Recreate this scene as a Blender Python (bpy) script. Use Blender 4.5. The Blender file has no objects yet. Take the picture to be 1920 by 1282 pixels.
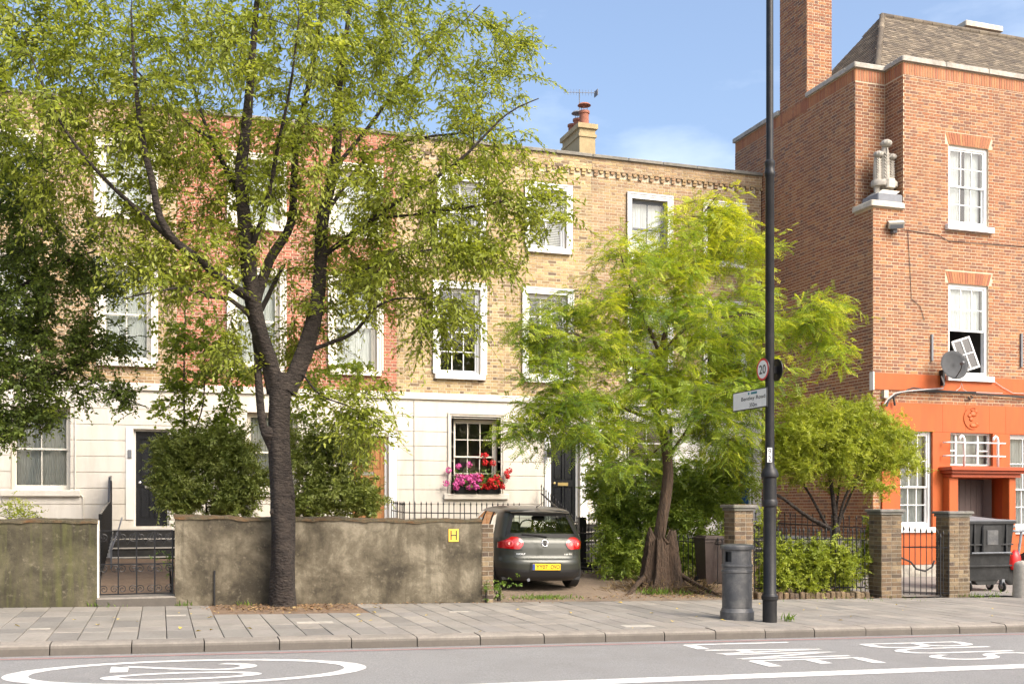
import bpy, math, random
import numpy as np
from mathutils import Vector, Matrix

# ------------------------------------------------------------------ camera, sky, sun, exposure
SC = bpy.context.scene
COL = SC.collection
RAD = math.radians
F, CX, CY = 1980., 960., 945.            # focal length and horizon in photo pixels
TH = math.atan(660 / 1980)               # camera turned right of the street's normal
CT, ST = math.cos(TH), math.sin(TH)
EYE = 1.59

cam_d = bpy.data.cameras.new("camera")
cam = bpy.data.objects.new("camera", cam_d)
COL.objects.link(cam)
cam.location = (0, 0, EYE)
cam.rotation_euler = (RAD(90), 0, -TH)
cam_d.sensor_width = 36
cam_d.lens = F / 1920 * 36
cam_d.shift_y = (CY - 641) / 1920
cam_d.clip_end = 3000
SC.camera = cam

SUN_EL, SUN_AZ = 41, 152                 # degrees; azimuth from +Y clockwise (behind the camera, to the right)
world = bpy.data.worlds.new("World")
SC.world = world
world.use_nodes = True
wn = world.node_tree
wn.nodes.clear()
_out = wn.nodes.new("ShaderNodeOutputWorld")
_bg = wn.nodes.new("ShaderNodeBackground")
_sky = wn.nodes.new("ShaderNodeTexSky")
_sky.sky_type = 'NISHITA'
_sky.sun_disc = False
_sky.sun_elevation = RAD(SUN_EL)
_sky.sun_rotation = RAD(SUN_AZ)
_sky.air_density = 1.0
_sky.dust_density = 5.5
_sky.ozone_density = 1.8
_tc = wn.nodes.new("ShaderNodeTexCoord")
_mp = wn.nodes.new("ShaderNodeMapping")
_mp.inputs['Scale'].default_value = (1.6, 1.6, 4.5)
_mp.inputs['Location'].default_value = (3.1, 1.7, 0.4)
_nz = wn.nodes.new("ShaderNodeTexNoise")
_nz.inputs['Scale'].default_value = 1.5
_nz.inputs['Detail'].default_value = 7
_nz.inputs['Roughness'].default_value = .55
_rp = wn.nodes.new("ShaderNodeValToRGB")
_rp.color_ramp.elements[0].position = .56
_rp.color_ramp.elements[0].color = (0, 0, 0, 1)
_rp.color_ramp.elements[1].position = .90
_rp.color_ramp.elements[1].color = (.45, .45, .45, 1)
_mx = wn.nodes.new("ShaderNodeMixRGB")
_mx.inputs['Color2'].default_value = (7.2, 7.4, 7.8, 1)
L = wn.links.new
L(_tc.outputs['Generated'], _mp.inputs['Vector']); L(_mp.outputs[0], _nz.inputs['Vector'])
L(_nz.outputs['Fac'], _rp.inputs[0]); L(_rp.outputs[0], _mx.inputs['Fac'])
L(_sky.outputs[0], _mx.inputs['Color1']); L(_mx.outputs[0], _bg.inputs['Color'])
_bg.inputs['Strength'].default_value = .15
L(_bg.outputs[0], _out.inputs['Surface'])

sun_d = bpy.data.lights.new("sun", 'SUN')
sun = bpy.data.objects.new("sun", sun_d)
COL.objects.link(sun)
_a = RAD(SUN_AZ)
_d = Vector((math.sin(_a) * math.cos(RAD(SUN_EL)), math.cos(_a) * math.cos(RAD(SUN_EL)), math.sin(RAD(SUN_EL))))
sun.rotation_euler = _d.to_track_quat('Z', 'Y').to_euler()
sun.location = _d * 60
sun_d.energy = 1.9
sun_d.angle = RAD(38)
sun_d.color = (1, .94, .84)

SC.view_settings.view_transform = 'Standard'
SC.view_settings.look = 'None'
SC.view_settings.gamma = 1
SC.view_settings.use_curve_mapping = False
SC.view_settings.exposure = 1.12
SC.render.engine = 'CYCLES'
SC.cycles.use_denoising = True
SC.cycles.max_bounces = 8
SC.cycles.transparent_max_bounces = 12
SC.cycles.sample_clamp_indirect = 6

# ------------------------------------------------------------------ photo pixel -> place
def ray(x, y):
    xc = (x - CX) / F
    return Vector((xc * CT + ST, -xc * ST + CT, (CY - y) / F))
def onY(x, y, Y):
    r = ray(x, y); r = r * (Y / r.y); r.z += EYE; return r
def onX(x, y, X):
    r = ray(x, y); r = r * (X / r.x); r.z += EYE; return r
def onG(x, y, h=0.):
    r = ray(x, y); r = r * ((h - EYE) / (r.z + .019 * r.x)); r.z += EYE; return r
def slope(X):
    return -.019 * min(max(X, -14), 26)
def gz(X, Y=14):                          # top of pavement, drive and gardens
    return .12 + slope(X) + .035 * min(max(0, Y - 17), 8)
def pix(p):                               # place -> photo pixel and depth
    d = p[0] * ST + p[1] * CT
    return (CX + F * (p[0] * CT - p[1] * ST) / d, CY - F * (p[2] - EYE) / d, d)

# ------------------------------------------------------------------ object helpers
WL = {}
def W(o):
    return WL.get(o.name, Vector((0, 0, 0))) if o else Vector((0, 0, 0))
def tag(o, label=None, cat=None, group=None, kind=None):
    if label: o["label"] = label
    if cat: o["category"] = cat
    if group: o["group"] = group
    if kind: o["kind"] = kind
    return o
def thing(name, label, cat, loc, group=None, rz=0):
    o = bpy.data.objects.new(name, None)
    o.empty_display_size = .2
    COL.objects.link(o)
    o.location = loc
    o.rotation_euler = (0, 0, rz)
    WL[o.name] = Vector(loc)
    return tag(o, label, cat, group)
def link(name, me, parent=None, loc=None, local=False, rot=None):
    o = bpy.data.objects.new(name, me)
    COL.objects.link(o)
    if parent:
        o.parent = parent
    if local:
        o.location = loc or (0, 0, 0)
    else:
        l = Vector(loc) if loc is not None else Vector((0, 0, 0))
        o.location = l - W(parent)
        WL[o.name] = l
    if rot:
        o.rotation_euler = rot
    return o
class MB:
    def __init__(s):
        s.v = []; s.f = []
    def add(s, vs, fs):
        n = len(s.v); s.v += [tuple(v) for v in vs]; s.f += [tuple(i + n for i in f) for f in fs]
        return s
    def box(s, x0, x1, y0, y1, z0, z1):
        return s.add([(x0, y0, z0), (x1, y0, z0), (x1, y1, z0), (x0, y1, z0), (x0, y0, z1), (x1, y0, z1), (x1, y1, z1), (x0, y1, z1)],
                     [(3, 2, 1, 0), (4, 5, 6, 7), (0, 1, 5, 4), (1, 2, 6, 5), (2, 3, 7, 6), (3, 0, 4, 7)])
    def bbox(s, x0, x1, y0, y1, z0, z1, b=.01):           # box with chamfered top and front edges
        b = min(b, (x1 - x0) / 3, (y1 - y0) / 3, (z1 - z0) / 3)
        lev = [(z0, 0), (z1 - b, 0), (z1, b)]
        vs = []
        for z, i in lev:
            for (x, y) in ((x0 + i + b, y0 + i), (x1 - i - b, y0 + i), (x1 - i, y0 + i + b), (x1 - i, y1 - i - b), (x1 - i - b, y1 - i), (x0 + i + b, y1 - i), (x0 + i, y1 - i - b), (x0 + i, y0 + i + b)):
                vs.append((x, y, z))
        fs = [tuple(range(7, -1, -1)), tuple(range(16, 24))]
        for k in range(2):
            for i in range(8):
                j = (i + 1) % 8
                fs.append((k * 8 + i, k * 8 + j, k * 8 + 8 + j, k * 8 + 8 + i))
        return s.add(vs, fs)
    def obox(s, c, size, M3):
        vs = []
        for z in (-.5, .5):
            for (x, y) in ((-.5, -.5), (.5, -.5), (.5, .5), (-.5, .5)):
                vs.append(Vector(c) + M3 @ Vector((x * size[0], y * size[1], z * size[2])))
        return s.add(vs, [(3, 2, 1, 0), (4, 5, 6, 7), (0, 1, 5, 4), (1, 2, 6, 5), (2, 3, 7, 6), (3, 0, 4, 7)])
    def quad(s, a, b, c, d):
        return s.add([a, b, c, d], [(0, 1, 2, 3)])
    def tube(s, pts, r, n=8, cap=True):
        pts = [Vector(p) for p in pts]
        m = len(pts)
        rs = r if isinstance(r, (list, tuple)) else [r] * m
        vs = []; up = Vector((.13, .31, .94))
        for i, p in enumerate(pts):
            d = (pts[min(i + 1, m - 1)] - pts[max(i - 1, 0)])
            if d.length < 1e-9: d = Vector((0, 0, 1))
            d.normalize()
            a = d.cross(up)
            if a.length < .05: a = d.cross(Vector((1, 0, 0)))
            a.normalize(); b = d.cross(a); up = -a.cross(d) if False else up
            for k in range(n):
                t = 2 * math.pi * k / n
                vs.append(p + (a * math.cos(t) + b * math.sin(t)) * rs[i])
        fs = []
        for i in range(m - 1):
            for k in range(n):
                j = (k + 1) % n
                fs.append((i * n + j, i * n + k, (i + 1) * n + k, (i + 1) * n + j))
        if cap:
            fs.append(tuple(range(n))); fs.append(tuple((m - 1) * n + k for k in range(n - 1, -1, -1)))
        return s.add(vs, fs)
    def lathe(s, prof, c=(0, 0, 0), n=24, M3=None, sx=1, sy=1):
        vs = []
        for (r, z) in prof:
            for k in range(n):
                t = 2 * math.pi * k / n
                p = Vector((r * math.cos(t) * sx, r * math.sin(t) * sy, z))
                if M3: p = M3 @ p
                vs.append(p + Vector(c))
        fs = []
        for i in range(len(prof) - 1):
            for k in range(n):
                j = (k + 1) % n
                fs.append((i * n + k, i * n + j, (i + 1) * n + j, (i + 1) * n + k))
        fs.append(tuple(range(n - 1, -1, -1)))
        fs.append(tuple((len(prof) - 1) * n + k for k in range(n)))
        return s.add(vs, fs)
    def prism(s, poly, w, to=lambda p: p):               # polygon of 3-D points pushed along w
        n = len(poly); w = Vector(w)
        a = [Vector(p) for p in poly]
        vs = a + [p + w for p in a]
        fs = [tuple(range(n - 1, -1, -1)), tuple(range(n, 2 * n))]
        for i in range(n):
            j = (i + 1) % n
            fs.append((i, j, n + j, n + i))
        return s.add(vs, fs)
    def mesh(s, name, mat, smooth=False):
        me = bpy.data.meshes.new(name)
        me.from_pydata(s.v, [], s.f)
        me.materials.append(mat)
        if smooth:
            me.shade_smooth()
            if smooth != True:
                me.set_sharp_from_angle(angle=RAD(smooth))
        me.update()
        return me
    def build(s, name, mat, parent=None, loc=None, local=False, smooth=False, rot=None):
        return link(name, s.mesh(name, mat, smooth), parent, loc, local, rot)
def nbox(*a):
    return MB().box(*a)

# ------------------------------------------------------------------ materials
MATS = {}
def nodes_of(m):
    m.use_nodes = True
    t = m.node_tree; t.nodes.clear()
    return t, t.nodes.new, t.links.new
def mat(name, col, rough=.7, var=.12, scale=6., bump=0., bscale=60., metal=0., spec=.5, ramp=None, grime=0., gscale=.7, gcol=(.05, .045, .04), coat=0., stretch=(1, 1, 1), detail=4, bdist=.02):
    """procedural surface: base or per-piece ramp colour, fine variation, grime, relief"""
    m = bpy.data.materials.new(name); MATS[name] = m
    t, N, K = nodes_of(m)
    o = N("ShaderNodeOutputMaterial"); b = N("ShaderNodeBsdfPrincipled")
    K(b.outputs[0], o.inputs[0])
    b.inputs['Roughness'].default_value = rough
    b.inputs['Metallic'].default_value = metal
    b.inputs['Specular IOR Level'].default_value = spec
    b.inputs['Coat Weight'].default_value = coat
    g = N("ShaderNodeNewGeometry")
    mp = N("ShaderNodeMapping"); mp.inputs['Scale'].default_value = stretch
    K(g.outputs['Position'], mp.inputs[0])
    if ramp:
        oi = N("ShaderNodeObjectInfo"); ad = N("ShaderNodeMath"); ad.operation = 'ADD'
        fr = N("ShaderNodeMath"); fr.operation = 'FRACT'
        K(oi.outputs['Random'], ad.inputs[0]); K(g.outputs['Random Per Island'], ad.inputs[1]); K(ad.outputs[0], fr.inputs[0])
        r = N("ShaderNodeValToRGB"); r.color_ramp.interpolation = 'LINEAR'
        e = r.color_ramp.elements
        while len(e) < len(ramp): e.new(.5)
        for i, c in enumerate(ramp):
            e[i].position = i / (len(ramp) - 1); e[i].color = (*c, 1)
        K(fr.outputs[0], r.inputs[0]); cur = r.outputs[0]
    else:
        rgb = N("ShaderNodeRGB"); rgb.outputs[0].default_value = (*col, 1); cur = rgb.outputs[0]
    if var:
        nz = N("ShaderNodeTexNoise"); nz.inputs['Scale'].default_value = scale; nz.inputs['Detail'].default_value = detail
        nz.inputs['Roughness'].default_value = .65
        K(mp.outputs[0], nz.inputs['Vector'])
        mr = N("ShaderNodeMapRange"); mr.inputs[1].default_value = .25; mr.inputs[2].default_value = .75
        mr.inputs[3].default_value = 1 - var; mr.inputs[4].default_value = 1 + var
        K(nz.outputs['Fac'], mr.inputs[0])
        mu = N("ShaderNodeVectorMath"); mu.operation = 'SCALE'
        K(cur, mu.inputs[0]); K(mr.outputs[0], mu.inputs['Scale']); cur = mu.outputs[0]
    if grime:
        n2 = N("ShaderNodeTexNoise"); n2.inputs['Scale'].default_value = gscale; n2.inputs['Detail'].default_value = 6
        n2.inputs['Roughness'].default_value = .7
        K(mp.outputs[0], n2.inputs['Vector'])
        m2 = N("ShaderNodeMapRange"); m2.inputs[1].default_value = .45; m2.inputs[2].default_value = .75
        m2.inputs[3].default_value = 0; m2.inputs[4].default_value = grime
        K(n2.outputs['Fac'], m2.inputs[0])
        mi = N("ShaderNodeMixRGB"); mi.inputs[2].default_value = (*gcol, 1)
        K(m2.outputs[0], mi.inputs[0]); K(cur, mi.inputs[1]); cur = mi.outputs[0]
    K(cur, b.inputs['Base Color'])
    if bump:
        n3 = N("ShaderNodeTexNoise"); n3.inputs['Scale'].default_value = bscale; n3.inputs['Detail'].default_value = 5
        K(mp.outputs[0], n3.inputs['Vector'])
        bp = N("ShaderNodeBump"); bp.inputs['Strength'].default_value = bump; bp.inputs['Distance'].default_value = bdist
        K(n3.outputs['Fac'], bp.inputs['Height']); K(bp.outputs[0], b.inputs['Normal'])
    return m
def leafmat(name, c0, c1, c2, trans=.35, rough=.45):
    m = bpy.data.materials.new(name); MATS[name] = m
    t, N, K = nodes_of(m)
    o = N("ShaderNodeOutputMaterial"); b = N("ShaderNodeBsdfPrincipled"); tr = N("ShaderNodeBsdfTranslucent"); mx = N("ShaderNodeMixShader")
    at = N("ShaderNodeAttribute"); at.attribute_name = "tint"
    r = N("ShaderNodeValToRGB"); e = r.color_ramp.elements; e.new(.5)
    for i, c in enumerate((c0, c1, c2)):
        e[i].position = i / 2; e[i].color = (*c, 1)
    K(at.outputs['Fac'], r.inputs[0])
    K(r.outputs[0], b.inputs['Base Color'])
    mu = N("ShaderNodeMixRGB"); mu.blend_type = 'MULTIPLY'; mu.inputs[0].default_value = 1; mu.inputs[2].default_value = (1.35, 1.3, .55, 1)
    K(r.outputs[0], mu.inputs[1]); K(mu.outputs[0], tr.inputs[0])
    b.inputs['Roughness'].default_value = rough
    b.inputs['Specular IOR Level'].default_value = .4
    mx.inputs[0].default_value = trans
    K(b.outputs[0], mx.inputs[1]); K(tr.outputs[0], mx.inputs[2]); K(mx.outputs[0], o.inputs[0])
    return m
def glassmat(name, tint=(.92, .96, .94), refl=.9, base=.05):
    m = bpy.data.materials.new(name); MATS[name] = m
    t, N, K = nodes_of(m)
    o = N("ShaderNodeOutputMaterial"); tr = N("ShaderNodeBsdfTransparent"); gl = N("ShaderNodeBsdfGlossy"); mx = N("ShaderNodeMixShader")
    lw = N("ShaderNodeFresnel"); lw.inputs['IOR'].default_value = 1.55
    mr = N("ShaderNodeMapRange"); mr.inputs[3].default_value = base; mr.inputs[4].default_value = refl
    K(lw.outputs[0], mr.inputs[0])
    tr.inputs[0].default_value = (*tint, 1); gl.inputs['Roughness'].default_value = .01
    nz = N("ShaderNodeTexNoise"); nz.inputs['Scale'].default_value = 1.3
    g = N("ShaderNodeNewGeometry"); K(g.outputs['Position'], nz.inputs['Vector'])
    bp = N("ShaderNodeBump"); bp.inputs['Strength'].default_value = .06; bp.inputs['Distance'].default_value = .1
    K(nz.outputs[0], bp.inputs['Height']); K(bp.outputs[0], gl.inputs['Normal'])
    K(mr.outputs[0], mx.inputs[0]); K(tr.outputs[0], mx.inputs[1]); K(gl.outputs[0], mx.inputs[2]); K(mx.outputs[0], o.inputs[0])
    return m

mat("brick_yellow", (0, 0, 0), .9, .28, 30, .35, 90, ramp=[(.35, .24, .115), (.48, .345, .17), (.39, .28, .15), (.54, .41, .225), (.25, .165, .09), (.46, .33, .16), (.51, .375, .19), (.33, .23, .12), (.14, .10, .07)], grime=.55, gscale=.55, gcol=(.12, .085, .05))
mat("brick_brown", (0, 0, 0), .9, .22, 30, .35, 90, ramp=[(.34, .23, .12), (.44, .30, .15), (.27, .17, .10), (.42, .31, .19), (.30, .18, .10), (.38, .27, .14)], grime=.6, gscale=.6, gcol=(.10, .07, .045))
mat("brick_scarlet", (0, 0, 0), .8, .18, 30, .3, 90, ramp=[(.34, .11, .065), (.42, .145, .085), (.29, .095, .06), (.38, .15, .09), (.24, .095, .065)], grime=.3, gscale=.8, gcol=(.1, .06, .05))
mat("brick_red", (0, 0, 0), .9, .22, 30, .35, 90, ramp=[(.31, .125, .055), (.235, .09, .045), (.39, .19, .08), (.275, .11, .052), (.16, .082, .058), (.35, .155, .066), (.30, .115, .05), (.20, .082, .05), (.40, .21, .10)], grime=.6, gscale=.55, gcol=(.15, .07, .04), stretch=(1, 1, .5))
mat("brick_orange", (0, 0, 0), .9, .2, 30, .3, 90, ramp=[(.36, .15, .07), (.42, .19, .085), (.30, .11, .06), (.39, .165, .075)], grime=.3, gscale=.8, gcol=(.2, .08, .05))
mat("brick_pier", (0, 0, 0), .92, .3, 35, .5, 90, ramp=[(.15, .105, .062), (.22, .155, .085), (.095, .066, .042), (.19, .125, .068), (.075, .053, .04), (.26, .195, .115), (.125, .08, .05)], grime=.75, gscale=2.6, gcol=(.055, .043, .028))
mat("mortar_buff", (.58, .50, .37), .95, .2, 12, .3, 120, grime=.5, gscale=.6, gcol=(.2, .16, .11))
mat("mortar_pale", (.55, .44, .31), .95, .15, 12, .3, 120, grime=.35, gscale=.5, gcol=(.3, .22, .17))
mat("mortar_dark", (.30, .26, .2), .95, .25, 12, .3, 120, grime=.4, gscale=1.5)
mat("stucco", (.66, .615, .54), .75, .06, 3, .08, 50, grime=.5, gscale=1.6, gcol=(.44, .38, .29), stretch=(1.5, 1.5, .3), detail=7)
mat("stucco_white", (.76, .74, .70), .7, .05, 3, .05, 50, grime=.2, gscale=1.2, gcol=(.45, .42, .37))
mat("white_paint", (.80, .80, .79), .45, .04, 4, .03, 40, grime=.15, gscale=2, gcol=(.5, .48, .44))
mat("cream_paint", (.70, .66, .57), .5, .05, 4, .03, 40, grime=.2, gscale=2, gcol=(.45, .4, .32))
mat("stone_grey", (.40, .37, .32), .9, .25, 14, .3, 70, grime=.6, gscale=3, gcol=(.12, .11, .09))
mat("stone_pale", (.52, .48, .40), .9, .2, 14, .3, 70, grime=.5, gscale=3, gcol=(.2, .18, .13))
mat("coping_stone", (.21, .195, .165), .9, .3, 8, .3, 60, grime=.6, gscale=3, gcol=(.09, .085, .07))
mat("lead_grey", (.17, .18, .20), .7, .15, 8, .1, 60)
mat("coping_dark", (.16, .15, .135), .9, .3, 8, .3, 60, grime=.6, gscale=3, gcol=(.10, .11, .05))
mat("render_orange", (.43, .088, .014), .65, .10, 5, .12, 50, grime=.6, gscale=1.8, gcol=(.30, .062, .014), stretch=(1.6, 1.6, .35), detail=7)
mat("render_red", (.36, .058, .013), .5, .08, 5, .05, 50, grime=.25, gscale=3, gcol=(.2, .04, .02))
mat("door_brown", (.075, .05, .045), .6, .2, 10, .1, 40, stretch=(6, 6, .5))
mat("door_black", (.010, .011, .014), .25, .2, 5, 0)
mat("door_blue", (.022, .085, .17), .4, .1, 8, .05, 40)
mat("door_wood", (.36, .16, .055), .45, .3, 9, .1, 40, stretch=(6, 6, .5))
mat("brass", (.55, .42, .18), .35, .1, 20, metal=1)
mat("chrome", (.75, .75, .76), .18, .05, 20, metal=1)
mat("iron_black", (.012, .012, .014), .45, .3, 20, .1, 80)
mat("pole_black", (.010, .010, .011), .45, .2, 9, .05, 60, spec=.35, grime=.12, gscale=6, gcol=(.12, .11, .1))
mat("bin_grey", (.058, .060, .064), .5, .15, 8, .08, 70, grime=.75, gscale=5, gcol=(.17, .165, .155))
mat("bin_brown", (.045, .030, .026), .5, .2, 6, .05, 50, grime=.4, gscale=4, gcol=(.10, .085, .075))
mat("plastic_black", (.010, .011, .012), .45, .2, 6, .05, 50, grime=.4, gscale=5, gcol=(.07, .07, .07))
mat("plastic_grey", (.16, .17, .185), .5, .1, 6)
mat("rubber", (.012, .012, .012), .8, .2, 30, .2, 60)
mat("asphalt", (.24, .234, .226), .9, .4, 60, .7, 140, grime=.55, gscale=.7, gcol=(.175, .165, .155), detail=9)
mat("road_white", (.70, .69, .66), .8, .14, 30, .3, 200, grime=.85, gscale=9, gcol=(.32, .305, .29))
mat("road_red", (.33, .19, .18), .85, .2, 30, .3, 200, grime=.8, gscale=6, gcol=(.23, .2, .19))
mat("slab", (0, 0, 0), .9, .13, 25, .25, 120, ramp=[(.20, .186, .165), (.25, .23, .20), (.175, .163, .147), (.28, .252, .215), (.225, .207, .187), (.245, .22, .188)], grime=.55, gscale=1.6, gcol=(.12, .105, .085))
mat("joint", (.055, .048, .038), .95, .3, 20, .3, 90)
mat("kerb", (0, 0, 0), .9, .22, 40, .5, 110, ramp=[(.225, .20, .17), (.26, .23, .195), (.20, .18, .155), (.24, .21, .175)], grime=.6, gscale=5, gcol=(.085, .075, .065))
mat("soil", (.16, .105, .065), .95, .35, 14, .6, 50, grime=.5, gscale=3, gcol=(.28, .19, .12))
mat("drive_earth", (.205, .155, .11), .95, .35, 18, .6, 70, grime=.7, gscale=1.8, gcol=(.11, .075, .048), detail=8)
mat("ground_grey", (.22, .2, .18), .95, .2, 3, .2, 40)
mat("moss_top", (.075, .062, .036), .95, .5, 25, .8, 60, grime=.95, gscale=4.5, gcol=(.13, .055, .016))
mat("bark_dark", (.022, .016, .013), .95, .6, 22, 1., 24, grime=.6, gscale=7, gcol=(.075, .058, .045), stretch=(.6, .6, 1.3), detail=7, bdist=.06)
mat("bark_brown", (.085, .054, .034), .95, .6, 20, 1., 30, grime=.85, gscale=6, gcol=(.020, .014, .010), stretch=(2.2, 2.2, .3), detail=8, bdist=.06)
mat("bark_twig", (.085, .065, .05), .9, .3, 14, .3, 60)
mat("tile", (0, 0, 0), .9, .25, 25, .3, 90, ramp=[(.11, .085, .06), (.16, .128, .088), (.08, .063, .047), (.13, .104, .075), (.23, .185, .13)], grime=.5, gscale=1.6, gcol=(.055, .048, .04))
mat("terracotta", (.27, .105, .065), .85, .15, 8, .1, 60)
mat("car_paint", (.043, .046, .039), .36, .05, 60, metal=.3, coat=.3, spec=.4)
mat("car_black", (.013, .013, .014), .5, .1, 20)
mat("car_glow_red", (.36, .004, .008), .08, .05, 30, coat=1)
mat("car_lens", (.50, .05, .05), .12, .05, 30, coat=1)
mat("car_clear", (.70, .30, .28), .1, .05, 30, coat=1)
mat("plate_yellow", (.78, .50, .015), .45, .03, 10)
mat("plate_blue", (.02, .05, .25), .45, .03, 10)
mat("sign_white", (.80, .80, .78), .4, .04, 10, grime=.2, gscale=9, gcol=(.5, .5, .46))
mat("sign_red", (.60, .02, .03), .4, .05, 10)
mat("sign_black", (.012, .012, .012), .5, .05, 10)
mat("sign_cyan", (.05, .22, .27), .5, .05, 10)
mat("hydrant_yellow", (.72, .44, .05), .5, .1, 20, grime=.35, gscale=20, gcol=(.4, .28, .1))
mat("blind", (.70, .69, .66), .6, .04, 10)
mat("blind_grey", (.33, .33, .33), .6, .04, 10)
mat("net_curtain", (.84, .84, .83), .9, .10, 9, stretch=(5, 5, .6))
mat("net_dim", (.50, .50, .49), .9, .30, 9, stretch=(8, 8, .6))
mat("room", (.17, .16, .15), .9, .1, 4)
mat("petal_pink", (.72, .12, .38), .6, .2, 40)
mat("petal_red", (.66, .018, .02), .6, .2, 40)
mat("cable_dark", (.03, .03, .03), .6, .2, 20)
mat("cable_pale", (.45, .43, .42), .6, .1, 20)
mat("bag_red", (.62, .015, .015), .4, .1, 10)
mat("concrete", (.42, .39, .34), .92, .2, 14, .4, 80, grime=.5, gscale=5, gcol=(.2, .18, .15))
mat("litter_leaf", (0, 0, 0), .9, .2, 30, ramp=[(.27, .16, .07), (.20, .11, .055), (.36, .26, .11), (.15, .09, .055), (.30, .18, .08)])
mat("litter_yellow", (.55, .40, .05), .8, .2, 30)
glassmat("glass")
glassmat("glass_car", (.78, .88, .83), .85, .12)
leafmat("leaf_cherry", (.17, .215, .03), (.28, .325, .05), (.43, .46, .10), .5)
leafmat("leaf_locust", (.13, .225, .045), (.30, .39, .045), (.56, .56, .05), .48)
leafmat("leaf_dark", (.085, .125, .03), (.16, .215, .045), (.29, .35, .07), .45)
leafmat("leaf_maple", (.17, .24, .04), (.27, .35, .055), (.40, .47, .08), .5)
leafmat("leaf_shrub", (.15, .19, .05), (.27, .32, .085), (.50, .54, .22), .36, .3)
leafmat("leaf_laurel", (.15, .225, .045), (.28, .37, .065), (.44, .52, .12), .4, .3)
leafmat("leaf_lime", (.19, .24, .035), (.32, .375, .05), (.52, .54, .10), .44)
leafmat("leaf_geranium", (.08, .15, .035), (.14, .22, .05), (.20, .28, .08), .3)
leafmat("leaf_grass", (.09, .17, .025), (.15, .25, .035), (.25, .34, .06), .35)
def wallmat(name, cols, moss=None, seed=0.):
    """old cement render: blotched, streaked, crazed with fine cracks"""
    m = bpy.data.materials.new(name); MATS[name] = m
    t, N, K = nodes_of(m)
    o = N("ShaderNodeOutputMaterial"); b = N("ShaderNodeBsdfPrincipled"); K(b.outputs[0], o.inputs[0])
    b.inputs['Roughness'].default_value = .95
    g = N("ShaderNodeNewGeometry"); mp = N("ShaderNodeMapping"); mp.inputs['Location'].default_value = (seed, 0, seed * .7)
    K(g.outputs['Position'], mp.inputs[0])
    def noise(sc, det, dist=0., vec=None, rough=.62):
        n = N("ShaderNodeTexNoise"); n.inputs['Scale'].default_value = sc; n.inputs['Detail'].default_value = det
        n.inputs['Distortion'].default_value = dist; n.inputs['Roughness'].default_value = rough
        K(vec or mp.outputs[0], n.inputs['Vector']); return n.outputs['Fac']
    r = N("ShaderNodeValToRGB"); e = r.color_ramp.elements
    while len(e) < len(cols): e.new(.5)
    for i, (p, c) in enumerate(cols):
        e[i].position = p; e[i].color = (*c, 1)
    K(noise(1.6, 10, .25, None, .68), r.inputs[0]); cur = r.outputs[0]
    def mix(fac, col, a, c, amt):
        nonlocal cur
        mr = N("ShaderNodeMapRange"); mr.inputs[1].default_value = a; mr.inputs[2].default_value = c; mr.inputs[3].default_value = 0; mr.inputs[4].default_value = amt
        K(fac, mr.inputs[0]); mi = N("ShaderNodeMixRGB"); mi.inputs[2].default_value = (*col, 1)
        K(mr.outputs[0], mi.inputs[0]); K(cur, mi.inputs[1]); cur = mi.outputs[0]
    st = N("ShaderNodeMapping"); st.inputs['Scale'].default_value = (7, 7, .55); K(g.outputs['Position'], st.inputs[0])
    mix(noise(1.0, 5, .3, st.outputs[0]), (.05, .042, .026), .50, .72, .65)
    mix(noise(14, 6, .2), (.30, .26, .19), .58, .78, .45)
    mix(noise(30, 5, 0), (.04, .034, .022), .60, .80, .55)
    if moss: mix(noise(1.1, 6, .5, st.outputs[0]), moss, .48, .66, .7)
    vo = N("ShaderNodeTexVoronoi"); vo.feature = 'DISTANCE_TO_EDGE'; vo.inputs['Scale'].default_value = 1.7
    wv = N("ShaderNodeVectorMath"); wv.operation = 'ADD'; nn = N("ShaderNodeTexNoise"); nn.inputs['Scale'].default_value = 3.5; nn.inputs['Detail'].default_value = 5
    K(mp.outputs[0], nn.inputs['Vector']); sc_ = N("ShaderNodeVectorMath"); sc_.operation = 'SCALE'; sc_.inputs['Scale'].default_value = .45
    K(nn.outputs['Color'], sc_.inputs[0]); K(mp.outputs[0], wv.inputs[0]); K(sc_.outputs[0], wv.inputs[1]); K(wv.outputs[0], vo.inputs['Vector'])
    mix(vo.outputs['Distance'], (.07, .058, .04), .005, .0, .5)
    K(cur, b.inputs['Base Color'])
    bp = N("ShaderNodeBump"); bp.inputs['Strength'].default_value = .7; bp.inputs['Distance'].default_value = .02
    ad = N("ShaderNodeMath"); ad.operation = 'ADD'; K(noise(9, 8, .3), ad.inputs[0])
    mc = N("ShaderNodeMapRange"); mc.inputs[1].default_value = 0; mc.inputs[2].default_value = .008; mc.inputs[3].default_value = -.2; mc.inputs[4].default_value = 0
    K(vo.outputs['Distance'], mc.inputs[0]); K(mc.outputs[0], ad.inputs[1]); K(ad.outputs[0], bp.inputs['Height']); K(bp.outputs[0], b.inputs['Normal'])
wallmat("wall_cement", [(.36, (.034, .028, .018)), (.45, (.075, .062, .041)), (.54, (.125, .106, .073)), (.64, (.225, .195, .143))])
wallmat("wall_stained", [(.36, (.020, .017, .010)), (.47, (.044, .038, .023)), (.57, (.075, .065, .040)), (.68, (.125, .108, .07))], (.085, .085, .028), 3.7)
mat("stack_render", (.40, .31, .17), .9, .2, 8, .3, 60, grime=.5, gscale=2.5, gcol=(.22, .17, .09), stretch=(1, 1, .4))
mat("dish_grey", (.075, .077, .08), .85, .15, 8, spec=.2)
mat("step_dark", (.022, .021, .020), .8, .4, 9, .2, 60, grime=.5, gscale=4, gcol=(.06, .055, .045))
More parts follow.
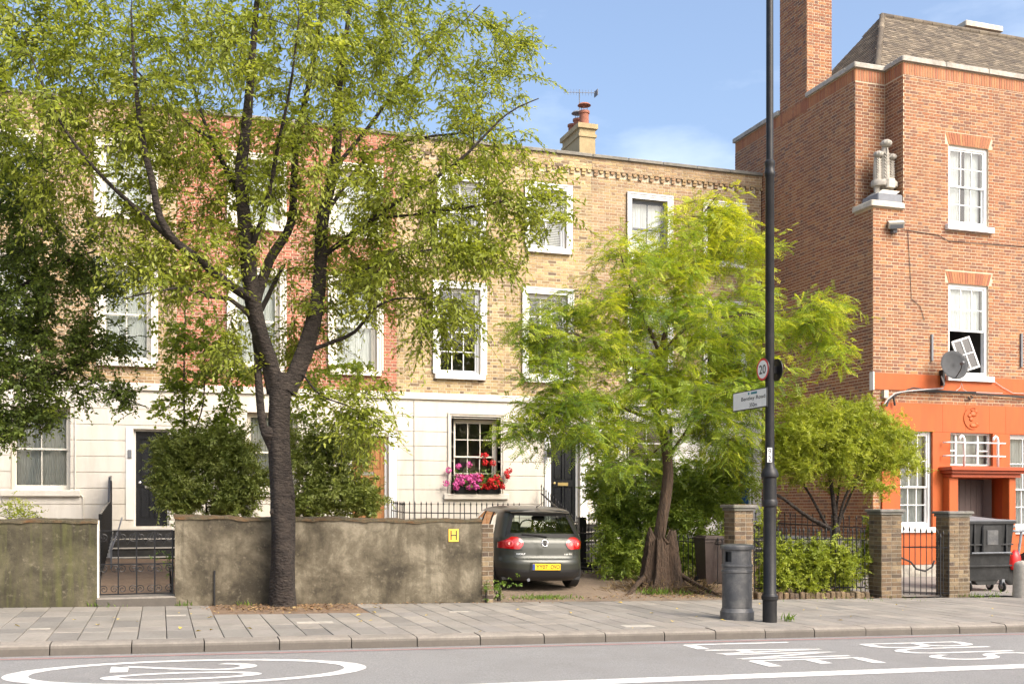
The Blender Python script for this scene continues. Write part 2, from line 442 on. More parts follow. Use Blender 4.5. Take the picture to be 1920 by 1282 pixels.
def kerb_face_tone(m):
    """darker colour mixed into the upright faces of the kerb stones"""
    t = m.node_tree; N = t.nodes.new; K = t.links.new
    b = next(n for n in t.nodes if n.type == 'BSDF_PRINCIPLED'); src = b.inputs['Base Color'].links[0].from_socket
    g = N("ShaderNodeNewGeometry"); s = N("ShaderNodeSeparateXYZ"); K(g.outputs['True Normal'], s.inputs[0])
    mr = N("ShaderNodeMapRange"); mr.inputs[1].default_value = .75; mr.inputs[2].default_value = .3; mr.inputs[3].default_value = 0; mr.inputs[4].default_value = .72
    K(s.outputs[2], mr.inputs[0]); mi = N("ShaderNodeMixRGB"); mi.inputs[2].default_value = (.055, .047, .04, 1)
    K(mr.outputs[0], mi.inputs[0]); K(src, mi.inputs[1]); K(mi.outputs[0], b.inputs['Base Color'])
kerb_face_tone(MATS["kerb"])
leafmat("leaf_brush", (.10, .065, .03), (.17, .11, .05), (.26, .19, .09), .1)
M = MATS

# ------------------------------------------------------------------ ground, road, pavement
rnd = random.Random(7)
def sheet(name, xs, ys, zf, m, parent=None):
    b = MB()
    for y in ys:
        for x in xs:
            b.v.append((x, y, zf(x, y)))
    n = len(xs)
    for j in range(len(ys) - 1):
        for i in range(n - 1):
            b.f.append((j * n + i, j * n + i + 1, (j + 1) * n + i + 1, (j + 1) * n + i))
    return tag(b.build(name, m, parent), kind='structure')
KY = 11.9                                       # road face of the kerb
WY = 16.1                                       # street face of the garden walls
xs_far = [-900, -300, -60, -14, -6, 0, 6, 12, 18, 26, 60, 300, 900]
xs = [-60, -14, -8, -4, 0, 4, 8, 12, 16, 20, 26, 60]
sheet("ground", xs_far, [-900, -200, -20, 0, 12, 30, 200, 900], lambda x, y: slope(x) - .06, M["ground_grey"])
sheet("road", xs, [-12, -6, 0, 4, 8, 10, KY + .05], lambda x, y: slope(x), M["asphalt"])
pav = sheet("pavement", xs, [KY + .02, 13, 14, 15, WY + .35], lambda x, y: slope(x) + .085, M["joint"])
sheet("garden_ground", xs, [WY + .3, 17, 18, 20, 22, 25, 40], lambda x, y: gz(x, y) - .012, M["soil"])
dg = sheet("driveway", [4.9, 6, 7, 8, 8.9, 9.6], [WY + .02, 17, 18, 19, 20, 21, 22, 23, 24.2], lambda x, y: gz(x, y), M["drive_earth"])
yard = sheet("forecourt", [12.9, 13.5, 15, 17, 19, 22, 28], [WY + .25, 17, 18, 19, 20.28], lambda x, y: gz(x, y) + .002 if x > 13 else gz(x, y) + .002, M["ground_grey"])
path_a = sheet("garden_path", [-.95, -.3, .35], [WY + .3, 17, 18, 20, 22, 23.4], lambda x, y: gz(x, y) + .1, M["soil"])

# paving slabs, one object each; courses run along the kerb, joints staggered
SLX, rows = .585, [(.30, .28)]
def slabs():
    y = KY + .30
    widths = [.74, .45, .75, .60, .74, .62]
    r = 0
    cache = {}
    while y < WY - .03:
        d = min(widths[r % len(widths)], WY - .02 - y)
        if d < .12: break
        x = -4.2 + (0 if r % 2 == 0 else .0)
        k = 0
        while x < 17.6:
            w = .305
            cx, cy = x + w / 2, y + d / 2
            # gap of bare earth round the street tree
            if not (abs(cx - 1.75) < 1.0 and cy > WY - 1.3):
                key = (round(d, 3), rnd.randrange(3))
                if key not in cache:
                    b = MB(); h = .036
                    b.bbox(-w / 2 + .004, w / 2 - .004, -d / 2 + .004, d / 2 - .004, -.02, h, .005)
                    cache[key] = b.mesh("paving_slab", M["slab"])
                o = link("paving_slab", cache[key], pav, (cx, cy, slope(cx) + .085 + rnd.uniform(-.002, .0025)))
                o.rotation_euler = (rnd.uniform(-.003, .003), math.atan(.019) + rnd.uniform(-.003, .003), 0)
            x += w; k += 1
        y += d; r += 1
slabs()
# kerb stones
kc = {}
x = -4.6
while x < 17:
    l = rnd.choice([.80, .74, .76, .72, .50])
    if l not in kc:
        b = MB()
        prof = [(0, -.10), (0, .075), (.012, .100), (.035, .116), (.295, .123), (.295, -.10)]
        b.prism([(0, p[0], p[1]) for p in prof], (l - .012, 0, 0))
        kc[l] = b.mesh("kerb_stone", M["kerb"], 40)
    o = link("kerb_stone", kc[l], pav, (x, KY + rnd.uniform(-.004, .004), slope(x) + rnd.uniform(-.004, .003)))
    o.rotation_euler = (0, math.atan(.019), 0)
    x += l
# small iron covers let into the paving
for (px, py, w, d) in ((860, 1146, .30, .10), (75, 1178, .22, .09), (590, 1166, .46, .16), (330, 1153, .25, .13), (1195, 1173, .42, .2)):
    p = onG(px, py, .123)
    if p.y < WY - .1:
        o = nbox(-w / 2, w / 2, -d / 2, d / 2, -.02, .006).build("cover_plate", M["stone_grey"], pav, (p.x, p.y, slope(p.x) + .121))
        o.rotation_euler = (0, math.atan(.019), 0)
soilp = MB(); nxp, nyp = 16, 10
for j in range(nyp + 1):
    for i in range(nxp + 1):
        xx, yy = .55 + 2.4 * i / nxp, WY - 1.55 + 1.6 * j / nyp
        edge = min(i, nxp - i, j, 2) / 2
        soilp.v.append((xx, yy, gz(xx) - .014 + edge * (.008 + .02 * math.exp(-((xx - 1.7) ** 2 + (yy - 15.76) ** 2) / .3) + rnd.uniform(0, .010))))
soilp.f = [(j * (nxp + 1) + i, j * (nxp + 1) + i + 1, (j + 1) * (nxp + 1) + i + 1, (j + 1) * (nxp + 1) + i) for j in range(nyp) for i in range(nxp)]
tag(soilp.build("tree_pit", M["soil"]), kind='structure')

# ---- road markings
def text_mesh(body, size=1., ext=0., spacing=1., bold=0.):
    c = bpy.data.curves.new("txt", 'FONT'); c.body = body; c.size = size; c.extrude = ext; c.space_character = spacing
    c.offset = bold; c.resolution_u = 3
    o = bpy.data.objects.new("txt", c); COL.objects.link(o)
    me = bpy.data.meshes.new_from_object(o.evaluated_get(bpy.context.evaluated_depsgraph_get()))
    bpy.data.objects.remove(o); bpy.data.curves.remove(c)
    return me
def norm_text(body, **k):                      # text scaled into the unit square
    me = text_mesh(body, **k)
    co = np.empty(len(me.vertices) * 3, np.float32); me.vertices.foreach_get("co", co); co = co.reshape(-1, 3)
    lo, hi = co.min(0), co.max(0)
    co[:, :2] = (co[:, :2] - lo[:2]) / (hi[:2] - lo[:2])
    me.vertices.foreach_set("co", co.ravel()); me.update()
    return me
def place_text(name, body, m, parent, O, U, V, wN=(0, 0, 0), local=False, **k):
    """unit-square text laid on O + u*U + v*V"""
    me = norm_text(body, **k)
    co = np.empty(len(me.vertices) * 3, np.float32); me.vertices.foreach_get("co", co); co = co.reshape(-1, 3)
    n = Vector(U).cross(Vector(V)).normalized()
    P = np.array(O) + co[:, :1] * np.array(U) + co[:, 1:2] * np.array(V) + co[:, 2:3] * np.array(n)
    me.vertices.foreach_set("co", P.astype(np.float32).ravel())
    me.materials.clear(); me.materials.append(m); me.update()
    return link(name, me, parent, local=local)
road_text = []
def stroke_glyph(b, strokes, x0, x1, y0, y1, wx=.16, wy=.075):
    """tall road letter: strokes in glyph space (gx 0..1 left-right, gy 0..1 bottom-top); up is +X, right is -Y"""
    def P(q): return (x0 + q[1] * (x1 - x0), y1 - q[0] * (y1 - y0))
    for st in strokes:
        pts = [P(q) for q in st]
        lft, rgt = [], []
        for i, p in enumerate(pts):
            a = pts[max(i - 1, 0)]; c = pts[min(i + 1, len(pts) - 1)]
            dx, dy = (c[0] - a[0]) / 4., (c[1] - a[1])
            l = math.hypot(dx, dy) or 1
            nx, ny = -dy / l * wx / 2, dx / l * wy / 2
            lft.append((p[0] + nx, p[1] + ny)); rgt.append((p[0] - nx, p[1] - ny))
        n = len(b.v)
        for p in lft + rgt: b.v.append((p[0], p[1], slope(p[0]) + .0045))
        k = len(pts)
        for i in range(k - 1):
            b.f.append((n + i, n + k + i, n + k + i + 1, n + i + 1))
def arc(cx, cy, rx, ry, a0, a1, n=12):
    return [(cx + rx * math.cos(RAD(a0 + (a1 - a0) * i / n)), cy + ry * math.sin(RAD(a0 + (a1 - a0) * i / n))) for i in range(n + 1)]
G = {
 'L': [[(0, 1), (0, 0), ], [(0, .03), (1, .03)]],
 'A': [[(0, 0), (.5, 1)], [(.5, 1), (1, 0)], [(.2, .3), (.8, .3)]],
 'N': [[(0, 0), (0, 1)], [(0, 1), (1, 0)], [(1, 0), (1, 1)]],
 'E': [[(0, 0), (0, 1)], [(0, .97), (1, .97)], [(0, .52), (.8, .52)], [(0, .03), (1, .03)]],
 'B': [[(0, 0), (0, 1)], [(0, .97), (.5, .97)] + arc(.5, .75, .4, .22, 90, -90), [(0, .53), (.5, .53)] + arc(.5, .28, .5, .25, 90, -90) + [(0, .03)]],
 'U': [[(0, 1), (0, .25)] + arc(.5, .25, .5, .25, 180, 360) + [(1, 1)]],
 'S': [arc(.5, .76, .48, .24, 20, 250, 14) + arc(.5, .26, .5, .26, 70, -160, 14)],
 '2': [arc(.5, .76, .5, .24, 170, -20, 14) + [(.75, .5), (0, .04)], [(0, .04), (1, .04)]],
 '0': [arc(.5, .5, .5, .5, 0, 360, 30)],
}
b = MB()
lane_rows = [(11.47, 11.08, 'L', 6.03, 7.47), (10.98, 10.66, 'A', 6.04, 7.48), (10.58, 10.24, 'N', 6.07, 7.48), (10.08, 9.66, 'E', 6.10, 7.50)]
for (ya, yb, ch, x0, x1) in lane_rows:
    stroke_glyph(b, G[ch], x0, x1, yb, ya)
bus_rows = [(11.12, 10.74, 'B', 8.30, 9.78), (10.62, 10.24, 'U', 8.36, 9.82), (10.10, 9.70, 'S', 8.42, 9.88)]
for (ya, yb, ch, x0, x1) in bus_rows:
    stroke_glyph(b, G[ch], x0, x1, yb, ya)
tag(b.build("road_lettering", M["road_white"]), "white BUS LANE lettering stretched along the asphalt", "road marking")
b = MB()
pts = [(.3 + 1.66 * math.cos(t), 10.53 + .78 * math.sin(t), slope(.3 + 1.66 * math.cos(t)) + .0045) for t in np.linspace(0, 2 * math.pi, 73)[:-1]]
pti = [(.3 + 1.44 * math.cos(t), 10.53 + .68 * math.sin(t), slope(.3 + 1.44 * math.cos(t)) + .0045) for t in np.linspace(0, 2 * math.pi, 73)[:-1]]
n = 72
b.v = pts + pti
b.f = [(i, (i + 1) % n, n + (i + 1) % n, n + i) for i in range(n)]
stroke_glyph(b, G['2'], -.42, .84, 10.60, 10.98, .16, .085)
stroke_glyph(b, G['0'], -.44, .84, 10.08, 10.45, .16, .085)
tag(b.build("speed_roundel", M["road_white"]), "white oval 20 speed roundel painted on the asphalt", "road marking")
b = MB()
for i in range(24):
    x0 = 1.95 + i * .6; x1 = x0 + .6
    b.quad((x0, 9.00, slope(x0) + .0045), (x1, 9.00, slope(x1) + .0045), (x1, 9.26, slope(x1) + .0045), (x0, 9.26, slope(x0) + .0045))
tag(b.build("lane_line", M["road_white"]), "broad solid white line along the bus lane", "road marking")
for nm, y0, lb in (("red_line", 11.66, "thin faded red line beside the kerb"),):
    b = MB()
    for i in range(44):
        x0 = -5 + i * .6; x1 = x0 + .6
        b.quad((x0, y0, slope(x0) + .0045), (x1, y0, slope(x1) + .0045), (x1, y0 + .075, slope(x1) + .0045), (x0, y0 + .075, slope(x0) + .0045))
    tag(b.build(nm, M["road_red"]), lb, "road marking")

# ------------------------------------------------------------------ brickwork
class Bricks:
    """bricks of one thing: the ones that show largest become parts, the rest one joined part"""
    def __init__(s, parent, limit=300):
        s.p = parent; s.lim = limit; s.full = []; s.rest = {}; s.cache = {}
    def one(s, O, U, N, u0, u1, z0, z1, m, proud, full=True):
        r = rnd.uniform(-.0018, .0018)
        if full:
            s.full.append((O, U, N, u0, u1, z0, z1, m, proud + r))
        else:
            s._rest(O, U, N, u0, u1, z0, z1, m, proud + r)
    def _rest(s, O, U, N, u0, u1, z0, z1, m, pr):
        b = s.rest.setdefault(m, MB())
        a = Vector(O) - N * .012; c = Vector(O) + N * pr
        Z = Vector((0, 0, 1)); e = .003
        vs = [a + U * u0 + Z * z0, a + U * u1 + Z * z0, a + U * u1 + Z * z1, a + U * u0 + Z * z1,
              c + U * (u0 + e) + Z * (z0 + e), c + U * (u1 - e) + Z * (z0 + e), c + U * (u1 - e) + Z * (z1 - e), c + U * (u0 + e) + Z * (z1 - e)]
        b.add(vs, [(4, 5, 6, 7), (0, 1, 5, 4), (1, 2, 6, 5), (2, 3, 7, 6), (3, 0, 4, 7)])
    def face(s, O, U, N, width, z0, z1, holes, m, L=.215, H=.065, J=.010, proud=.006, bond='flemish', visible=True):
        U = Vector(U); N = Vector(N)
        z = z0; r = 0; hd = (L - J) / 2
        while z < z1 - .02:
            zt = min(z + H, z1)
            u = 0.
            seq = [L, hd] if bond == 'flemish' else ([L, L] if bond == 'stretcher' else ([L, L] if r % 2 == 0 else [hd, hd]))
            if r % 2 and bond == 'flemish': u = -(L - hd) / 2 - hd - J + (L - hd) * .0; u = -(3 * hd / 2 + J) + .0
            if r % 2 and bond == 'stretcher': u = -(L + J) / 2
            k = 0
            while u < width:
                l = seq[k % 2]; a, c = max(u, 0), min(u + l, width)
                whole = (c - a) > l - 1e-4
                if c - a > .02:
                    segs = [(a, c)]
                    cut = False
                    for (hu0, hu1, hz0, hz1) in holes:
                        if zt > hz0 + .02 and z < hz1 - .02:
                            ns = []
                            for (p, q) in segs:
                                if q <= hu0 or p >= hu1: ns.append((p, q)); continue
                                cut = True
                                if hu0 - p > .02: ns.append((p, hu0))
                                if q - hu1 > .02: ns.append((hu1, q))
                            segs = ns
                    for (p, q) in segs:
                        s.one(O, U, N, p, q, z, zt, m, proud, whole and not cut and zt - z > H - 1e-4)
                u += l + J; k += 1
            z += H + J; r += 1
    def finish(s, name="brick", rest="brickwork"):
        sc = []
        for i, (O, U, N, u0, u1, z0, z1, m, pr) in enumerate(s.full):
            c = Vector(O) + U * ((u0 + u1) / 2) + Vector((0, 0, (z0 + z1) / 2))
            x, y, d = pix(c)
            inn = 5 < x < 1915 and 5 < y < 1277 and not blocked(x, y)
            vis = abs(N.dot((c - Vector((0, 0, EYE))).normalized())) * (u1 - u0) / d
            sc.append((-(vis if inn else 0), i))
        sc.sort()
        for j, (v, i) in enumerate(sc):
            q = s.full[i]
            if j >= s.lim or v == 0:
                s._rest(*q); continue
            O, U, N, u0, u1, z0, z1, m, pr = q
            key = (round(u1 - u0, 4), round(z1 - z0, 4), m, tuple(round(t, 2) for t in N))
            if key not in s.cache:
                keep = s.rest.pop(m, None)
                s._rest((0, 0, 0), U, N, -(u1 - u0) / 2, (u1 - u0) / 2, -(z1 - z0) / 2, (z1 - z0) / 2, m, .006)
                s.cache[key] = s.rest.pop(m).mesh(name, M[m])
                if keep: s.rest[m] = keep
            c = Vector(O) + U * ((u0 + u1) / 2) + Vector((0, 0, (z0 + z1) / 2)) + N * (pr - .006)
            link(name, s.cache[key], s.p, c)
        for m, b in s.rest.items():
            o = b.build(rest, M[m], s.p); o["kind"] = "stuff"
def blocked(x, y):                               # photo areas where foliage hides the brickwork
    return (x < 760 and y < 720) or (1060 < x < 1440 and y > 430)
def panel(b, O, U, N, width, z0, z1, holes, depth=.2):
    """flat wall face with openings and their reveals"""
    U = Vector(U); N = Vector(N); Z = Vector((0, 0, 1)); O = Vector(O)
    us = sorted({0, width, *[h for q in holes for h in q[:2] if 0 < h < width]})
    zs = sorted({z0, z1, *[h for q in holes for h in q[2:] if z0 < h < z1]})
    for i in range(len(us) - 1):
        for j in range(len(zs) - 1):
            uc, zc = (us[i] + us[i + 1]) / 2, (zs[j] + zs[j + 1]) / 2
            if any(h[0] < uc < h[1] and h[2] < zc < h[3] for h in holes): continue
            b.quad(O + U * us[i] + Z * zs[j], O + U * us[i + 1] + Z * zs[j], O + U * us[i + 1] + Z * zs[j + 1], O + U * us[i] + Z * zs[j + 1])
    D = -N * depth
    for h in holes:
        a, c, d, e = O + U * h[0] + Z * h[2], O + U * h[1] + Z * h[2], O + U * h[1] + Z * h[3], O + U * h[0] + Z * h[3]
        for p, q in ((a, c), (c, d), (d, e), (e, a)):
            b.quad(p, q, q + D, p + D)

# ------------------------------------------------------------------ windows and doors (all face the street)
def window(parent, x0, x1, z0, z1, Y, cols=2, top_rows=2, bot_rows=2, paint="white_paint", surround=None, sill=True, inside=None, fw=.055, recess=.10, surround_mat=None, sill_mat=None, split=.5, open_low=False, sill_ext=.10, bars=True):
    y = Y + recess
    fr = MB()
    for (a, c, d, e) in ((x0, x0 + fw, z0, z1), (x1 - fw, x1, z0, z1)):
        fr.box(a, c, y, y + .12, d, e)
    fr.box(x0 + fw, x1 - fw, y + .001, y + .12, z1 - fw, z1)
    fr.box(x0 + fw, x1 - fw, y + .001, y + .12, z0, z0 + fw * 1.3)
    w = fr.build("window", M[paint], parent)
    zm = z0 + (z1 - z0) * split
    ix0, ix1, iz0, iz1 = x0 + fw, x1 - fw, z0 + fw * 1.3, z1 - fw
    for nm, a, c, yy, rows in (("upper_sash", zm - .02, iz1, y + .025, top_rows), ("lower_sash", iz0, zm + .02, y + .065, bot_rows)):
        if open_low and nm == "lower_sash": continue
        s = MB(); r = .038; g = .010
        s.box(ix0, ix0 + r, yy, yy + .035, a, c); s.box(ix1 - r, ix1, yy, yy + .035, a, c)
        s.box(ix0 + r, ix1 - r, yy, yy + .035, c - r, c); s.box(ix0 + r, ix1 - r, yy, yy + .035, a, a + r)
        px = [ix0 + r + (ix1 - ix0 - 2 * r) * i / cols for i in range(cols + 1)]
        pz = [a + r + (c - a - 2 * r) * i / rows for i in range(rows + 1)]
        for q in px[1:-1]: s.box(q - g, q + g, yy + .004, yy + .031, a + r, c - r)
        for q in pz[1:-1]:
            for i in range(cols):
                s.box(px[i] + (g if i else 0), px[i + 1] - (g if i < cols - 1 else 0), yy + .004, yy + .031, q - g, q + g)
        so = s.build(nm, M[paint], w)
        for i in range(cols):
            for j in range(rows):
                t = rnd.uniform(-.0012, .0012)
                MB().quad((px[i], yy + .017 + t, pz[j]), (px[i + 1], yy + .017 - t, pz[j]), (px[i + 1], yy + .017 - t, pz[j + 1]), (px[i], yy + .017 + t, pz[j + 1])).build("pane", M["glass"], w)
    if sill:
        sb = MB(); sb.bbox(x0 - sill_ext, x1 + sill_ext, Y - .11, y + .01, z0 - .13, z0 - .002, .012)
        sb.build("sill", M[sill_mat or paint], w)
    if surround:
        sw = surround; sb = MB()
        lay = [(0, sw, .03), (sw * .45, sw, .05), (sw * .78, sw, .075)]
        for (a, c, d) in lay:
            sb.box(x0 - c, x0 - a, Y - d, Y + recess * .5, z0, z1 + a)
            sb.box(x1 + a, x1 + c, Y - d, Y + recess * .5, z0, z1 + a)
            sb.box(x0 - c, x1 + c, Y - d, Y + recess * .5, z1 + a, z1 + c)
        sb.build("surround", M[surround_mat or paint], w)
    rm = MB(); dpt = 1.6; ya = y + .12
    rx0, rx1, rz0, rz1 = x0 - .35, x1 + .35, z0 - .45, z1 + .25
    rm.quad((rx0, ya + dpt, rz0), (rx1, ya + dpt, rz0), (rx1, ya + dpt, rz1), (rx0, ya + dpt, rz1))
    rm.quad((rx0, ya, rz0), (rx0, ya + dpt, rz0), (rx0, ya + dpt, rz1), (rx0, ya, rz1))
    rm.quad((rx1, ya, rz0), (rx1, ya + dpt, rz0), (rx1, ya + dpt, rz1), (rx1, ya, rz1))
    rm.quad((rx0, ya, rz0), (rx1, ya, rz0), (rx1, ya + dpt, rz0), (rx0, ya + dpt, rz0))
    rm.quad((rx0, ya, rz1), (rx1, ya, rz1), (rx1, ya + dpt, rz1), (rx0, ya + dpt, rz1))
    rm.build("room", M["room"], w)
    yi = y + .16
    if inside and inside[0] == 'blind':
        zb = z1 - (z1 - z0) * inside[1]
        bl = MB(); z = z1 - fw
        while z > zb:
            bl.add([(ix0, yi - .03, z - .032), (ix1, yi - .03, z - .032), (ix1, yi - .008, z), (ix0, yi - .008, z)], [(0, 1, 2, 3)])
            z -= .044
        bl.box(ix0, ix1, yi, yi + .03, zb - .02, zb)
        bl.build("blind", M[inside[2]], w)
    if inside and inside[0] == 'net':
        cu = MB(); n = 64
        for i in range(n + 1):
            xx = ix0 + (ix1 - ix0) * i / n
            yy = yi + .03 + .022 * math.sin(i * 1.7) + .012 * math.sin(i * .61 + 1)
            cu.v += [(xx, yy, z0), (xx, yy, z1)]
        cu.f = [(2 * i, 2 * i + 2, 2 * i + 3, 2 * i + 1) for i in range(n) if not (inside[1] == 'part' and n * .42 < i < n * .56)]
        cu.build("net_curtain", M[inside[2]], w, smooth=True)
    return w
def panel_door(parent, x0, x1, z0, z1, Y, m, panels, trim="brass", name="door", letter=None, knob=True):
    b = MB(); t = .05
    xsn = sorted({x0, x1, *[x0 + (x1 - x0) * p for q in panels for p in q[:2]]})
    zsn = sorted({z0, z1, *[z0 + (z1 - z0) * p for q in panels for p in q[2:]]})
    for i in range(len(xsn) - 1):
        for j in range(len(zsn) - 1):
            uc = ((xsn[i] + xsn[i + 1]) / 2 - x0) / (x1 - x0); zc = ((zsn[j] + zsn[j + 1]) / 2 - z0) / (z1 - z0)
            if any(q[0] < uc < q[1] and q[2] < zc < q[3] for q in panels): continue
            b.box(xsn[i], xsn[i + 1], Y, Y + t, zsn[j], zsn[j + 1])
    b.box(x0, x1, Y + .03, Y + t + .01, z0, z1)
    d = b.build(name, M[m], parent)
    for q in panels:
        X0, X1, Z0, Z1 = x0 + (x1 - x0) * q[0], x0 + (x1 - x0) * q[1], z0 + (z1 - z0) * q[2], z0 + (z1 - z0) * q[3]
        MB().bbox(X0 + .03, X1 - .03, Y + .012, Y + .032, Z0 + .03, Z1 - .03, .008).build("door_panel", M[m], d)
    if letter:
        lz = z0 + (z1 - z0) * letter
        MB().bbox((x0 + x1) / 2 - .14, (x0 + x1) / 2 + .14, Y - .012, Y + .002, lz - .04, lz + .04, .005).build("letterbox", M[trim], d)
    if knob:
        k = MB(); k.lathe([(.0, 0), (.018, .0), (.012, .03), (.03, .05), (.034, .068), (.024, .082), (0, .086)], (x0 + .09, Y, z0 + (z1 - z0) * .46), 12, Matrix.Rotation(RAD(90), 3, 'X'))
        k.build("knob", M[trim], d, smooth=True)
    return d

def runs(x0, x1, z0, z1, holes):
    """rectangles left of a strip after its openings are cut out"""
    us = sorted({x0, x1, *[q for g in holes for q in g[:2] if x0 < q < x1]})
    zs = sorted({z0, z1, *[q for g in holes for q in g[2:] if z0 < q < z1]})
    out = []
    for j in range(len(zs) - 1):
        st = None
        for k in range(len(us)):
            solid = k < len(us) - 1 and not any(g[0] < (us[k] + us[k + 1]) / 2 < g[1] and g[2] < (zs[j] + zs[j + 1]) / 2 < g[3] for g in holes)
            if solid and st is None: st = us[k]
            if not solid and st is not None:
                out.append((st, us[k], zs[j], zs[j + 1])); st = None
    return out

# ------------------------------------------------------------------ the terrace
FY = 25.0
UX, NF = Vector((1, 0, 0)), Vector((0, -1, 0))
BAND0, BAND1, PAR = 4.13, 4.29, 10.44
def house(label, x0, x1, bm, mm, upper, ground, stucco="stucco", coping="stone_grey"):
    """upper / ground: openings (x0, x1, z0, z1) for windows and doors"""
    h = thing("terraced_house", label, "house", ((x0 + x1) / 2, FY, gz((x0 + x1) / 2, FY)), "houses of the terrace")
    holes = [(a - x0, c - x0, d, e) for (a, c, d, e) in upper + ground]
    b = MB()
    panel(b, (x0, FY, 0), UX, NF, x1 - x0, -.5, PAR, holes, .12)
    b.quad((x0, FY + .34, 9.9), (x1, FY + .34, 9.9), (x1, FY + .34, PAR), (x0, FY + .34, PAR))
    b.build("wall", M[mm], h)
    MB().box(x0, x1, FY + .36, FY + 9, 9.75, 9.9).build("roof", M["lead_grey"], h)
    # stucco ground floor in courses with sunk joints
    z = BAND0 - .43; edges = [BAND0]
    while z > -.5:
        edges.append(z); z -= .352
    edges.append(-.45)
    for i in range(len(edges) - 1):
        z1, z0 = edges[i] - .0, edges[i + 1] + .012
        for (a, c, d, e) in runs(x0 + .001, x1 - .001, z0, z1, ground):
            nbox(a, c, FY - .030, FY + .02, d, e).build("stucco_course", M[stucco], h)
    bb = MB(); bb.bbox(x0 + .001, x1 - .001, FY - .085, FY + .02, BAND0 + .002, BAND1, .02)
    bb.build("string_course", M[stucco], h)
    br = Bricks(h)
    br.face((x0, FY, 0), UX, NF, x1 - x0, BAND1 + .008, 9.98, [(q[0] - .0, q[1] + .0, q[2] - .02, q[3] + .0) for q in holes[:len(upper)]], bm)
    # dentils and the corbelled parapet over them
    k = 0; u = x0 + .06
    while u < x1 - .1:
        br.one((u, FY, 0), UX, NF, 0, .105, 9.985, 10.05, bm, .05)
        br.one((u + .1575, FY, 0), UX, NF, 0, .1, 10.06, 10.125, bm, .05, True)
        br.one((u, FY, 0), UX, NF, 0, .105, 10.06, 10.125, bm, .07, True)
        u += .315
    br.face((x0, FY - .055, 0), UX, NF, x1 - x0, 10.135, PAR - .005, [], bm)
    cp = MB(); cp.box(x0, x1, FY - .052, FY + .1, 10.13, PAR - .002); cp.build("parapet_core", M[mm], h)
    cp = MB(); u = x0
    n = 5
    for i in range(n):
        a, c = x0 + (x1 - x0) * i / n, x0 + (x1 - x0) * (i + 1) / n
        MB().bbox(a + .003, c - .003, FY - .12, FY + .38, PAR, PAR + .08, .015).build("coping_stone", M["coping_stone"], h)
    br.finish()
    return h
U1 = (4.78, 6.88); U2 = (8.04, 9.52)
hA = house("yellow brick house with net curtains and black front door behind iron gate", -4.72, .35, "brick_brown", "mortar_buff",
           [(-3.75, -2.70, *U1), (-1.23, -.19, *U1), (-3.75, -2.70, *U2), (-1.23, -.19, *U2)], [(-3.05, -1.86, 1.90, 3.70), (-.56, .20, 1.10, 3.27)])
hB = house("red painted brick house with varnished wooden front door", .352, 5.408, "brick_scarlet", "mortar_pale",
           [(1.60, 2.64, *U1), (3.90, 4.92, *U1), (1.60, 2.64, *U2), (3.90, 4.92, *U2)], [(1.90, 3.05, 1.90, 3.70), (4.28, 5.20, 1.25, 3.22)])
hC = house("yellow stock brick house with pink and red flowers on its sill", 5.41, 10.468, "brick_yellow", "mortar_buff",
           [(6.44, 7.51, *U1), (8.74, 9.82, *U1), (6.54, 7.50, *U2), (8.80, 9.79, *U2)], [(6.82, 7.96, 1.85, 3.68), (9.34, 10.14, 1.16, 3.34)], coping="stone_pale")
hD = house("brown brick end house with blue front door beside the tall red block", 10.47, 15.44, "brick_brown", "mortar_buff",
           [(11.60, 12.63, *U1), (13.80, 14.82, *U1), (11.60, 12.63, *U2), (13.80, 14.82, *U2)], [(11.5, 12.7, 1.85, 3.68), (14.46, 15.18, 1.16, 3.34)], stucco="stucco_white")
for (a, c) in ((-3.75, -2.70), (-1.23, -.19)):
    window(hA, a, c, *U1, FY, 2, 1, 1, "cream_paint", .15, inside=('net', 'full', "net_curtain"))
    window(hA, a, c, *U2, FY, 2, 1, 1, "cream_paint", .15, inside=('net', 'full', "net_curtain"))
for (a, c) in ((1.60, 2.64), (3.90, 4.92)):
    window(hB, a, c, *U1, FY, 1, 1, 1, "cream_paint", .15, inside=('net', 'full', "net_curtain"))
    window(hB, a, c, *U2, FY, 1, 1, 1, "cream_paint", .15, inside=('net', 'full', "net_curtain"))
for (a, c) in ((6.44, 7.51), (8.74, 9.82)):
    window(hC, a, c, *U1, FY, 3, 2, 2, "white_paint", .15, inside=('blind', .52 if a < 7 else .35, "blind_grey"))
for (a, c) in ((6.54, 7.50), (8.80, 9.79)):
    window(hC, a, c, *U2, FY, 2, 1, 1, "white_paint", .14, inside=('blind', .93, "blind"))
for (a, c) in ((11.60, 12.63), (13.80, 14.82)):
    window(hD, a, c, *U1, FY, 2, 1, 1, "lead_grey", .14, inside=('blind', .3, "blind"), surround_mat="white_paint", sill_mat="white_paint")
    window(hD, a, c, *U2, FY, 2, 1, 1, "lead_grey", .14, inside=('net', 'full', "white_paint") if a < 13 else None, surround_mat="white_paint", sill_mat="white_paint")
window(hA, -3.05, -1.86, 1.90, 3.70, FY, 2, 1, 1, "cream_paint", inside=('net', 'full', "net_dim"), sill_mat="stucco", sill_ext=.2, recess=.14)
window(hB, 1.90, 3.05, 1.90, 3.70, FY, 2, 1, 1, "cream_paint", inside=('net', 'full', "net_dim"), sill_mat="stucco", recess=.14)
window(hC, 6.82, 7.96, 1.85, 3.68, FY, 3, 2, 2, "cream_paint", .15, recess=.13, surround_mat="stucco", sill_mat="stucco", sill_ext=.26)
window(hD, 11.5, 12.7, 1.85, 3.68, FY, 2, 2, 2, "white_paint", .14, recess=.13, surround_mat="stucco_white", sill_mat="stucco_white")
P4 = [(.12, .46, .5, .92), (.54, .88, .5, .92), (.12, .46, .08, .42), (.54, .88, .08, .42)]
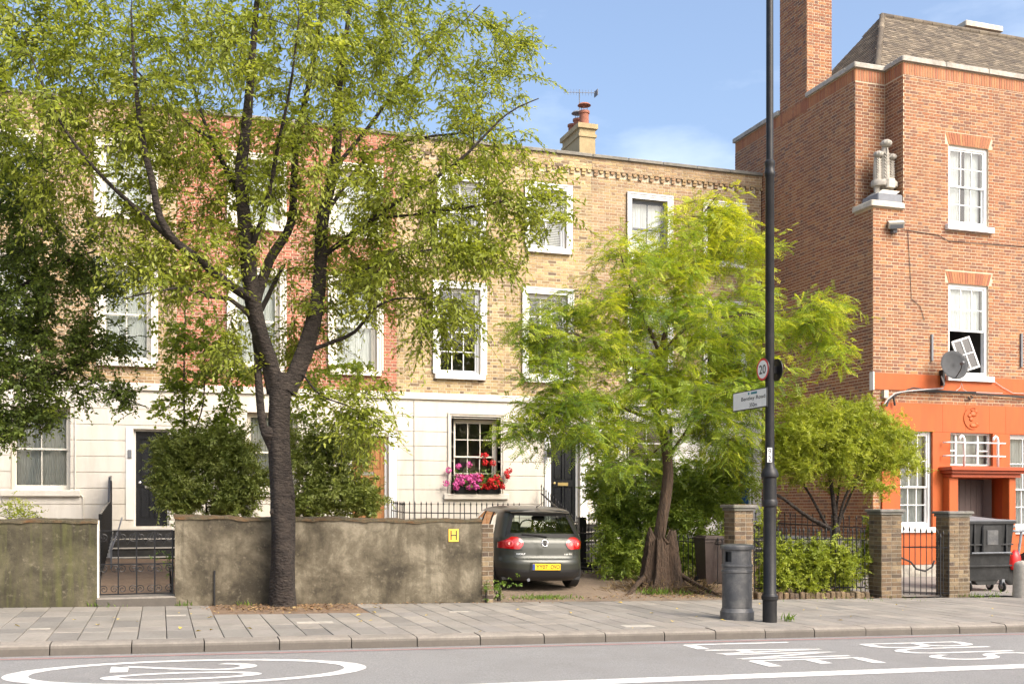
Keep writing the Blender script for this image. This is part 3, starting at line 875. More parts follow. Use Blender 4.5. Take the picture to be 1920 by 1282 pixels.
def doorway(h, x0, x1, z0, z1, m, panels, frame, trim, letter, fw=.07, rec=.10):
    f = MB()
    f.box(x0, x0 + fw, FY + rec - .02, FY + rec + .10, z0, z1); f.box(x1 - fw, x1, FY + rec - .02, FY + rec + .10, z0, z1)
    f.box(x0 + fw, x1 - fw, FY + rec - .02, FY + rec + .10, z1 - fw, z1)
    f.build("door_frame", M[frame], h)
    return panel_door(h, x0 + fw, x1 - fw, z0 + .04, z1 - fw, FY + rec + .02, m, panels, trim, letter=letter)
doorway(hA, -.56, .20, 1.06, 3.27, "door_black", P4, "stucco_white", "chrome", .42, .045)
doorway(hB, 4.28, 5.20, 1.20, 3.22, "door_wood", [(.12, .46, .62, .93), (.54, .88, .62, .93), (.12, .46, .1, .52), (.54, .88, .1, .52)], "white_paint", "chrome", .57)
doorway(hC, 9.34, 10.14, 1.10, 3.34, "door_black", P4, "white_paint", "brass", .45, .06)
doorway(hD, 14.46, 15.18, 1.10, 3.34, "door_blue", [(.06, .2, .05, .95), (.24, .38, .05, .95), (.42, .56, .05, .95), (.6, .74, .05, .95), (.78, .93, .05, .95)], "white_paint", "brass", .45, .05)
# pilaster boards beside the doors
nbox(5.21, 5.40, FY - .05, FY + .05, .3, 3.30).build("door_pilaster", M["white_paint"], hB)
nbox(9.19, 9.33, FY - .06, FY + .05, .3, 3.45).build("door_pilaster", M["white_paint"], hC)
nbox(10.15, 10.36, FY - .06, FY + .05, .3, 3.45).build("door_pilaster", M["white_paint"], hC)
nbox(-.72, -.565, FY - .05, FY + .05, 1.25, 3.30).build("door_pilaster", M["stucco_white"], hA)
nbox(-.68, -.60, FY - .075, FY - .045, 2.62, 2.80).build("entry_phone", M["plastic_grey"], hA)
nbox(4.0, 4.18, FY - .075, FY - .025, 2.42, 2.56).build("number_plate", M["sign_white"], hB)
MB().tube([(5.83, FY - .045, 4.2), (5.83, FY - .045, 1.2)], .009, 6).build("cable", M["cable_pale"], hC)
MB().tube([(-1.76, FY - .05, 4.1), (-1.76, FY - .05, 1.9), (-1.60, FY - .05, 1.75), (-1.60, FY - .05, 1.25), (-1.8, FY - .05, 1.2), (-2.6, FY - .05, 1.2)], .018, 6).build("waste_pipe", M["cream_paint"], hA)
# wall lantern by the black door
ln = MB(); ln.lathe([(0, 0), (.05, .02), (.075, .2), (.02, .28), (0, .3)], (9.26, FY - .17, 2.75), 6); ln.tube([(9.26, FY - .06, 3.1), (9.26, FY - .17, 3.12), (9.26, FY - .17, 3.04)], .012, 6)
ln.build("lantern", M["iron_black"], hC)
# front steps of each house
def steps(h, x0, x1, ztop, n, rise, going, m="stone_grey"):
    for i in range(n):
        z1 = ztop - i * rise
        b = MB(); y0 = FY - .75 - i * going
        b.bbox(x0 - .002 * i, x1 + .002 * i, y0, FY - .04 if i == 0 else y0 + going + .06, z1 - rise - (.3 if i == n - 1 else 0), z1 - .001 * i, .012)
        st = b.build("step", M["step_dark"], h)
        nb = MB(); nb.bbox(x0 - .02, x1 + .02, y0 - .02, y0 + going - .005 if i else FY - .045, z1 + .0005, z1 + .020, .006); nb.build("tread", M[m], st)
steps(hA, -.95, .32, 1.02, 4, .185, .27, "stone_grey")
steps(hB, 4.1, 5.38, 1.14, 4, .2, .27)
steps(hC, 9.16, 10.42, 1.10, 4, .2, .27)
steps(hD, 14.2, 15.38, 1.06, 4, .2, .27)
# chimney stack with pots on the brown house's roof
st = MB(); st.box(10.96, 11.43, 27.0, 28.3, 9.6, 11.95); st.box(10.93, 11.46, 26.97, 28.33, 11.72, 11.80); st.box(10.90, 11.49, 26.94, 28.36, 11.95, 12.08)
stack = st.build("chimney_stack", M["stack_render"], hD)
for i, (yy, hh) in enumerate(((27.22, .42), (27.68, .36), (28.08, .34))):
    p = MB(); p.lathe([(.135, 0), (.13, .02), (.125, hh * .8), (.15, hh * .84), (.15, hh), (.11, hh), (.105, hh * .5)], (11.19, yy, 12.08), 16)
    pot = p.build("chimney_pot", M["terracotta"], stack, smooth=40)
    if i < 2:
        c = MB()
        for a in range(3):
            t = a * 2.1; c.tube([(11.19 + .09 * math.cos(t), yy + .09 * math.sin(t), 12.08 + hh), (11.19 + .09 * math.cos(t), yy + .09 * math.sin(t), 12.26 + hh)], .008, 5)
        c.lathe([(.19, .0), (.15, .045), (.05, .07), (0, .072)], (11.19, yy, 12.24 + hh), 16)
        c.build("pot_cowl", M["terracotta" if i == 0 else "lead_grey"], stack, smooth=40)
ar = thing("tv_aerial", "thin metal television aerial above the chimney pots", "aerial", (11.2, 27.6, 11.9))
MB().tube([(11.2, 27.6, 11.9), (11.2, 27.6, 13.25)], .014, 6).build("mast", M["lead_grey"], ar)
bm_ = MB(); bm_.tube([(10.72, 27.6, 13.12), (11.72, 27.55, 13.2)], .009, 6); bm_.build("boom", M["lead_grey"], ar)
for i in range(11):
    xx = 10.76 + i * .09; MB().tube([(xx, 27.6, 13.05 + i * .008), (xx, 27.6, 13.21 + i * .008)], .005, 5).build("element", M["lead_grey"], ar)
nbox(11.69, 11.71, 27.45, 27.7, 13.12, 13.28).build("reflector", M["lead_grey"], ar)

# ------------------------------------------------------------------ the red brick block on the right
BX, BY, BTOP, NOTCH = 15.47, 20.3, 11.82, 8.40
NX, NYB = 16.3, 20.95                            # notch in the top corner
BXR = 22.4
blk = thing("brick_block", "tall red brick building with orange painted ground floor", "building", (BX, BY, gz(BX, BY)))
wins = [(17.58, 18.74, 8.16, 10.04), (17.58, 18.74, 4.62, 6.78)]
gwin = [(16.17, 17.08, 1.06, 3.28), (17.58, 18.82, 2.50, 3.27), (19.33, 20.72, 1.0, 3.26), (17.60, 19.10, -.08, 2.20)]
b = MB()
NL = Vector((-1, 0, 0)); UY = Vector((0, 1, 0))
panel(b, (BX, BY, 0), UX, NF, BXR - BX, -.5, 8.1, [(q[0] - BX, q[1] - BX, q[2], q[3]) for q in [wins[1]] + gwin], .12)
panel(b, (BX, BY, 0), UX, NF, NX - BX, 8.1, NOTCH, [], .12)
panel(b, (NX, BY, 0), UX, NF, BXR - NX, 8.1, BTOP, [(17.58 - NX, 18.74 - NX, 8.16, 10.04)], .12)
panel(b, (BX, BY, 0), UY, NL, 6.1, -.5, NOTCH, [], .1)
panel(b, (BX, NYB, 0), UY, NL, 6.1 - .65, NOTCH, BTOP, [], .1)
panel(b, (NX, BY, 0), UY, NL, NYB - BY, NOTCH, BTOP, [], .1)
panel(b, (BX, NYB, 0), UX, NF, NX - BX, NOTCH, BTOP, [], .1)
b.quad((BX, BY, NOTCH), (NX, BY, NOTCH), (NX, NYB, NOTCH), (BX, NYB, NOTCH))
b.quad((BX, NYB, BTOP - .25), (BXR, NYB, BTOP - .25), (BXR, 26.4, BTOP - .25), (BX, 26.4, BTOP - .25))
b.quad((BXR, BY, -.5), (BXR, 26.4, -.5), (BXR, 26.4, BTOP), (BXR, BY, BTOP)); b.quad((BX, 26.4, -.5), (BXR, 26.4, -.5), (BXR, 26.4, BTOP), (BX, 26.4, BTOP))
b.build("wall", M["mortar_pale"], blk)
br = Bricks(blk)
fh = [(q[0] - BX, q[1] - BX, q[2] - .02, q[3]) for q in wins]
archs = []
for q in wins:
    fh.append((q[0] - .10 - BX, q[1] + .10 - BX, q[3], q[3] + .30))
ZB0, ZB1, ZO1 = 4.22, 4.60, 3.93                 # orange band, top of the orange ground floor
SOL = BTOP - .30
kw = dict(L=.215, H=.064, J=.0115, proud=.006)
br.face((BX, BY, 0), UX, NF, BXR - BX, ZO1 + .01, ZB0 - .005, [], "brick_red", **kw)
br.face((BX, BY, 0), UX, NF, BXR - BX, ZB1 + .01, SOL - .01, fh + [(-.2, NX - BX, NOTCH - .02, 20)], "brick_red", **kw)
br.face((BX, BY, 0), UX, NF, .2, -.4, ZO1 + .0, [], "brick_red", **kw)
br.face((BX, BY, 0), UY, NL, 6.1, -.4, SOL - .01, [(-.2, NYB - BY, NOTCH - .02, 20), (5.0, 7, -1, 9.9)], "brick_red", **kw)
br.face((NX, BY, 0), UY, NL, NYB - BY - .012, NOTCH + .005, SOL - .01, [], "brick_red", **kw)
br.face((BX, NYB, 0), UX, NF, NX - BX - .012, NOTCH + .005, SOL - .01, [], "brick_red", **kw)
# soldier course under the coping
for (O, U, N, wd) in (((NX, BY, 0), UX, NF, BXR - NX), ((BX, NYB, 0), UX, NF, NX - BX), ((BX, NYB, 0), UY, NL, 5.45), ((NX, BY, 0), UY, NL, NYB - BY)):
    u = .0
    while u < wd - .05:
        br.one(O, U, N, u, u + .062, SOL + .003, BTOP - .02, "brick_orange", .010, False); u += .0745
# gauged flat arches over the upper windows: flared bricks
ab = MB()
for q in wins:
    n = 17; cxm = (q[0] + q[1]) / 2; hw = (q[1] - q[0]) / 2
    for i in range(n):
        a0, a1 = -1 + 2 * i / n, -1 + 2 * (i + 1) / n
        f0, f1 = hw + .0, hw + .095
        e = .006
        pts = [(cxm + a0 * f0 + e, BY - .010, q[3] + .004), (cxm + a1 * f0 - e, BY - .010, q[3] + .004), (cxm + a1 * f1 - e, BY - .010, q[3] + .285), (cxm + a0 * f1 + e, BY - .010, q[3] + .285)]
        MB().prism(pts, (0, .02, 0)).build("arch_brick", M["brick_orange"], blk)
# brick chimney rising through the side wall
CHX0, CHX1, CHY0, CHY1 = BX - .03, 16.2, 22.9, 24.12
chm = MB(); chm.box(BX - .001, CHX1, CHY0, CHY1, BTOP - .32, 15.6); chm.build("chimney_core", M["mortar_pale"], blk)
br.face((BX - .001, CHY0, 0), UX, NF, CHX1 - BX, BTOP - .3, 15.5, [], "brick_red", **kw)
br.face((BX - .001, CHY0, 0), UY, NL, CHY1 - CHY0, SOL - .02, 15.5, [], "brick_red", **kw)
sc_ = MB(); sc_.box(21.4, 22.5, 24.0, 24.9, 13.2, 14.93); sc_.build("chimney_core", M["mortar_pale"], blk)
br.face((21.4, 24.0, 0), UX, NF, 1.1, 13.3, 14.9, [], "brick_red", **kw)
br.face((21.4, 24.0, 0), UY, NL, .9, 13.3, 14.9, [], "brick_red", **kw)
MB().bbox(21.3, 22.6, 23.9, 25.0, 14.93, 15.08, .02).build("chimney_cap", M["stone_pale"], blk)
br.finish()
# stone coping
def cope(x0, x1, y0, y1):
    MB().bbox(x0, x1, y0, y1, BTOP, BTOP + .12, .02).build("coping_stone", M["stone_grey"], blk)
for i in range(5):
    cope(NX - .07 + i * 1.24, NX - .07 + (i + 1) * 1.24 - .006, BY - .07, BY + .3)
cope(NX - .07, NX + .28, BY + .305, NYB - .075)
cope(BX - .07, NX + .28, NYB - .07, NYB + .3)
for (a, c) in ((NYB + .305, 22.0), (22.006, CHY0 - .002), (CHY1 + .002, 25.4), (25.406, 26.45)):
    cope(BX - .07, BX + .3, a, c)
MB().bbox(BX - .10, NX - .002, BY - .08, NYB - .002, NOTCH, NOTCH + .13, .02).build("ledge", M["stone_pale"], blk)
# hipped tiled roof
EZ = BTOP
Rl, Rr = Vector((17.97, 23.2, 14.37)), Vector((26, 23.2, 14.37))
El, Er = Vector((16.125, 21.02, EZ)), Vector((26, 21.02, EZ))
Bl = Vector((16.125, 25.38, EZ)); Br_ = Vector((26, 25.38, EZ))
rb = MB(); rb.add([El, Er, Rr, Rl, Bl, Br_], [(0, 1, 2, 3), (4, 0, 3), (5, 4, 3, 2)])
roof = rb.build("roof", M["coping_dark"], blk)
tiles = []
def tile_slope(P0, Udir, Vdir, ulen, vlen, inside):
    Udir = Udir.normalized(); Vdir = Vdir.normalized(); Nn = Udir.cross(Vdir).normalized()
    if Nn.z < 0: Nn = -Nn
    r = 0; v = 0
    while v < vlen:
        u = -(.082 if r % 2 else 0)
        while u < ulen:
            c = P0 + Udir * (u + .0825) + Vdir * (v + .07)
            if inside(u + .0825, v + .05):
                tiles.append((c, Udir, Vdir, Nn))
            u += .167
        v += .105; r += 1
V1 = (Vector((17.97, 23.2, 14.37)) - Vector((17.97, 21.02, EZ)))
vl = V1.length
tile_slope(El, Vector((1, 0, 0)), V1, 6.6, vl, lambda u, v: u > 1.845 * v / vl)
V2 = (Vector((17.97, 23.2, 14.37)) - Vector((16.125, 23.2, EZ)))
v2 = V2.length
tile_slope(El, Vector((0, 1, 0)), V2, 4.36, v2, lambda u, v: u > 2.18 * v / v2 and u < 4.36 - 2.18 * v / v2)
tm = {}
trest = MB()
def tile_geo(b, c, U, V, N):
    k = Matrix((U, V, N)).transposed()
    k = k @ Matrix.Rotation(-.085, 3, 'X')
    b.obox(c + N * .012, (.162, .17, .014), k)
tiles.sort(key=lambda q: pix(q[0])[2])
for i, (c, U, V, N) in enumerate(tiles):
    x, y, d = pix(c)
    if i < 300 and x < 1915:
        key = tuple(round(t, 2) for t in U)
        if key not in tm:
            q = MB(); tile_geo(q, Vector((0, 0, 0)), U, V, N); tm[key] = q.mesh("roof_tile", M["tile"])
        o = link("roof_tile", tm[key], roof, c + N * rnd.uniform(0, .004))
    else:
        tile_geo(trest, c + N * rnd.uniform(0, .004), U, V, N)
o = trest.build("roof_tiling", M["tile"], roof); o["kind"] = "stuff"
hp = MB()
for (a, c) in ((El, Rl), (Rl, Rr)):
    n = int((c - a).length / .3)
    for i in range(n):
        p, q = a.lerp(c, i / n), a.lerp(c, (i + 1.1) / n)
        hp.tube([p + Vector((0, 0, .0)), q + Vector((0, 0, .012))], [.085, .075], 8)
hp.build("ridge_tiles", M["tile"], roof, smooth=50)
# orange rendered ground floor, in large slabs
def orange_cells(x0, x1, z0, z1, y0, holes, m="render_orange", name="render_panel"):
    for (a, c, d, e) in runs(x0, x1, z0, z1, holes):
        nbox(a, c, y0, BY + .02, d, e).build(name, M[m], blk)
xe = [BX + .21, 17.36, 18.02, 18.72, 19.2, BXR]
for i in range(len(xe) - 1):
    orange_cells(xe[i] + .0025, xe[i + 1] - .0025, 3.28, ZO1, BY - .06, gwin)
orange_cells(BX + .21, BXR, .62, 3.275, BY - .06, gwin)
orange_cells(BX + .21, BXR, .20, .61, BY - .075, gwin)
orange_cells(BX + .19, BXR, -.45, .19, BY - .10, gwin, "stone_grey", "plinth")
nbox(BX - .012, BXR, BY - .03, BY + .02, ZB0, ZB1).build("orange_band", M["render_orange"], blk)
nbox(BX - .03, BX - .002, BY - .05, BY + .09, ZB0 - .02, ZB1 + .02).build("band_end", M["stucco_white"], blk)
nbox(BX - .02, BX, BY - .03, BY + 4.7, -.5, .78).build("side_plinth", M["stucco_white"], blk)
# windows of the block
window(blk, *wins[0], BY, 3, 2, 2, "white_paint", inside=('net', 'part', "net_curtain"), recess=.05, fw=.07)
w2 = window(blk, *wins[1], BY, 3, 2, 2, "white_paint", inside=None, recess=.05, fw=.07, open_low=True)
cu = MB(); n = 40
for i in range(n + 1):
    xx = 17.68 + .98 * i / n; cu.v += [(xx, BY + .2 + .012 * math.sin(i * 1.6), 5.72), (xx, BY + .2 + .012 * math.sin(i * 1.6), 6.72)]
cu.f = [(2 * i, 2 * i + 2, 2 * i + 3, 2 * i + 1) for i in range(n)]
cu.build("net_curtain", M["net_curtain"], w2, smooth=True)
# lower sash tilted open into the room
tl = MB(); Rm = Matrix.Rotation(RAD(-17), 3, 'Y') @ Matrix.Rotation(RAD(-8), 3, 'X')
def tb(x0, x1, z0, z1, y0=-.018, y1=.018):
    tl.obox(Vector((18.17, BY + .11, 5.15)) + Rm @ Vector(((x0 + x1) / 2, (y0 + y1) / 2, (z0 + z1) / 2)), (x1 - x0, y1 - y0, z1 - z0), Rm)
for q in ((-.27, -.23, -.39, .39), (.23, .27, -.39, .39), (-.23, .23, .35, .39), (-.23, .23, -.39, -.35), (-.012, .012, -.35, .35), (-.23, -.012, -.012, .012), (.012, .23, -.012, .012)):
    tb(*q)
tl.build("open_sash", M["white_paint"], w2)
gp = [Vector((18.17, BY + .11, 5.15)) + Rm @ Vector(q) for q in ((-.23, 0, -.35), (.23, 0, -.35), (.23, 0, .35), (-.23, 0, .35))]
MB().quad(*gp).build("pane", M["glass"], w2)
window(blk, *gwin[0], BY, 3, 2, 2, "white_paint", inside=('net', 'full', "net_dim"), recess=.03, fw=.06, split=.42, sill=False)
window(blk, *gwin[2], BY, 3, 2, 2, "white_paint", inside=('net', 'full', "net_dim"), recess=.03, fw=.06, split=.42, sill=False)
for q in (gwin[0], gwin[2]):
    nbox(q[0] - .04, q[1] + .04, BY - .12, BY + .03, q[2] - .12, q[2] - .003).build("sill", M["white_paint"], blk)
# small window over the door: three lights
q = gwin[1]
f = MB(); y = BY + .06
for (a, c, d, e) in ((q[0], q[0] + .04, q[2], q[3]), (q[1] - .04, q[1], q[2], q[3]), (q[0] + .04, q[1] - .04, q[3] - .04, q[3]), (q[0] + .04, q[1] - .04, q[2], q[2] + .04), (17.82, 17.87, q[2] + .04, q[3] - .04), (18.46, 18.51, q[2] + .04, q[3] - .04), (17.62, 17.82, 2.84, 2.875), (18.51, 18.78, 2.84, 2.875)):
    f.box(a, c, y, y + .06, d, e)
sw = f.build("window", M["white_paint"], blk)
for (a, c) in ((q[0] + .04, 17.82), (17.87, 18.46), (18.51, q[1] - .04)):
    MB().quad((a, y + .03, q[2] + .04), (c, y + .03, q[2] + .04), (c, y + .03, q[3] - .04), (a, y + .03, q[3] - .04)).build("pane", M["glass"], sw)
nbox(q[0] - .1, q[1] + .1, y + .16, y + .2, q[2] - .1, q[3] + .1).build("blind", M["net_dim"], sw)
# white guard rail with two hooped posts in front of it
gr = thing("guard_rail", "white tubular guard rail above the orange doorway", "guard rail", (18.2, BY - .2, 2.5))
for zz in (2.72, 3.03):
    MB().tube([(17.33, BY - .10, zz), (17.38, BY - .24, zz), (19.02, BY - .24, zz), (19.07, BY - .10, zz)], .018, 8).build("rail", M["white_paint"], gr, smooth=True)
for xx in (17.82, 18.80):
    MB().tube([(xx, BY - .24, 2.46), (xx, BY - .24, 3.1), (xx - .02, BY - .24, 3.16), (xx - .07, BY - .24, 3.19), (xx - .12, BY - .24, 3.16), (xx - .13, BY - .24, 3.09)], .03, 8).build("hooped_post", M["white_paint"], gr, smooth=True)
# doorway: canopy, pilasters, deep reveal and brown door
for (x0, x1, d, z0, z1) in ((17.24, 19.50, .50, 2.38, 2.46), (17.30, 19.44, .43, 2.31, 2.378), (17.36, 19.38, .36, 2.22, 2.308)):
    MB().bbox(x0, x1, BY - d, BY - .05, z0, z1, .015).build("canopy", M["render_red"], blk)
MB().bbox(17.36, 17.62, BY - .28, BY - .05, -.3, 2.218, .012).build("pilaster", M["render_orange"], blk)
MB().bbox(19.10, 19.30, BY - .28, BY - .05, -.3, 2.218, .012).build("pilaster", M["render_orange"], blk)
rv = MB(); rv.quad((17.622, BY - .06, -.1), (17.622, BY + .5, -.1), (17.622, BY + .5, 2.2), (17.622, BY - .06, 2.2)); rv.quad((19.098, BY + .5, -.1), (19.098, BY - .06, -.1), (19.098, BY - .06, 2.2), (19.098, BY + .5, 2.2)); rv.quad((17.62, BY - .06, 2.197), (19.10, BY - .06, 2.197), (19.10, BY + .5, 2.197), (17.62, BY + .5, 2.197))
rv.build("door_reveal", M["render_red"], blk)
db = MB()
for i in range(9):
    db.box(17.61 + i * .1655, 17.61 + i * .1655 + .158, BY + .42, BY + .47, -.08, 2.19)
db.box(17.60, 19.10, BY + .45, BY + .50, -.08, 2.195)
db.build("door", M["door_brown"], blk)
# raised roundel over the door: a crescent rim with a worn relief
em = MB()
cx, cz, R_ = 18.22, 3.62, .26
n = 30
for i in range(n):
    t = RAD(70 + 250 * i / n); t2 = RAD(70 + 250 * (i + 1) / n)
    wd = .012 + .03 * math.sin(math.pi * i / n)
    pts = []
    for (tt, rr) in ((t, R_), (t2, R_), (t2, R_ - wd), (t, R_ - wd)):
        pts.append((cx + rr * math.cos(tt), BY - .06, cz + rr * math.sin(tt)))
    em.prism(pts, (0, -.02, 0))
em.build("roundel_rim", M["render_orange"], blk)
for k, (dx, dz, rr, sx) in enumerate(((.02, .10, .07, 1.5), (-.08, .06, .05, 1.3), (.10, .16, .045, 1.2), (-.02, .19, .03, 1.2), (.03, -.17, .06, 2.0), (.12, -.13, .035, 1.4), (-.04, -.02, .06, 1.)) ):
    e_ = MB(); e_.lathe([(.0, -.02), (rr * .6, -.012), (rr, 0), (rr * .6, .012), (0, .02)], (cx + dx, BY - .062, cz + dz), 12, Matrix.Rotation(RAD(90), 3, 'X') , sx, 1)
    e_.build("roundel_relief", M["render_orange"], blk, smooth=True)
# iron straps, cables, floodlight, junction box
nbox(17.06, 17.11, BY - .05, BY + .02, 4.93, 5.55).build("wall_vent_strip", M["plastic_grey"], blk)
nbox(19.68, 19.73, BY - .05, BY + .02, 4.9, 5.7).build("wall_vent_strip", M["plastic_grey"], blk)
nbox(15.70, 15.82, BY - .1, BY + .0, 4.02, 4.2).build("junction_box", M["stone_pale"], blk)
def wallrun(pxs, r, m, off=.07, name="cable"):
    MB().tube([onY(x, y, BY - off) for (x, y) in pxs], r, 6).build(name, M[m], blk)
wallrun([(1668, 748), (1680, 741), (1692, 735), (1720, 732), (1750, 734), (1800, 736), (1850, 739), (1935, 746)], .022, "cable_dark", .09)
wallrun([(1656, 760), (1665, 748), (1678, 737), (1700, 733), (1735, 730), (1768, 728), (1770, 720), (1765, 705)], .016, "cable_pale", .12)
wallrun([(1700, 731), (1712, 727), (1740, 731), (1790, 734), (1830, 735)], .018, "cable_dark", .11)
wallrun([(1662, 762), (1666, 750), (1675, 742), (1678, 760)], .025, "cable_dark", .13)
wallrun([(1792, 733), (1800, 727), (1803, 718), (1806, 730), (1814, 734), (1850, 736), (1880, 737)], .007, "cable_pale", .10)
wallrun([(1863, 714), (1880, 726), (1900, 737), (1935, 738)], .007, "cable_pale", .06)
wallrun([(1702, 434), (1705, 480), (1709, 560), (1726, 575), (1733, 600)], .006, "cable_dark", .02)
wallrun([(1690, 430), (1760, 441), (1778, 452), (1860, 458), (1940, 464)], .007, "cable_dark", .02)
wallrun([(1815, 744), (1818, 748), (1824, 745), (1820, 742)], .02, "cable_dark", .08)
p = onY(1680, 421, BY - .14)
fl = thing("floodlight", "small grey security floodlight on the brick corner", "floodlight", (p.x, BY, p.z))
fm = Matrix.Rotation(RAD(-28), 3, 'Z') @ Matrix.Rotation(RAD(28), 3, 'X')
fb = MB(); fb.obox(p, (.34, .20, .14), fm); fb.build("lamp_head", M["stone_pale"], fl)
fb = MB(); fb.obox(p + fm @ Vector((0, -.105, -.02)), (.28, .012, .09), fm); fb.build("lens", M["plastic_grey"], fl)
nbox(p.x - .05, p.x + .05, BY - .12, BY + .01, p.z - .18, p.z - .06).build("bracket", M["plastic_grey"], fl)
# satellite dish
p = onY(1787, 686, BY - .42)
sd = thing("satellite_dish", "dark grey satellite dish under the open window", "satellite dish", (p.x, BY, p.z))
dm = Matrix.Rotation(RAD(-14), 3, 'Z') @ Matrix.Rotation(RAD(90 - 14), 3, 'X')
d_ = MB(); prof = [(.0, .0), (.1, -.006), (.2, -.024), (.28, -.048), (.345, -.075), (.35, -.07), (.28, -.04), (.1, .004), (0, .01)]
d_.lathe([(r, -z) for r, z in prof], p, 32, dm, .92, 1.)
d_.build("dish", M["dish_grey"], sd, smooth=True)
MB().tube([p + dm @ Vector((0, -.30, .06)), p + dm @ Vector((0, -.22, .3)), p + dm @ Vector((0, -.12, .40))], .012, 6).build("feed_arm", M["plastic_black"], sd)
l_ = MB(); l_.lathe([(.0, 0), (.035, 0), (.035, .09), (.02, .12), (0, .12)], p + dm @ Vector((0, -.09, .36)), 10, dm); l_.build("receiver", M["plastic_grey"], sd)
MB().tube([p + dm @ Vector((0, 0, -.01)), p + Vector((0, .2, -.05)), Vector((p.x, BY + .0, p.z - .1))], .022, 6).build("mount", M["plastic_black"], sd)
nbox(p.x - .03, p.x + .03, BY - .12, BY + .0, p.z - .42, p.z - .05).build("wall_bracket", M["plastic_black"], sd)
# stone plume emblem on the corner ledge: three curled feathers bound by a band
zt = NOTCH + .13
pl = thing("stone_plume", "carved stone three feather emblem standing on the brick corner ledge", "statue", (15.95, BY + .28, zt))
cx, cy = 15.98, BY + .26
MB().bbox(cx - .38, cx + .30, cy - .27, cy + .32, zt, zt + .20, .02).build("plinth", M["lead_grey"], pl)
MB().prism([(cx - .34, cy - .24, zt + .20), (cx - .34, cy + .26, zt + .20), (cx - .22, cy + .20, zt + .30), (cx - .20, cy - .2, zt + .30)], (.48, 0, 0)).build("base_block", M["stone_pale"], pl)
for i, (dx, dy, hh, rr) in enumerate(((0, -.02, 1.22, .112), (-.20, .0, .94, .096), (.19, .02, .92, .096))):
    z0 = zt + .26
    ft = MB()
    ft.lathe([(rr * .75, 0), (rr * .85, .1), (rr * 1.05, .35), (rr, hh * .6), (rr * .85, hh * .82), (rr * .6, hh * .9)], (cx + dx, cy + dy, z0), 16, None, 1, .75)
    fo = ft.build("feather", M["stone_grey"], pl, smooth=50)
    cr = MB(); rc = rr * 1.12
    n = 22
    vs = []
    for a in range(7):
        ph = math.pi * a / 6
        for k in range(n):
            t = 2 * math.pi * k / n; g = 1 + .10 * (1 if k % 2 else -1) * math.sin(ph)
            vs.append((cx + dx + rc * g * math.sin(ph) * math.cos(t), cy + dy - .05 + rc * g * math.sin(ph) * math.sin(t), z0 + hh * .95 + rc * .72 * math.cos(ph)))
    fs = [(a * n + k, a * n + (k + 1) % n, (a + 1) * n + (k + 1) % n, (a + 1) * n + k) for a in range(6) for k in range(n)]
    cr.add(vs, fs); cr.build("curl", M["stone_grey"], fo, smooth=60)
    rb_ = MB(); rb_.box(cx + dx - .014, cx + dx + .014, cy + dy - rr * .86, cy + dy - rr * .6, z0 + .22, z0 + hh * .86)
    for k in range(9):
        zz = z0 + .3 + k * (hh * .56) / 9
        for s_ in (-1, 1):
            rb_.obox((cx + dx + s_ * rr * .42, cy + dy - rr * .70, zz), (rr * .62, .03, .02), Matrix.Rotation(s_ * -.75, 3, 'Y'))
    rb_.build("barbs", M["stone_grey"], fo)
bd = MB(); bd.lathe([(.33, 0), (.345, .03), (.345, .10), (.33, .13)], (cx, cy, zt + .42), 24, None, 1, .62); bd.build("coronet", M["stone_grey"], pl, smooth=40)
MB().bbox(cx - .09, cx + .13, cy - .25, cy - .13, zt + .36, zt + .58, .03).build("scroll", M["stone_pale"], pl)

# ------------------------------------------------------------------ garden walls, piers, gates, railings
def rough_wall(name, label, x0, x1, zt0, zt1, thick=.26, m="wall_cement"):
    w = thing(name, label, "wall", ((x0 + x1) / 2, WY + thick / 2, gz((x0 + x1) / 2)))
    b = MB(); nx = max(8, int((x1 - x0) / .11)); nz = 12
    rr = random.Random(int(x0 * 10) + 77)
    def zt(x): return zt0 + (zt1 - zt0) * (x - x0) / (x1 - x0) + .010 * math.sin(x * 3.1) + .007 * math.sin(x * 7.7 + 1)
    for j in range(nz + 1):
        for i in range(nx + 1):
            x = x0 + (x1 - x0) * i / nx; zb = gz(x) - .08
            z = zb + (zt(x) - .03 - zb) * j / nz
            d = .010 * math.sin(x * 2.3 + j * .7) + rr.uniform(-.006, .006) + (.014 if j == 0 else 0)
            b.v.append((x, WY + (d if 0 < i < nx else 0), z))
    for j in range(nz):
        for i in range(nx):
            a = j * (nx + 1) + i; b.f.append((a, a + 1, a + nx + 2, a + nx + 1))
    for (xx) in (x0, x1):
        b.quad((xx, WY, gz(xx) - .08), (xx, WY + thick, gz(xx) - .08), (xx, WY + thick, zt(xx) - .03), (xx, WY, zt(xx) - .03))
    b.quad((x1, WY + thick, gz(x1) - .2), (x0, WY + thick, gz(x0) - .2), (x0, WY + thick, zt0 - .03), (x1, WY + thick, zt1 - .03))
    b.build("wall_body", M[m], w, smooth=40)
    c = MB()
    ys = [-.025, -.02, .03, .13, .23, thick + .015, thick + .02]; zz = [-.045, -.012, .006, .018, .006, -.012, -.05]
    n = nx
    for i in range(n + 1):
        x = x0 - .01 + (x1 - x0 + .02) * i / n
        for k in range(7):
            c.v.append((x, WY + ys[k] + rr.uniform(-.006, .006), zt(min(max(x, x0), x1)) + zz[k] + rr.uniform(-.011, .011)))
    for i in range(n):
        for k in range(6):
            a = i * 7 + k; c.f.append((a, a + 7, a + 8, a + 1))
    c.f.append(tuple(range(7))); c.f.append(tuple(n * 7 + k for k in range(6, -1, -1)))
    c.build("mossy_coping", M["moss_top"], w, smooth=40)
    return w
xl = onY(182, 1000, WY).x; xr = onY(328, 1000, WY).x; xe_ = onY(903, 1000, WY).x
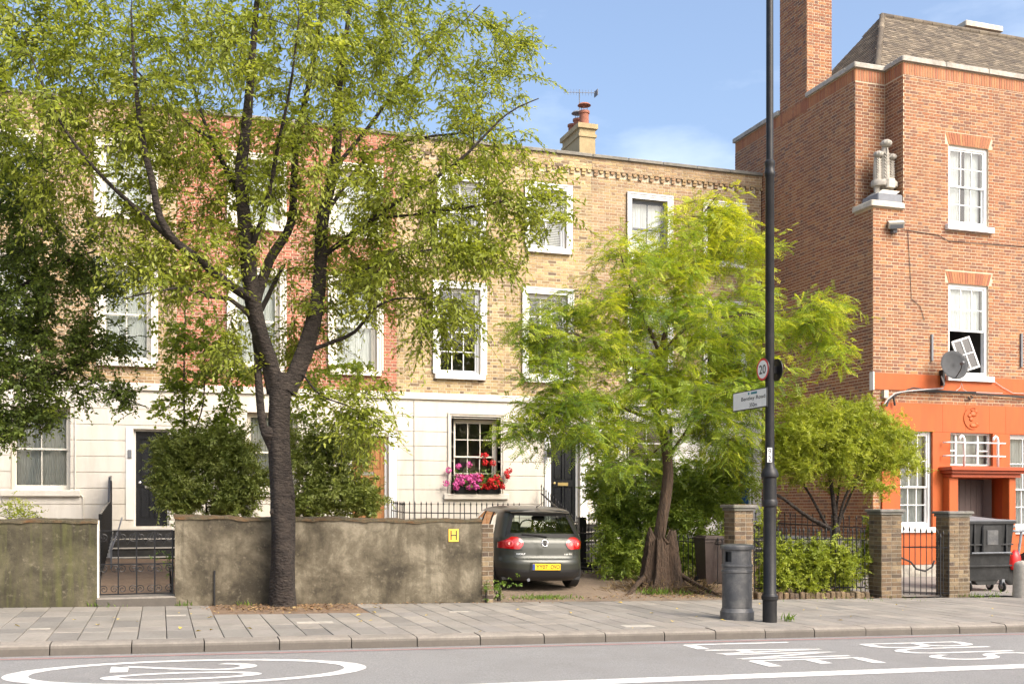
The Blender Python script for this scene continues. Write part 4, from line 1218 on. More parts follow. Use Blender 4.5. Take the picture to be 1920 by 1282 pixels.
rough_wall("garden_wall", "low cement rendered wall with green stains left of the iron gate", -6.5, xl, 1.40, 1.365, m="wall_stained")
gw = rough_wall("garden_wall", "long cracked cement rendered garden wall carrying the yellow H sign", xr, xe_, 1.415, 1.335)
pf = onY(402, 1075, WY)
nbox(pf.x - .012, pf.x + .012, WY - .035, WY + .02, gz(pf.x) - .05, .62).build("drain_strip", M["pole_black"], gw)
for px in (815, 822):
    pass
# brick end pier of the long wall
def pier(x0, x1, y0, y1, zt, label, cap=None, name="brick_pier", bm="brick_pier", mossy=False, cap_h=.09):
    p = thing(name, label, "pillar", ((x0 + x1) / 2, (y0 + y1) / 2, gz((x0 + x1) / 2)), "brick piers along the pavement")
    zb = gz((x0 + x1) / 2) - .1
    nbox(x0, x1, y0, y1, zb, zt).build("pier_core", M["mortar_dark"], p)
    br = Bricks(p); kw = dict(L=.212, H=.066, J=.010, proud=.007, bond='english')
    br.face((x0, y0, 0), UX, NF, x1 - x0, zb, zt - .003, [], bm, **kw)
    br.face((x0, y0, 0), UY, NL, y1 - y0, zb, zt - .003, [], bm, **kw)
    br.face((x1, y0, 0), UY, Vector((1, 0, 0)), y1 - y0, zb, zt - .003, [], bm, **kw)
    br.finish()
    if cap:
        MB().bbox(x0 - .035, x1 + .035, y0 - .035, y1 + .035, zt, zt + cap_h * .5, .012).build("cap_moulding", M[cap], p)
        c = MB(); c.bbox(x0 - .065, x1 + .065, y0 - .065, y1 + .065, zt + cap_h * .5, zt + cap_h, .015); c.build("cap", M[cap], p)
        if mossy:
            c = MB(); c.bbox(x0 - .05, x1 + .05, y0 - .05, y1 + .05, zt + cap_h, zt + cap_h + .012, .006); c.build("moss", M["moss_top"], p)
    return p
pier(xe_ + .012, onY(925, 1000, WY).x, WY + .01, WY + .30, 1.27, "narrow bare brick end of the cement wall beside the car", None)
PY = 16.3
def pier_px(xa, xb, ztop, label, mossy=False, dep=.36):
    return pier(onY(xa, 1000, PY).x, onY(xb, 1000, PY).x, PY, PY + dep, ztop, label, "coping_dark", mossy=mossy, cap_h=.10)
pier_px(1378, 1412, 1.48, "mossy capped brick pier between brown bin and railings", True)
pier_px(1653, 1690, 1.40, "capped brick pier at the shrub side of the iron gate")
pier_px(1780, 1818, 1.36, "capped brick pier between iron gate and wheeled container")
# low brick edging under the railings
xa, xb = onY(1413, 1100, PY + .2).x, onY(1624, 1100, PY + .2).x
ed = thing("brick_edging", "low worn brick edging under the railings", "kerb", ((xa + xb) / 2, PY + .2, gz(13)))
eb = MB()
n = 22
for i in range(n):
    a = xa + (xb - xa) * i / n; c = xa + (xb - xa) * (i + 1) / n - .012
    MB().bbox(a, c, PY + .05 + rnd.uniform(-.02, .02), PY + .30, gz(a) - .06, gz(a) + .09 + rnd.uniform(-.015, .015), .015).build("brick", M["brick_pier"], ed)

def spear(b, x, y, z0, z1, r=.008, head=.10, hw=.018):
    b.tube([(x, y, z0), (x, y, z1 - head)], r, 6)
    b.lathe([(r, 0), (hw * .9, head * .25), (hw, head * .38), (hw * .5, head * .7), (.001, head)], (x, y, z1 - head), 6)
def railing(name, label, pts, nbar, height, rails, parent=None, r=.009, group=None, knops=True, cat="railing", basef=None):
    """pts: two ends (x, y, zbase); each bar its own part"""
    a, c = Vector(pts[0]), Vector(pts[1])
    t = thing(name, label, cat, (a + c) / 2, group)
    proto = MB(); spear(proto, 0, 0, 0, height, r)
    if knops:
        proto.lathe([(r, 0), (r * 2.2, .03), (r, .06)], (0, 0, height * .62), 6)
    me = proto.mesh("railing_bar", M["iron_black"], 40)
    for i in range(nbar):
        p = a.lerp(c, i / (nbar - 1))
        o = link("railing_bar", me, t, p)
        o.rotation_euler = (rnd.uniform(-.012, .012), rnd.uniform(-.012, .012), rnd.uniform(0, 1))
    for zz in rails:
        MB().tube([a + Vector((0, 0, zz)), c + Vector((0, 0, zz))], .013, 4).build("rail", M["iron_black"], t)
    return t
za = gz(13, 16.6)
railing("iron_railing", "black iron railing with spear tops above the brick edging", ((xa + .02, PY + .2, gz(xa) + .05), (xb - .02, PY + .2, gz(xb) + .05)), 26, 1.22, (.12, 1.0))
xf, xg = onY(1418, 950, 20.4).x, onY(1512, 950, 20.4).x
railing("iron_railing", "taller black spear railing behind the lamp post and shrubs", ((xf, 20.4, gz(xf, 20.4)), (xg, 18.2, gz(xg, 18.2))), 20, 1.46, (.15, 1.2))
xh0, xh1 = onY(1112, 1000, 19.6).x, onY(1345, 1000, 18.4).x
railing("iron_railing", "low black railing buried in the laurel hedge", ((xh0, 22.6, gz(xh0, 22.6)), (xh1, 18.0, gz(xh1, 18.0))), 44, 1.0, (.1, .85), knops=False)
bx0, bx1 = onY(757, 950, 23.6).x, onY(905, 950, 23.6).x
railing("area_railing", "black spear railing before the flowered window", ((bx0, 23.6, gz(bx0, 23.6) - .1), (bx1 + .9, 23.6, gz(bx1, 23.6) - .1)), 22, 1.52, (.12, 1.25), r=.011, knops=False)
railing("area_railing", "short black railing running back to the stucco wall", ((bx0, 24.9, gz(bx0, 24.9) - .1), (bx0 + .02, 23.7, gz(bx0, 23.7) - .1)), 9, 1.50, (1.25,), r=.010, knops=False)
# raking stair railing by the black door
sr = thing("stair_railing", "black spear stair railing climbing to the black door", "railing", (9.06, 23.5, gz(9, 23.5)))
n = 17
for i in range(n):
    f = i / (n - 1); yy = 22.15 + 2.7 * f
    zb = gz(9.06, yy) + max(0, (yy - 23.2)) * .55; zt = 1.34 + (.0 if f < .2 else (f - .2) * .95)
    q = MB(); spear(q, 0, 0, 0, zt - zb, .010)
    q.build("railing_bar", M["iron_black"], sr, (9.06, yy, zb), smooth=40)
MB().tube([(9.06, 22.1, 1.18), (9.06, 22.7, 1.18), (9.06, 24.86, 1.86)], .022, 6).build("handrail", M["iron_black"], sr)
MB().tube([(9.06, 22.1, .4), (9.06, 23.2, .45), (9.06, 24.86, 1.2)], .014, 6).build("rail", M["iron_black"], sr)
gp_ = MB(); gp_.box(8.93, 9.10, 22.0, 22.12, gz(9, 22) - .05, 1.30); gp_.build("end_post", M["iron_black"], sr)
nbox(8.90, 9.32, 21.9, 22.2, gz(9, 22) - .05, gz(9, 22) + .16).build("post_foot", M["iron_black"], sr)
MB().tube([(9.18, 22.05, gz(9, 22)), (9.18, 22.05, 1.42)], .012, 6).build("railing_bar", M["iron_black"], sr)
# low stone edging at the end of the drive
for (q0, q1, y0, y1, lb) in ((9.2, 9.85, 22.3, 23.0, "low stone block edging the drive by the stair railing"), (9.9, 10.6, 21.4, 21.9, "low stone block edging the drive under the hedge")):
    o = MB().bbox(q0, q1, y0, y1, gz(q0, y0) - .1, gz(q0, y0) + .42 - (.2 if q0 > 9.5 else 0), .02).build("edging_block", M["stone_grey"], None); tag(o, lb, "stone")
nbox(9.15, 10.0, 22.6, 23.6, gz(9.5, 23) + .42, gz(9.5, 23) + .5).build("edging_slab", M["coping_dark"], None)
tag(bpy.data.objects["edging_slab"], "dark coping slab over the stone edging beside the black door", "stone")

# wrought iron garden gate with scrolls
gx0, gx1 = xl + .03, xr - .03
gzb = gz(-.4) + .16
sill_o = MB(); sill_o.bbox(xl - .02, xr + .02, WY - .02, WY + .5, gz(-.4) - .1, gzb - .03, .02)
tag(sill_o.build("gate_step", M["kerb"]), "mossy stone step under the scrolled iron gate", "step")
gt = thing("garden_gate", "black wrought iron gate with scrollwork between cement walls", "gate", ((gx0 + gx1) / 2, WY + .12, gzb))
gtop = gzb + .92
nb = 5
for i in range(nb):
    x = gx0 + (gx1 - gx0) * i / (nb - 1)
    MB().tube([(x, WY + .12, gzb), (x, WY + .12, gtop)], .011 if 0 < i < nb - 1 else .014, 6).build("gate_bar", M["iron_black"], gt)
for zz in (gzb + .01, gtop, gzb + .44):
    MB().tube([(gx0, WY + .12, zz), (gx1, WY + .12, zz)], .010, 5).build("gate_rail", M["iron_black"], gt)
def scroll(cx, cz, r, s=1, turns=1.5, flip=1):
    pts = []
    for i in range(26):
        f = i / 25; t = f * turns * 2 * math.pi
        rr = r * (1 - .82 * f)
        pts.append((cx + s * rr * math.cos(t), WY + .12, cz + flip * rr * math.sin(t)))
    return pts
for i in range(nb - 1):
    xm = gx0 + (gx1 - gx0) * (i + .5) / (nb - 1)
    for s_ in (-1, 1):
        MB().tube(scroll(xm + s_ * .075, gzb + .37, .065, s_), .006, 5).build("scroll", M["iron_black"], gt)
        MB().tube(scroll(xm + s_ * .075, gtop - .09, .07, s_, flip=-1), .006, 5).build("scroll", M["iron_black"], gt)
        MB().tube(scroll(xm + s_ * .07, gzb + .08, .06, s_), .006, 5).build("scroll", M["iron_black"], gt)
    MB().tube([(xm - .1, WY + .12, gtop - .02), (xm, WY + .12, gtop - .2), (xm + .1, WY + .12, gtop - .02)], .006, 5).build("scroll", M["iron_black"], gt)
o = nbox(xl - .04, xl + .025, WY + .03, WY + .2, gz(xl), 1.36).build("gate_post", M["cream_paint"], gt)
# black stair screen beside the left steps
ss = thing("stair_screen", "black painted stair screen rising to the left front door", "screen", (-1.03, 22.5, .4))
MB().prism([(-1.05, 24.9, .9), (-1.05, 24.9, 2.22), (-1.05, 24.25, 2.18), (-1.05, 23.9, 1.66), (-1.05, 20.4, 1.42), (-1.05, 20.4, .30)], (.045, 0, 0)).build("screen_panel", M["door_black"], ss)
for i in range(12):
    yy = 20.5 + i * .37
    zt = 1.40 + (yy - 20.4) * .07 if yy < 23.9 else 2.1
    MB().tube([(-1.0, yy, .35 + max(0, yy - 21) * .15), (-1.0, yy, zt)], .012, 5).build("screen_bar", M["iron_black"], ss)
MB().tube([(-.86, 20.9, .40), (-.86, 21.0, .75), (-.80, 22.6, 1.05), (-.78, 23.6, 1.22), (-.78, 24.3, 1.3)], .016, 6).build("grab_rail", M["lead_grey"], ss)

# iron gate between the piers on the right
ga, gb = onY(1693, 1000, PY + .2).x, onY(1762, 1000, PY + .2).x
pg = thing("spear_gate", "black spear topped iron gate between two brick piers", "gate", ((ga + gb) / 2, PY + .2, gz(14)))
for i in range(9):
    f = i / 8; x = ga + (gb - ga) * f + .02; yy = PY + .2 - .22 * f
    zt = 1.20 - .10 * f
    q = MB(); spear(q, 0, 0, 0, zt - gz(x) - .03, .010 if i in (0, 8) else .008, .11, .02); q.build("gate_bar", M["iron_black"], pg, (x, yy, gz(x) + .03), smooth=40)
for zz in (.07, .92):
    MB().tube([(ga, PY + .2, gz(ga) + zz), (gb + .02, PY - .02, gz(gb) + zz)], .012, 4).build("gate_rail", M["iron_black"], pg)
x = onY(1761, 1000, PY).x
q = MB(); spear(q, 0, 0, 0, 1.2, .013, .12, .022); q.build("latch_post", M["iron_black"], pg, (x, PY - .03, gz(x)))
# hose looped on the orange wall
MB().tube([onY(px, py, BY - .25) for (px, py) in ((1690, 1045), (1708, 1053), (1718, 1066), (1735, 1070), (1748, 1062), (1752, 1050))], .022, 6).build("wall_hose", M["cable_dark"], None)
tag(bpy.data.objects["wall_hose"], "dark hose sagging against the orange wall behind the gate", "hose")

# hydrant sign
hp_ = onY(850, 1003, WY); hw, hh = .082, .10
hs = thing("hydrant_sign", "small yellow hydrant sign with black letter H on the cement wall", "sign", (hp_.x, WY, hp_.z))
nbox(hp_.x - hw, hp_.x + hw, WY - .022, WY + .02, hp_.z - hh, hp_.z + hh).build("plate", M["hydrant_yellow"], hs)
lt = MB(); y0, y1 = WY - .024, WY - .021
lt.box(hp_.x - .052, hp_.x - .034, y0, y1, hp_.z - .075, hp_.z + .075); lt.box(hp_.x + .034, hp_.x + .052, y0, y1, hp_.z - .075, hp_.z + .075); lt.box(hp_.x - .034, hp_.x + .034, y0, y1, hp_.z - .009, hp_.z + .009)
lt.build("letter", M["sign_black"], hs)

# ------------------------------------------------------------------ lamp post with signs
LX, LY = 7.97, 12.68
lz = gz(LX)
lp = thing("lamp_post", "tall black lamp post with moulded base beside the litter bin", "lamp post", (LX, LY, lz))
b = MB()
b.lathe([(.098, -.03), (.098, .30), (.112, .31), (.115, .36), (.100, .38), (.088, .40), (.086, 1.58), (.105, 1.60), (.110, 1.66), (.094, 1.69)], (LX, LY, lz), 28)
b.lathe([(.094, 1.69), (.092, 1.98), (.118, 2.0), (.120, 2.04), (.095, 2.10), (.070, 2.13), (.062, 2.2)], (LX, LY, lz), 28)
b.build("base", M["pole_black"], lp, smooth=35)
b = MB(); b.lathe([(.062, 2.1), (.060, 6.12), (.072, 6.14), (.074, 6.19), (.064, 6.21), (.064, 6.27), (.072, 6.29), (.072, 6.33), (.050, 6.36), (.046, 12.2)], (LX, LY, lz), 24)
b.build("shaft", M["pole_black"], lp, smooth=35)
b = MB(); b.tube([(LX, LY, lz + 12.1), (LX, LY - .3, lz + 12.5), (LX, LY - 1.0, lz + 12.7)], .035, 8); b.build("arm", M["pole_black"], lp, smooth=True)
b = MB(); b.bbox(LX - .13, LX + .13, LY - 1.65, LY - .95, lz + 12.62, lz + 12.76, .03); b.build("lantern", M["plastic_grey"], lp)
# number plate 92 wrapped on the shaft
p = pix((LX, LY, 1.6)); zc = EYE + (CY - 853) / F * p[2]
dirc = Vector((-LX, -LY, 0)).normalized(); tang = Vector((-dirc.y, dirc.x, 0))
pc = Vector((LX, LY, zc)) + dirc * .0635
pb = MB(); pb.prism([pc + tang * sx + Vector((0, 0, sz)) for sx, sz in ((-.032, -.10), (.032, -.10), (.032, .10), (-.032, .10))], dirc * .004); pb.build("number_plate", M["sign_white"], lp)
for ch, dz in (("9", .008), ("2", -.088)):
    place_text("numeral", ch, M["sign_black"], lp, pc + dirc * .0052 + Vector((0, 0, dz)) - tang * .019, tang * .038, Vector((0, 0, .08)))
# 20 limit discs, back to back, facing along the street
zs_ = EYE + (CY - 693) / F * pix((LX, LY, 1.6))[2]
for s_, lb in ((-1, "round red ringed 20 speed limit sign on the lamp post"), (1, "dark back of a round sign on the far side of the lamp post")):
    xx = LX + s_ * .10
    sg = thing("speed_sign" if s_ < 0 else "round_sign", lb, "sign", (xx, LY, zs_))
    r = .155
    d_ = MB(); d_.lathe([(0, 0), (r, 0), (r, .012), (0, .012)], (xx, LY, zs_), 36, Matrix.Rotation(RAD(90 * s_), 3, 'Y'))
    d_.build("backing", M["pole_black"], sg, smooth=30)
    MB().box(min(xx, LX), max(xx, LX), LY - .03, LY + .03, zs_ - .05, zs_ + .05).build("clip", M["pole_black"], sg)
    fx = xx + s_ * .0135
    rg = MB(); n = 40
    for i in range(n):
        t, t2 = 2 * math.pi * i / n, 2 * math.pi * (i + 1) / n
        rg.quad(*[(fx, LY + rr * math.cos(a), zs_ + rr * math.sin(a)) for a, rr in ((t, r * .985), (t2, r * .985), (t2, r * .80), (t, r * .80))])
    rg.build("red_ring", M["sign_red"], sg)
    wf = MB(); wf.add([(fx, LY + r * .80 * math.cos(2 * math.pi * i / n), zs_ + r * .80 * math.sin(2 * math.pi * i / n)) for i in range(n)], [tuple(range(n))]); wf.build("face", M["sign_white"], sg)
    U_ = Vector((0, s_, 0)); place_text("numerals", "20", M["sign_black"], sg, Vector((fx + s_ * .002, LY, zs_)) - U_ * .085 - Vector((0, 0, .062)), U_ * .17, Vector((0, 0, .124)), bold=.01)
# way sign reaching back over the pavement
p0 = pix((LX, LY, 1.6)); z1 = EYE + (CY - 726) / F * p0[2]; z0 = EYE + (CY - 763) / F * p0[2]
wsg = thing("way_sign", "white street direction sign with black edge reading Road 350m", "sign", (LX - .07, LY, z0))
wx = LX - .075
WL_ = .86
MB().bbox(wx, wx + .018, LY - .05, LY + WL_, z0, z1, .006).build("backing", M["sign_black"], wsg)
MB().quad((wx - .0015, LY + WL_ - .014, z0 + .014), (wx - .0015, LY - .036, z0 + .014), (wx - .0015, LY - .036, z1 - .014), (wx - .0015, LY + WL_ - .014, z1 - .014)).build("face", M["sign_white"], wsg)
nU = Vector((0, -1, 0)); V_ = Vector((0, 0, 1)); fx = wx - .003
place_text("lettering", "Bentley Road", M["sign_black"], wsg, (fx, LY + .62, z0 + .115), nU * .63, V_ * .068, bold=.012)
place_text("lettering", "350m", M["sign_black"], wsg, (fx, LY + .40, z0 + .030), nU * .20, V_ * .058, bold=.012)
for (ya, yb) in ((.44, .40), (.36, .20)):
    MB().quad((fx, LY + ya, z0 + .208), (fx, LY + yb, z0 + .208), (fx, LY + yb, z0 + .240), (fx, LY + ya, z0 + .240)).build("worn_lettering", M["sign_cyan"], wsg)
MB().box(wx + .018, LX, LY - .03, LY + .03, z0 + .08, z0 + .14).build("clip", M["pole_black"], wsg)

# ------------------------------------------------------------------ bins, bollard, trolley
q = onG(1382, 1160, .12); bz = gz(q.x)
lb_ = thing("litter_bin", "round grey metal litter bin with ribbed bands beside the lamp post", "litter bin", (q.x, q.y, bz))
b = MB()
b.lathe([(.236, -.02), (.236, .11), (.222, .125), (.218, .15), (.208, .165)], (q.x, q.y, bz), 40); b.build("foot", M["bin_grey"], lb_, smooth=35)
b = MB(); b.lathe([(.208, .17), (.208, .655), (.220, .665), (.220, .69), (.208, .70), (.208, .735), (.220, .745), (.220, .768), (.206, .778)], (q.x, q.y, bz), 40)
b.build("drum", M["bin_grey"], lb_, smooth=35)
# upper drum with two slots
b = MB(); n = 48; z0, z1 = bz + .775, bz + .985
for i in range(n):
    t, t2 = 2 * math.pi * i / n, 2 * math.pi * (i + 1) / n
    tm_ = math.degrees((t + t2) / 2)
    P = lambda a, z, r=.203: (q.x + r * math.cos(a), q.y + r * math.sin(a), z)
    slot = any(abs((tm_ - c + 180) % 360 - 180) < 16 for c in (205, 330))
    if slot:
        b.quad(P(t, z0), P(t2, z0), P(t2, z0 + .04), P(t, z0 + .04)); b.quad(P(t, z1 - .03), P(t2, z1 - .03), P(t2, z1), P(t, z1))
    else:
        b.quad(P(t, z0), P(t2, z0), P(t2, z1), P(t, z1))
b.build("hood", M["bin_grey"], lb_, smooth=35)
MB().lathe([(.17, 0), (.17, .2)], (q.x, q.y, z0), 24).build("liner", M["plastic_black"], lb_)
b = MB(); b.lathe([(.203, .98), (.232, .985), (.236, 1.0), (.236, 1.03), (.225, 1.045), (.12, 1.058), (0, 1.062)], (q.x, q.y, bz), 40); b.build("lid", M["bin_grey"], lb_, smooth=35)

q = onG(1326, 1103, .12); q.y -= .1; bz = gz(q.x, q.y)
wb = thing("wheelie_bin", "brown lidded wheelie bin against the brick pier", "bin", (q.x, q.y, bz))
b = MB()
for (s0, s1, za, zb_) in ((.175, .225, .06, .93),):
    b.add([(q.x - s0, q.y - s0, bz + za), (q.x + s0, q.y - s0, bz + za), (q.x + s0, q.y + s0, bz + za), (q.x - s0, q.y + s0, bz + za), (q.x - s1, q.y - s1, bz + zb_), (q.x + s1, q.y - s1, bz + zb_), (q.x + s1, q.y + s1, bz + zb_), (q.x - s1, q.y + s1, bz + zb_)], [(3, 2, 1, 0), (4, 5, 6, 7), (0, 1, 5, 4), (1, 2, 6, 5), (2, 3, 7, 6), (3, 0, 4, 7)])
b.build("body", M["bin_brown"], wb)
MB().bbox(q.x - .24, q.x + .24, q.y - .24, q.y + .24, bz + .88, bz + .935, .01).build("rim", M["bin_brown"], wb)
b = MB(); b.bbox(q.x - .25, q.x + .245, q.y - .26, q.y + .26, bz + .937, bz + .975, .018); b.bbox(q.x - .2, q.x + .2, q.y - .2, q.y + .2, bz + .974, bz + 1.0, .012); b.build("lid", M["bin_brown"], wb)
MB().tube([(q.x - .2, q.y + .28, bz + .93), (q.x + .2, q.y + .28, bz + .93)], .016, 8).build("handle", M["bin_brown"], wb)
for s_ in (-1, 1):
    MB().lathe([(0, -.025), (.09, -.025), (.1, -.01), (.1, .01), (.09, .025), (0, .025)], (q.x + s_ * .19, q.y + .18, bz + .1), 18, Matrix.Rotation(RAD(90), 3, 'Y')).build("wheel", M["rubber"], wb)

# large wheeled container
e0, e1 = onY(1806, 1000, 17.2).x, onY(1894, 1000, 17.2).x
ez = gz(e0, 17.2)
eb_ = thing("wheeled_container", "large black four wheeled refuse container beside the brick pier", "bin", ((e0 + e1) / 2, 17.4, ez))
y0, y1 = 17.1, 17.66; zt = 1.34
b = MB()
b.add([(e0 + .05, y0 + .08, ez + .22), (e1 - .09, y0 + .08, ez + .22), (e1 - .09, y1 - .08, ez + .22), (e0 + .05, y1 - .08, ez + .22), (e0, y0, zt - .12), (e1, y0, zt - .12), (e1, y1, zt - .12), (e0, y1, zt - .12)], [(3, 2, 1, 0), (4, 5, 6, 7), (0, 1, 5, 4), (1, 2, 6, 5), (2, 3, 7, 6), (3, 0, 4, 7)])
b.build("body", M["plastic_black"], eb_)
b = MB(); b.prism([(e0 + .28, y0 + .10, ez + .222), (e0 + .36, y0 + .10, ez + .13), (e1 - .38, y0 + .10, ez + .13), (e1 - .3, y0 + .10, ez + .222)], (0, .36, 0)); b.build("keel", M["plastic_black"], eb_)
MB().bbox(e0 - .03, e1 + .04, y0 - .04, y1 + .04, zt - .14, zt - .085, .015).build("rim", M["plastic_black"], eb_)
b = MB(); n = 10
for i in range(n + 1):
    f = i / n; b.v += [(e0 - .02 + (e1 - e0 + .05) * f, y0 - .03, zt - .083 + .0 * f), (e0 - .02 + (e1 - e0 + .05) * f, y1 + .03, zt - .083 + .15 * (1 - f) ** .7 + .0)]
b.f = [(2 * i, 2 * i + 2, 2 * i + 3, 2 * i + 1) for i in range(n)]
b.prism([(e0 - .02, y0 - .03, zt - .084), (e1 + .03, y0 - .03, zt - .084), (e1 + .03, y1 + .03, zt - .07), (e0 - .02, y1 + .03, zt + .06)], (0, 0, .02))
b.build("lid", M["plastic_grey"], eb_)
for zz in (.50, .74, .93):
    f = (zz + ez - .22) / 1.; MB().bbox(e0 - .0, e1 - .012 - .03 * (1 - zz), y0 + .035 * (1 - zz) - .012, y0 + .06, ez + zz, ez + zz + .03, .006).build("rib", M["plastic_black"], eb_)
for xx in (e0 + .19, e1 - .19):
    MB().bbox(xx - .02, xx + .02, y0 - .015, y0 + .05, ez + .76, zt - .14, .006).build("rib", M["plastic_black"], eb_)
xm = (e0 + e1) / 2 + .02
MB().bbox(xm - .24, xm + .24, y0 - .028, y0 + .04, ez + .80, zt - .17, .02).build("hatch", M["plastic_black"], eb_)
MB().bbox(xm - .14, xm + .14, y0 - .042, y0 - .02, ez + .94, zt - .27, .02).build("hatch_pad", M["bin_grey"], eb_)
MB().tube([(e0 + .08, y0 - .045, ez + .78), (e1 - .12, y0 - .045, ez + .78)], .016, 6).build("grab_bar", M["plastic_grey"], eb_)
for (xx, yy) in ((e0 + .15, y0 + .12), (e1 - .2, y0 + .10), (e0 + .15, y1 - .12), (e1 - .2, y1 - .12)):
    w_ = MB(); w_.lathe([(0, -.022), (.085, -.022), (.1, -.012), (.1, .012), (.085, .022), (0, .022)], (xx, yy, gz(xx, yy) + .1), 18, Matrix.Rotation(RAD(90), 3, 'Y') )
    wo = w_.build("castor_wheel", M["rubber"], eb_, smooth=40)
    MB().lathe([(0, -.026), (.055, -.026), (.055, .026), (0, .026)], (xx, yy, gz(xx, yy) + .1), 14, Matrix.Rotation(RAD(90), 3, 'Y')).build("hub", M["chrome"], wo)
    MB().box(xx - .035, xx + .035, yy - .03, yy + .05, gz(xx, yy) + .15, ez + .235).build("castor_fork", M["plastic_grey"], eb_)
MB().tube([(e1 - .02, y0 + .1, zt - .2), (e1 + .10, y0 + .1, zt - .2)], .035, 8).build("trunnion", M["plastic_grey"], eb_)

q = onY(1921, 1118, 15.9)
bo = MB(); bzz = gz(q.x); bo.lathe([(.215, -.05), (.21, .1), (.19, .55), (.185, .62), (.165, .66), (.10, .69), (0, .70)], (q.x + .05, 15.95, bzz), 24)
tag(bo.build("concrete_bollard", M["concrete"], None, smooth=40), "squat pale concrete bollard beside the refuse container", "bollard")
# parked scooter behind the container
q = onY(1912, 1010, 18.4)
sc2 = thing("scooter", "red parked scooter half hidden behind bollard and refuse container", "scooter", (q.x, 18.4, gz(q.x, 18.4)))
gs = gz(q.x, 18.4)
MB().tube([(q.x - .32, 18.3, 1.02), (q.x - .1, 18.36, 1.0), (q.x + .15, 18.4, 1.02), (q.x + .35, 18.5, 1.04)], .03, 8).build("handlebar", M["lead_grey"], sc2, smooth=True)
MB().tube([(q.x + .05, 18.4, 1.0), (q.x - .12, 18.35, .3)], .03, 8).build("steering_column", M["lead_grey"], sc2)
b = MB(); b.lathe([(0, 0), (.10, .02), (.14, .14), (.13, .30), (.05, .44), (0, .45)], (q.x - .17, 18.35, gs + .32), 16, None, 1, .7); b.build("front_shield", M["bag_red"], sc2, smooth=True)
b = MB(); b.bbox(q.x + .1, q.x + 1.0, 18.3, 18.6, gs + .35, gs + .72, .08); b.build("seat", M["plastic_black"], sc2)
for dx in (-.2, .95):
    b = MB()
    b.lathe([(0.12, -.04), (.19, -.04), (.215, -.02), (.215, .02), (.19, .04), (.12, .04)], (q.x + dx, 18.42, gs + .21), 22, Matrix.Rotation(RAD(90), 3, 'X')); b.build("wheel", M["rubber"], sc2, smooth=40)

# ------------------------------------------------------------------ window boxes with geraniums
def window_box(x0, x1, label, petal, seed):
    rr = random.Random(seed)
    zb = 1.85 - .0
    t = thing("flower_box", label, "flower box", ((x0 + x1) / 2, FY - .06, zb), "flower boxes on the sill")
    b = MB(); b.add([(x0 + .02, FY - .13, zb - .002), (x1 - .02, FY - .13, zb - .002), (x1 - .02, FY + .0, zb - .002), (x0 + .02, FY + .0, zb - .002), (x0, FY - .16, zb + .2), (x1, FY - .16, zb + .2), (x1, FY + .02, zb + .2), (x0, FY + .02, zb + .2)], [(3, 2, 1, 0), (4, 5, 6, 7), (0, 1, 5, 4), (1, 2, 6, 5), (2, 3, 7, 6), (3, 0, 4, 7)])
    b.build("trough", M["plastic_black"], t)
    MB().bbox(x0 - .008, x1 + .008, FY - .168, FY + .028, zb + .18, zb + .205, .006).build("trough_rim", M["plastic_black"], t)
    return t, rr

# ------------------------------------------------------------------ parked hatchback
CARX, CARY = 6.50, 17.62
car = thing("parked_car", "grey hatchback parked nose to the house on the earth drive", "car", (CARX, CARY, gz(CARX, 18.4) - .005))
car.rotation_euler = (.030, .019, RAD(-1.5))
LV = np.array([  # z, half width, rear y, front y, roundness
 (.18, .80, .14, 4.02, 4.5), (.24, .85, .05, 4.12, 4.6), (.34, .872, .01, 4.18, 4.7), (.49, .880, .0, 4.20, 4.7), (.545, .880, .012, 4.19, 4.7),
 (.585, .880, .050, 4.16, 4.8), (.62, .880, .070, 4.12, 4.9), (.77, .878, .090, 3.95, 5), (.88, .868, .115, 3.45, 5.2), (.94, .848, .15, 3.02, 5.4),
 (1.03, .810, .22, 2.80, 5.6), (1.15, .765, .305, 2.58, 5.8), (1.30, .712, .405, 2.36, 6), (1.37, .675, .455, 2.18, 6), (1.395, .655, .40, 2.10, 6),
 (1.425, .625, .43, 1.98, 5.4), (1.455, .575, .56, 1.80, 4.6), (1.478, .46, .78, 1.62, 3.6), (1.49, .25, 1.02, 1.42, 2.6)])
def lev(z):
    return [np.interp(z, LV[:, 0], LV[:, i]) for i in range(1, 5)]
def rear(x, z, off=0.):                         # point on the tail surface
    w, yr, yf, n = lev(z); L = (yf - yr)
    f = min(abs(x) / w, .999)
    return Vector((x, yr + L / 2 * (1 - (1 - f ** n) ** (1 / n)) - off, z))
def flank(y, z, s, off=0.):
    w, yr, yf, n = lev(z); c = (yr + yf) / 2; h = (yf - yr) / 2
    f = min(abs(y - c) / h, .999)
    return Vector((s * (w * (1 - f ** n) ** (1 / n) + off), y, z))
NA = 144
zl = np.unique(np.concatenate([np.linspace(.18, .95, 30), np.linspace(.95, 1.40, 22), np.linspace(1.40, 1.49, 8), [.975, 1.372]]))
WZ0, WZ1 = .975, 1.372
def rw(z): return np.interp(z, (WZ0, WZ1), (.675, .52))
body = MB(); grid = []
for z in zl:
    w, yr, yf, n = lev(z); c = (yr + yf) / 2; h = (yf - yr) / 2
    row = []
    for k in range(NA):
        a = 2 * math.pi * (k + .5) / NA
        # even spacing by arc length round a rounded rectangle
        sn, cs = math.sin(a), math.cos(a)
        rr = 1 / (abs(sn) ** n + abs(cs) ** n) ** (1 / n)
        row.append((w * rr * sn, c - h * rr * cs, z))
    grid.append(row)
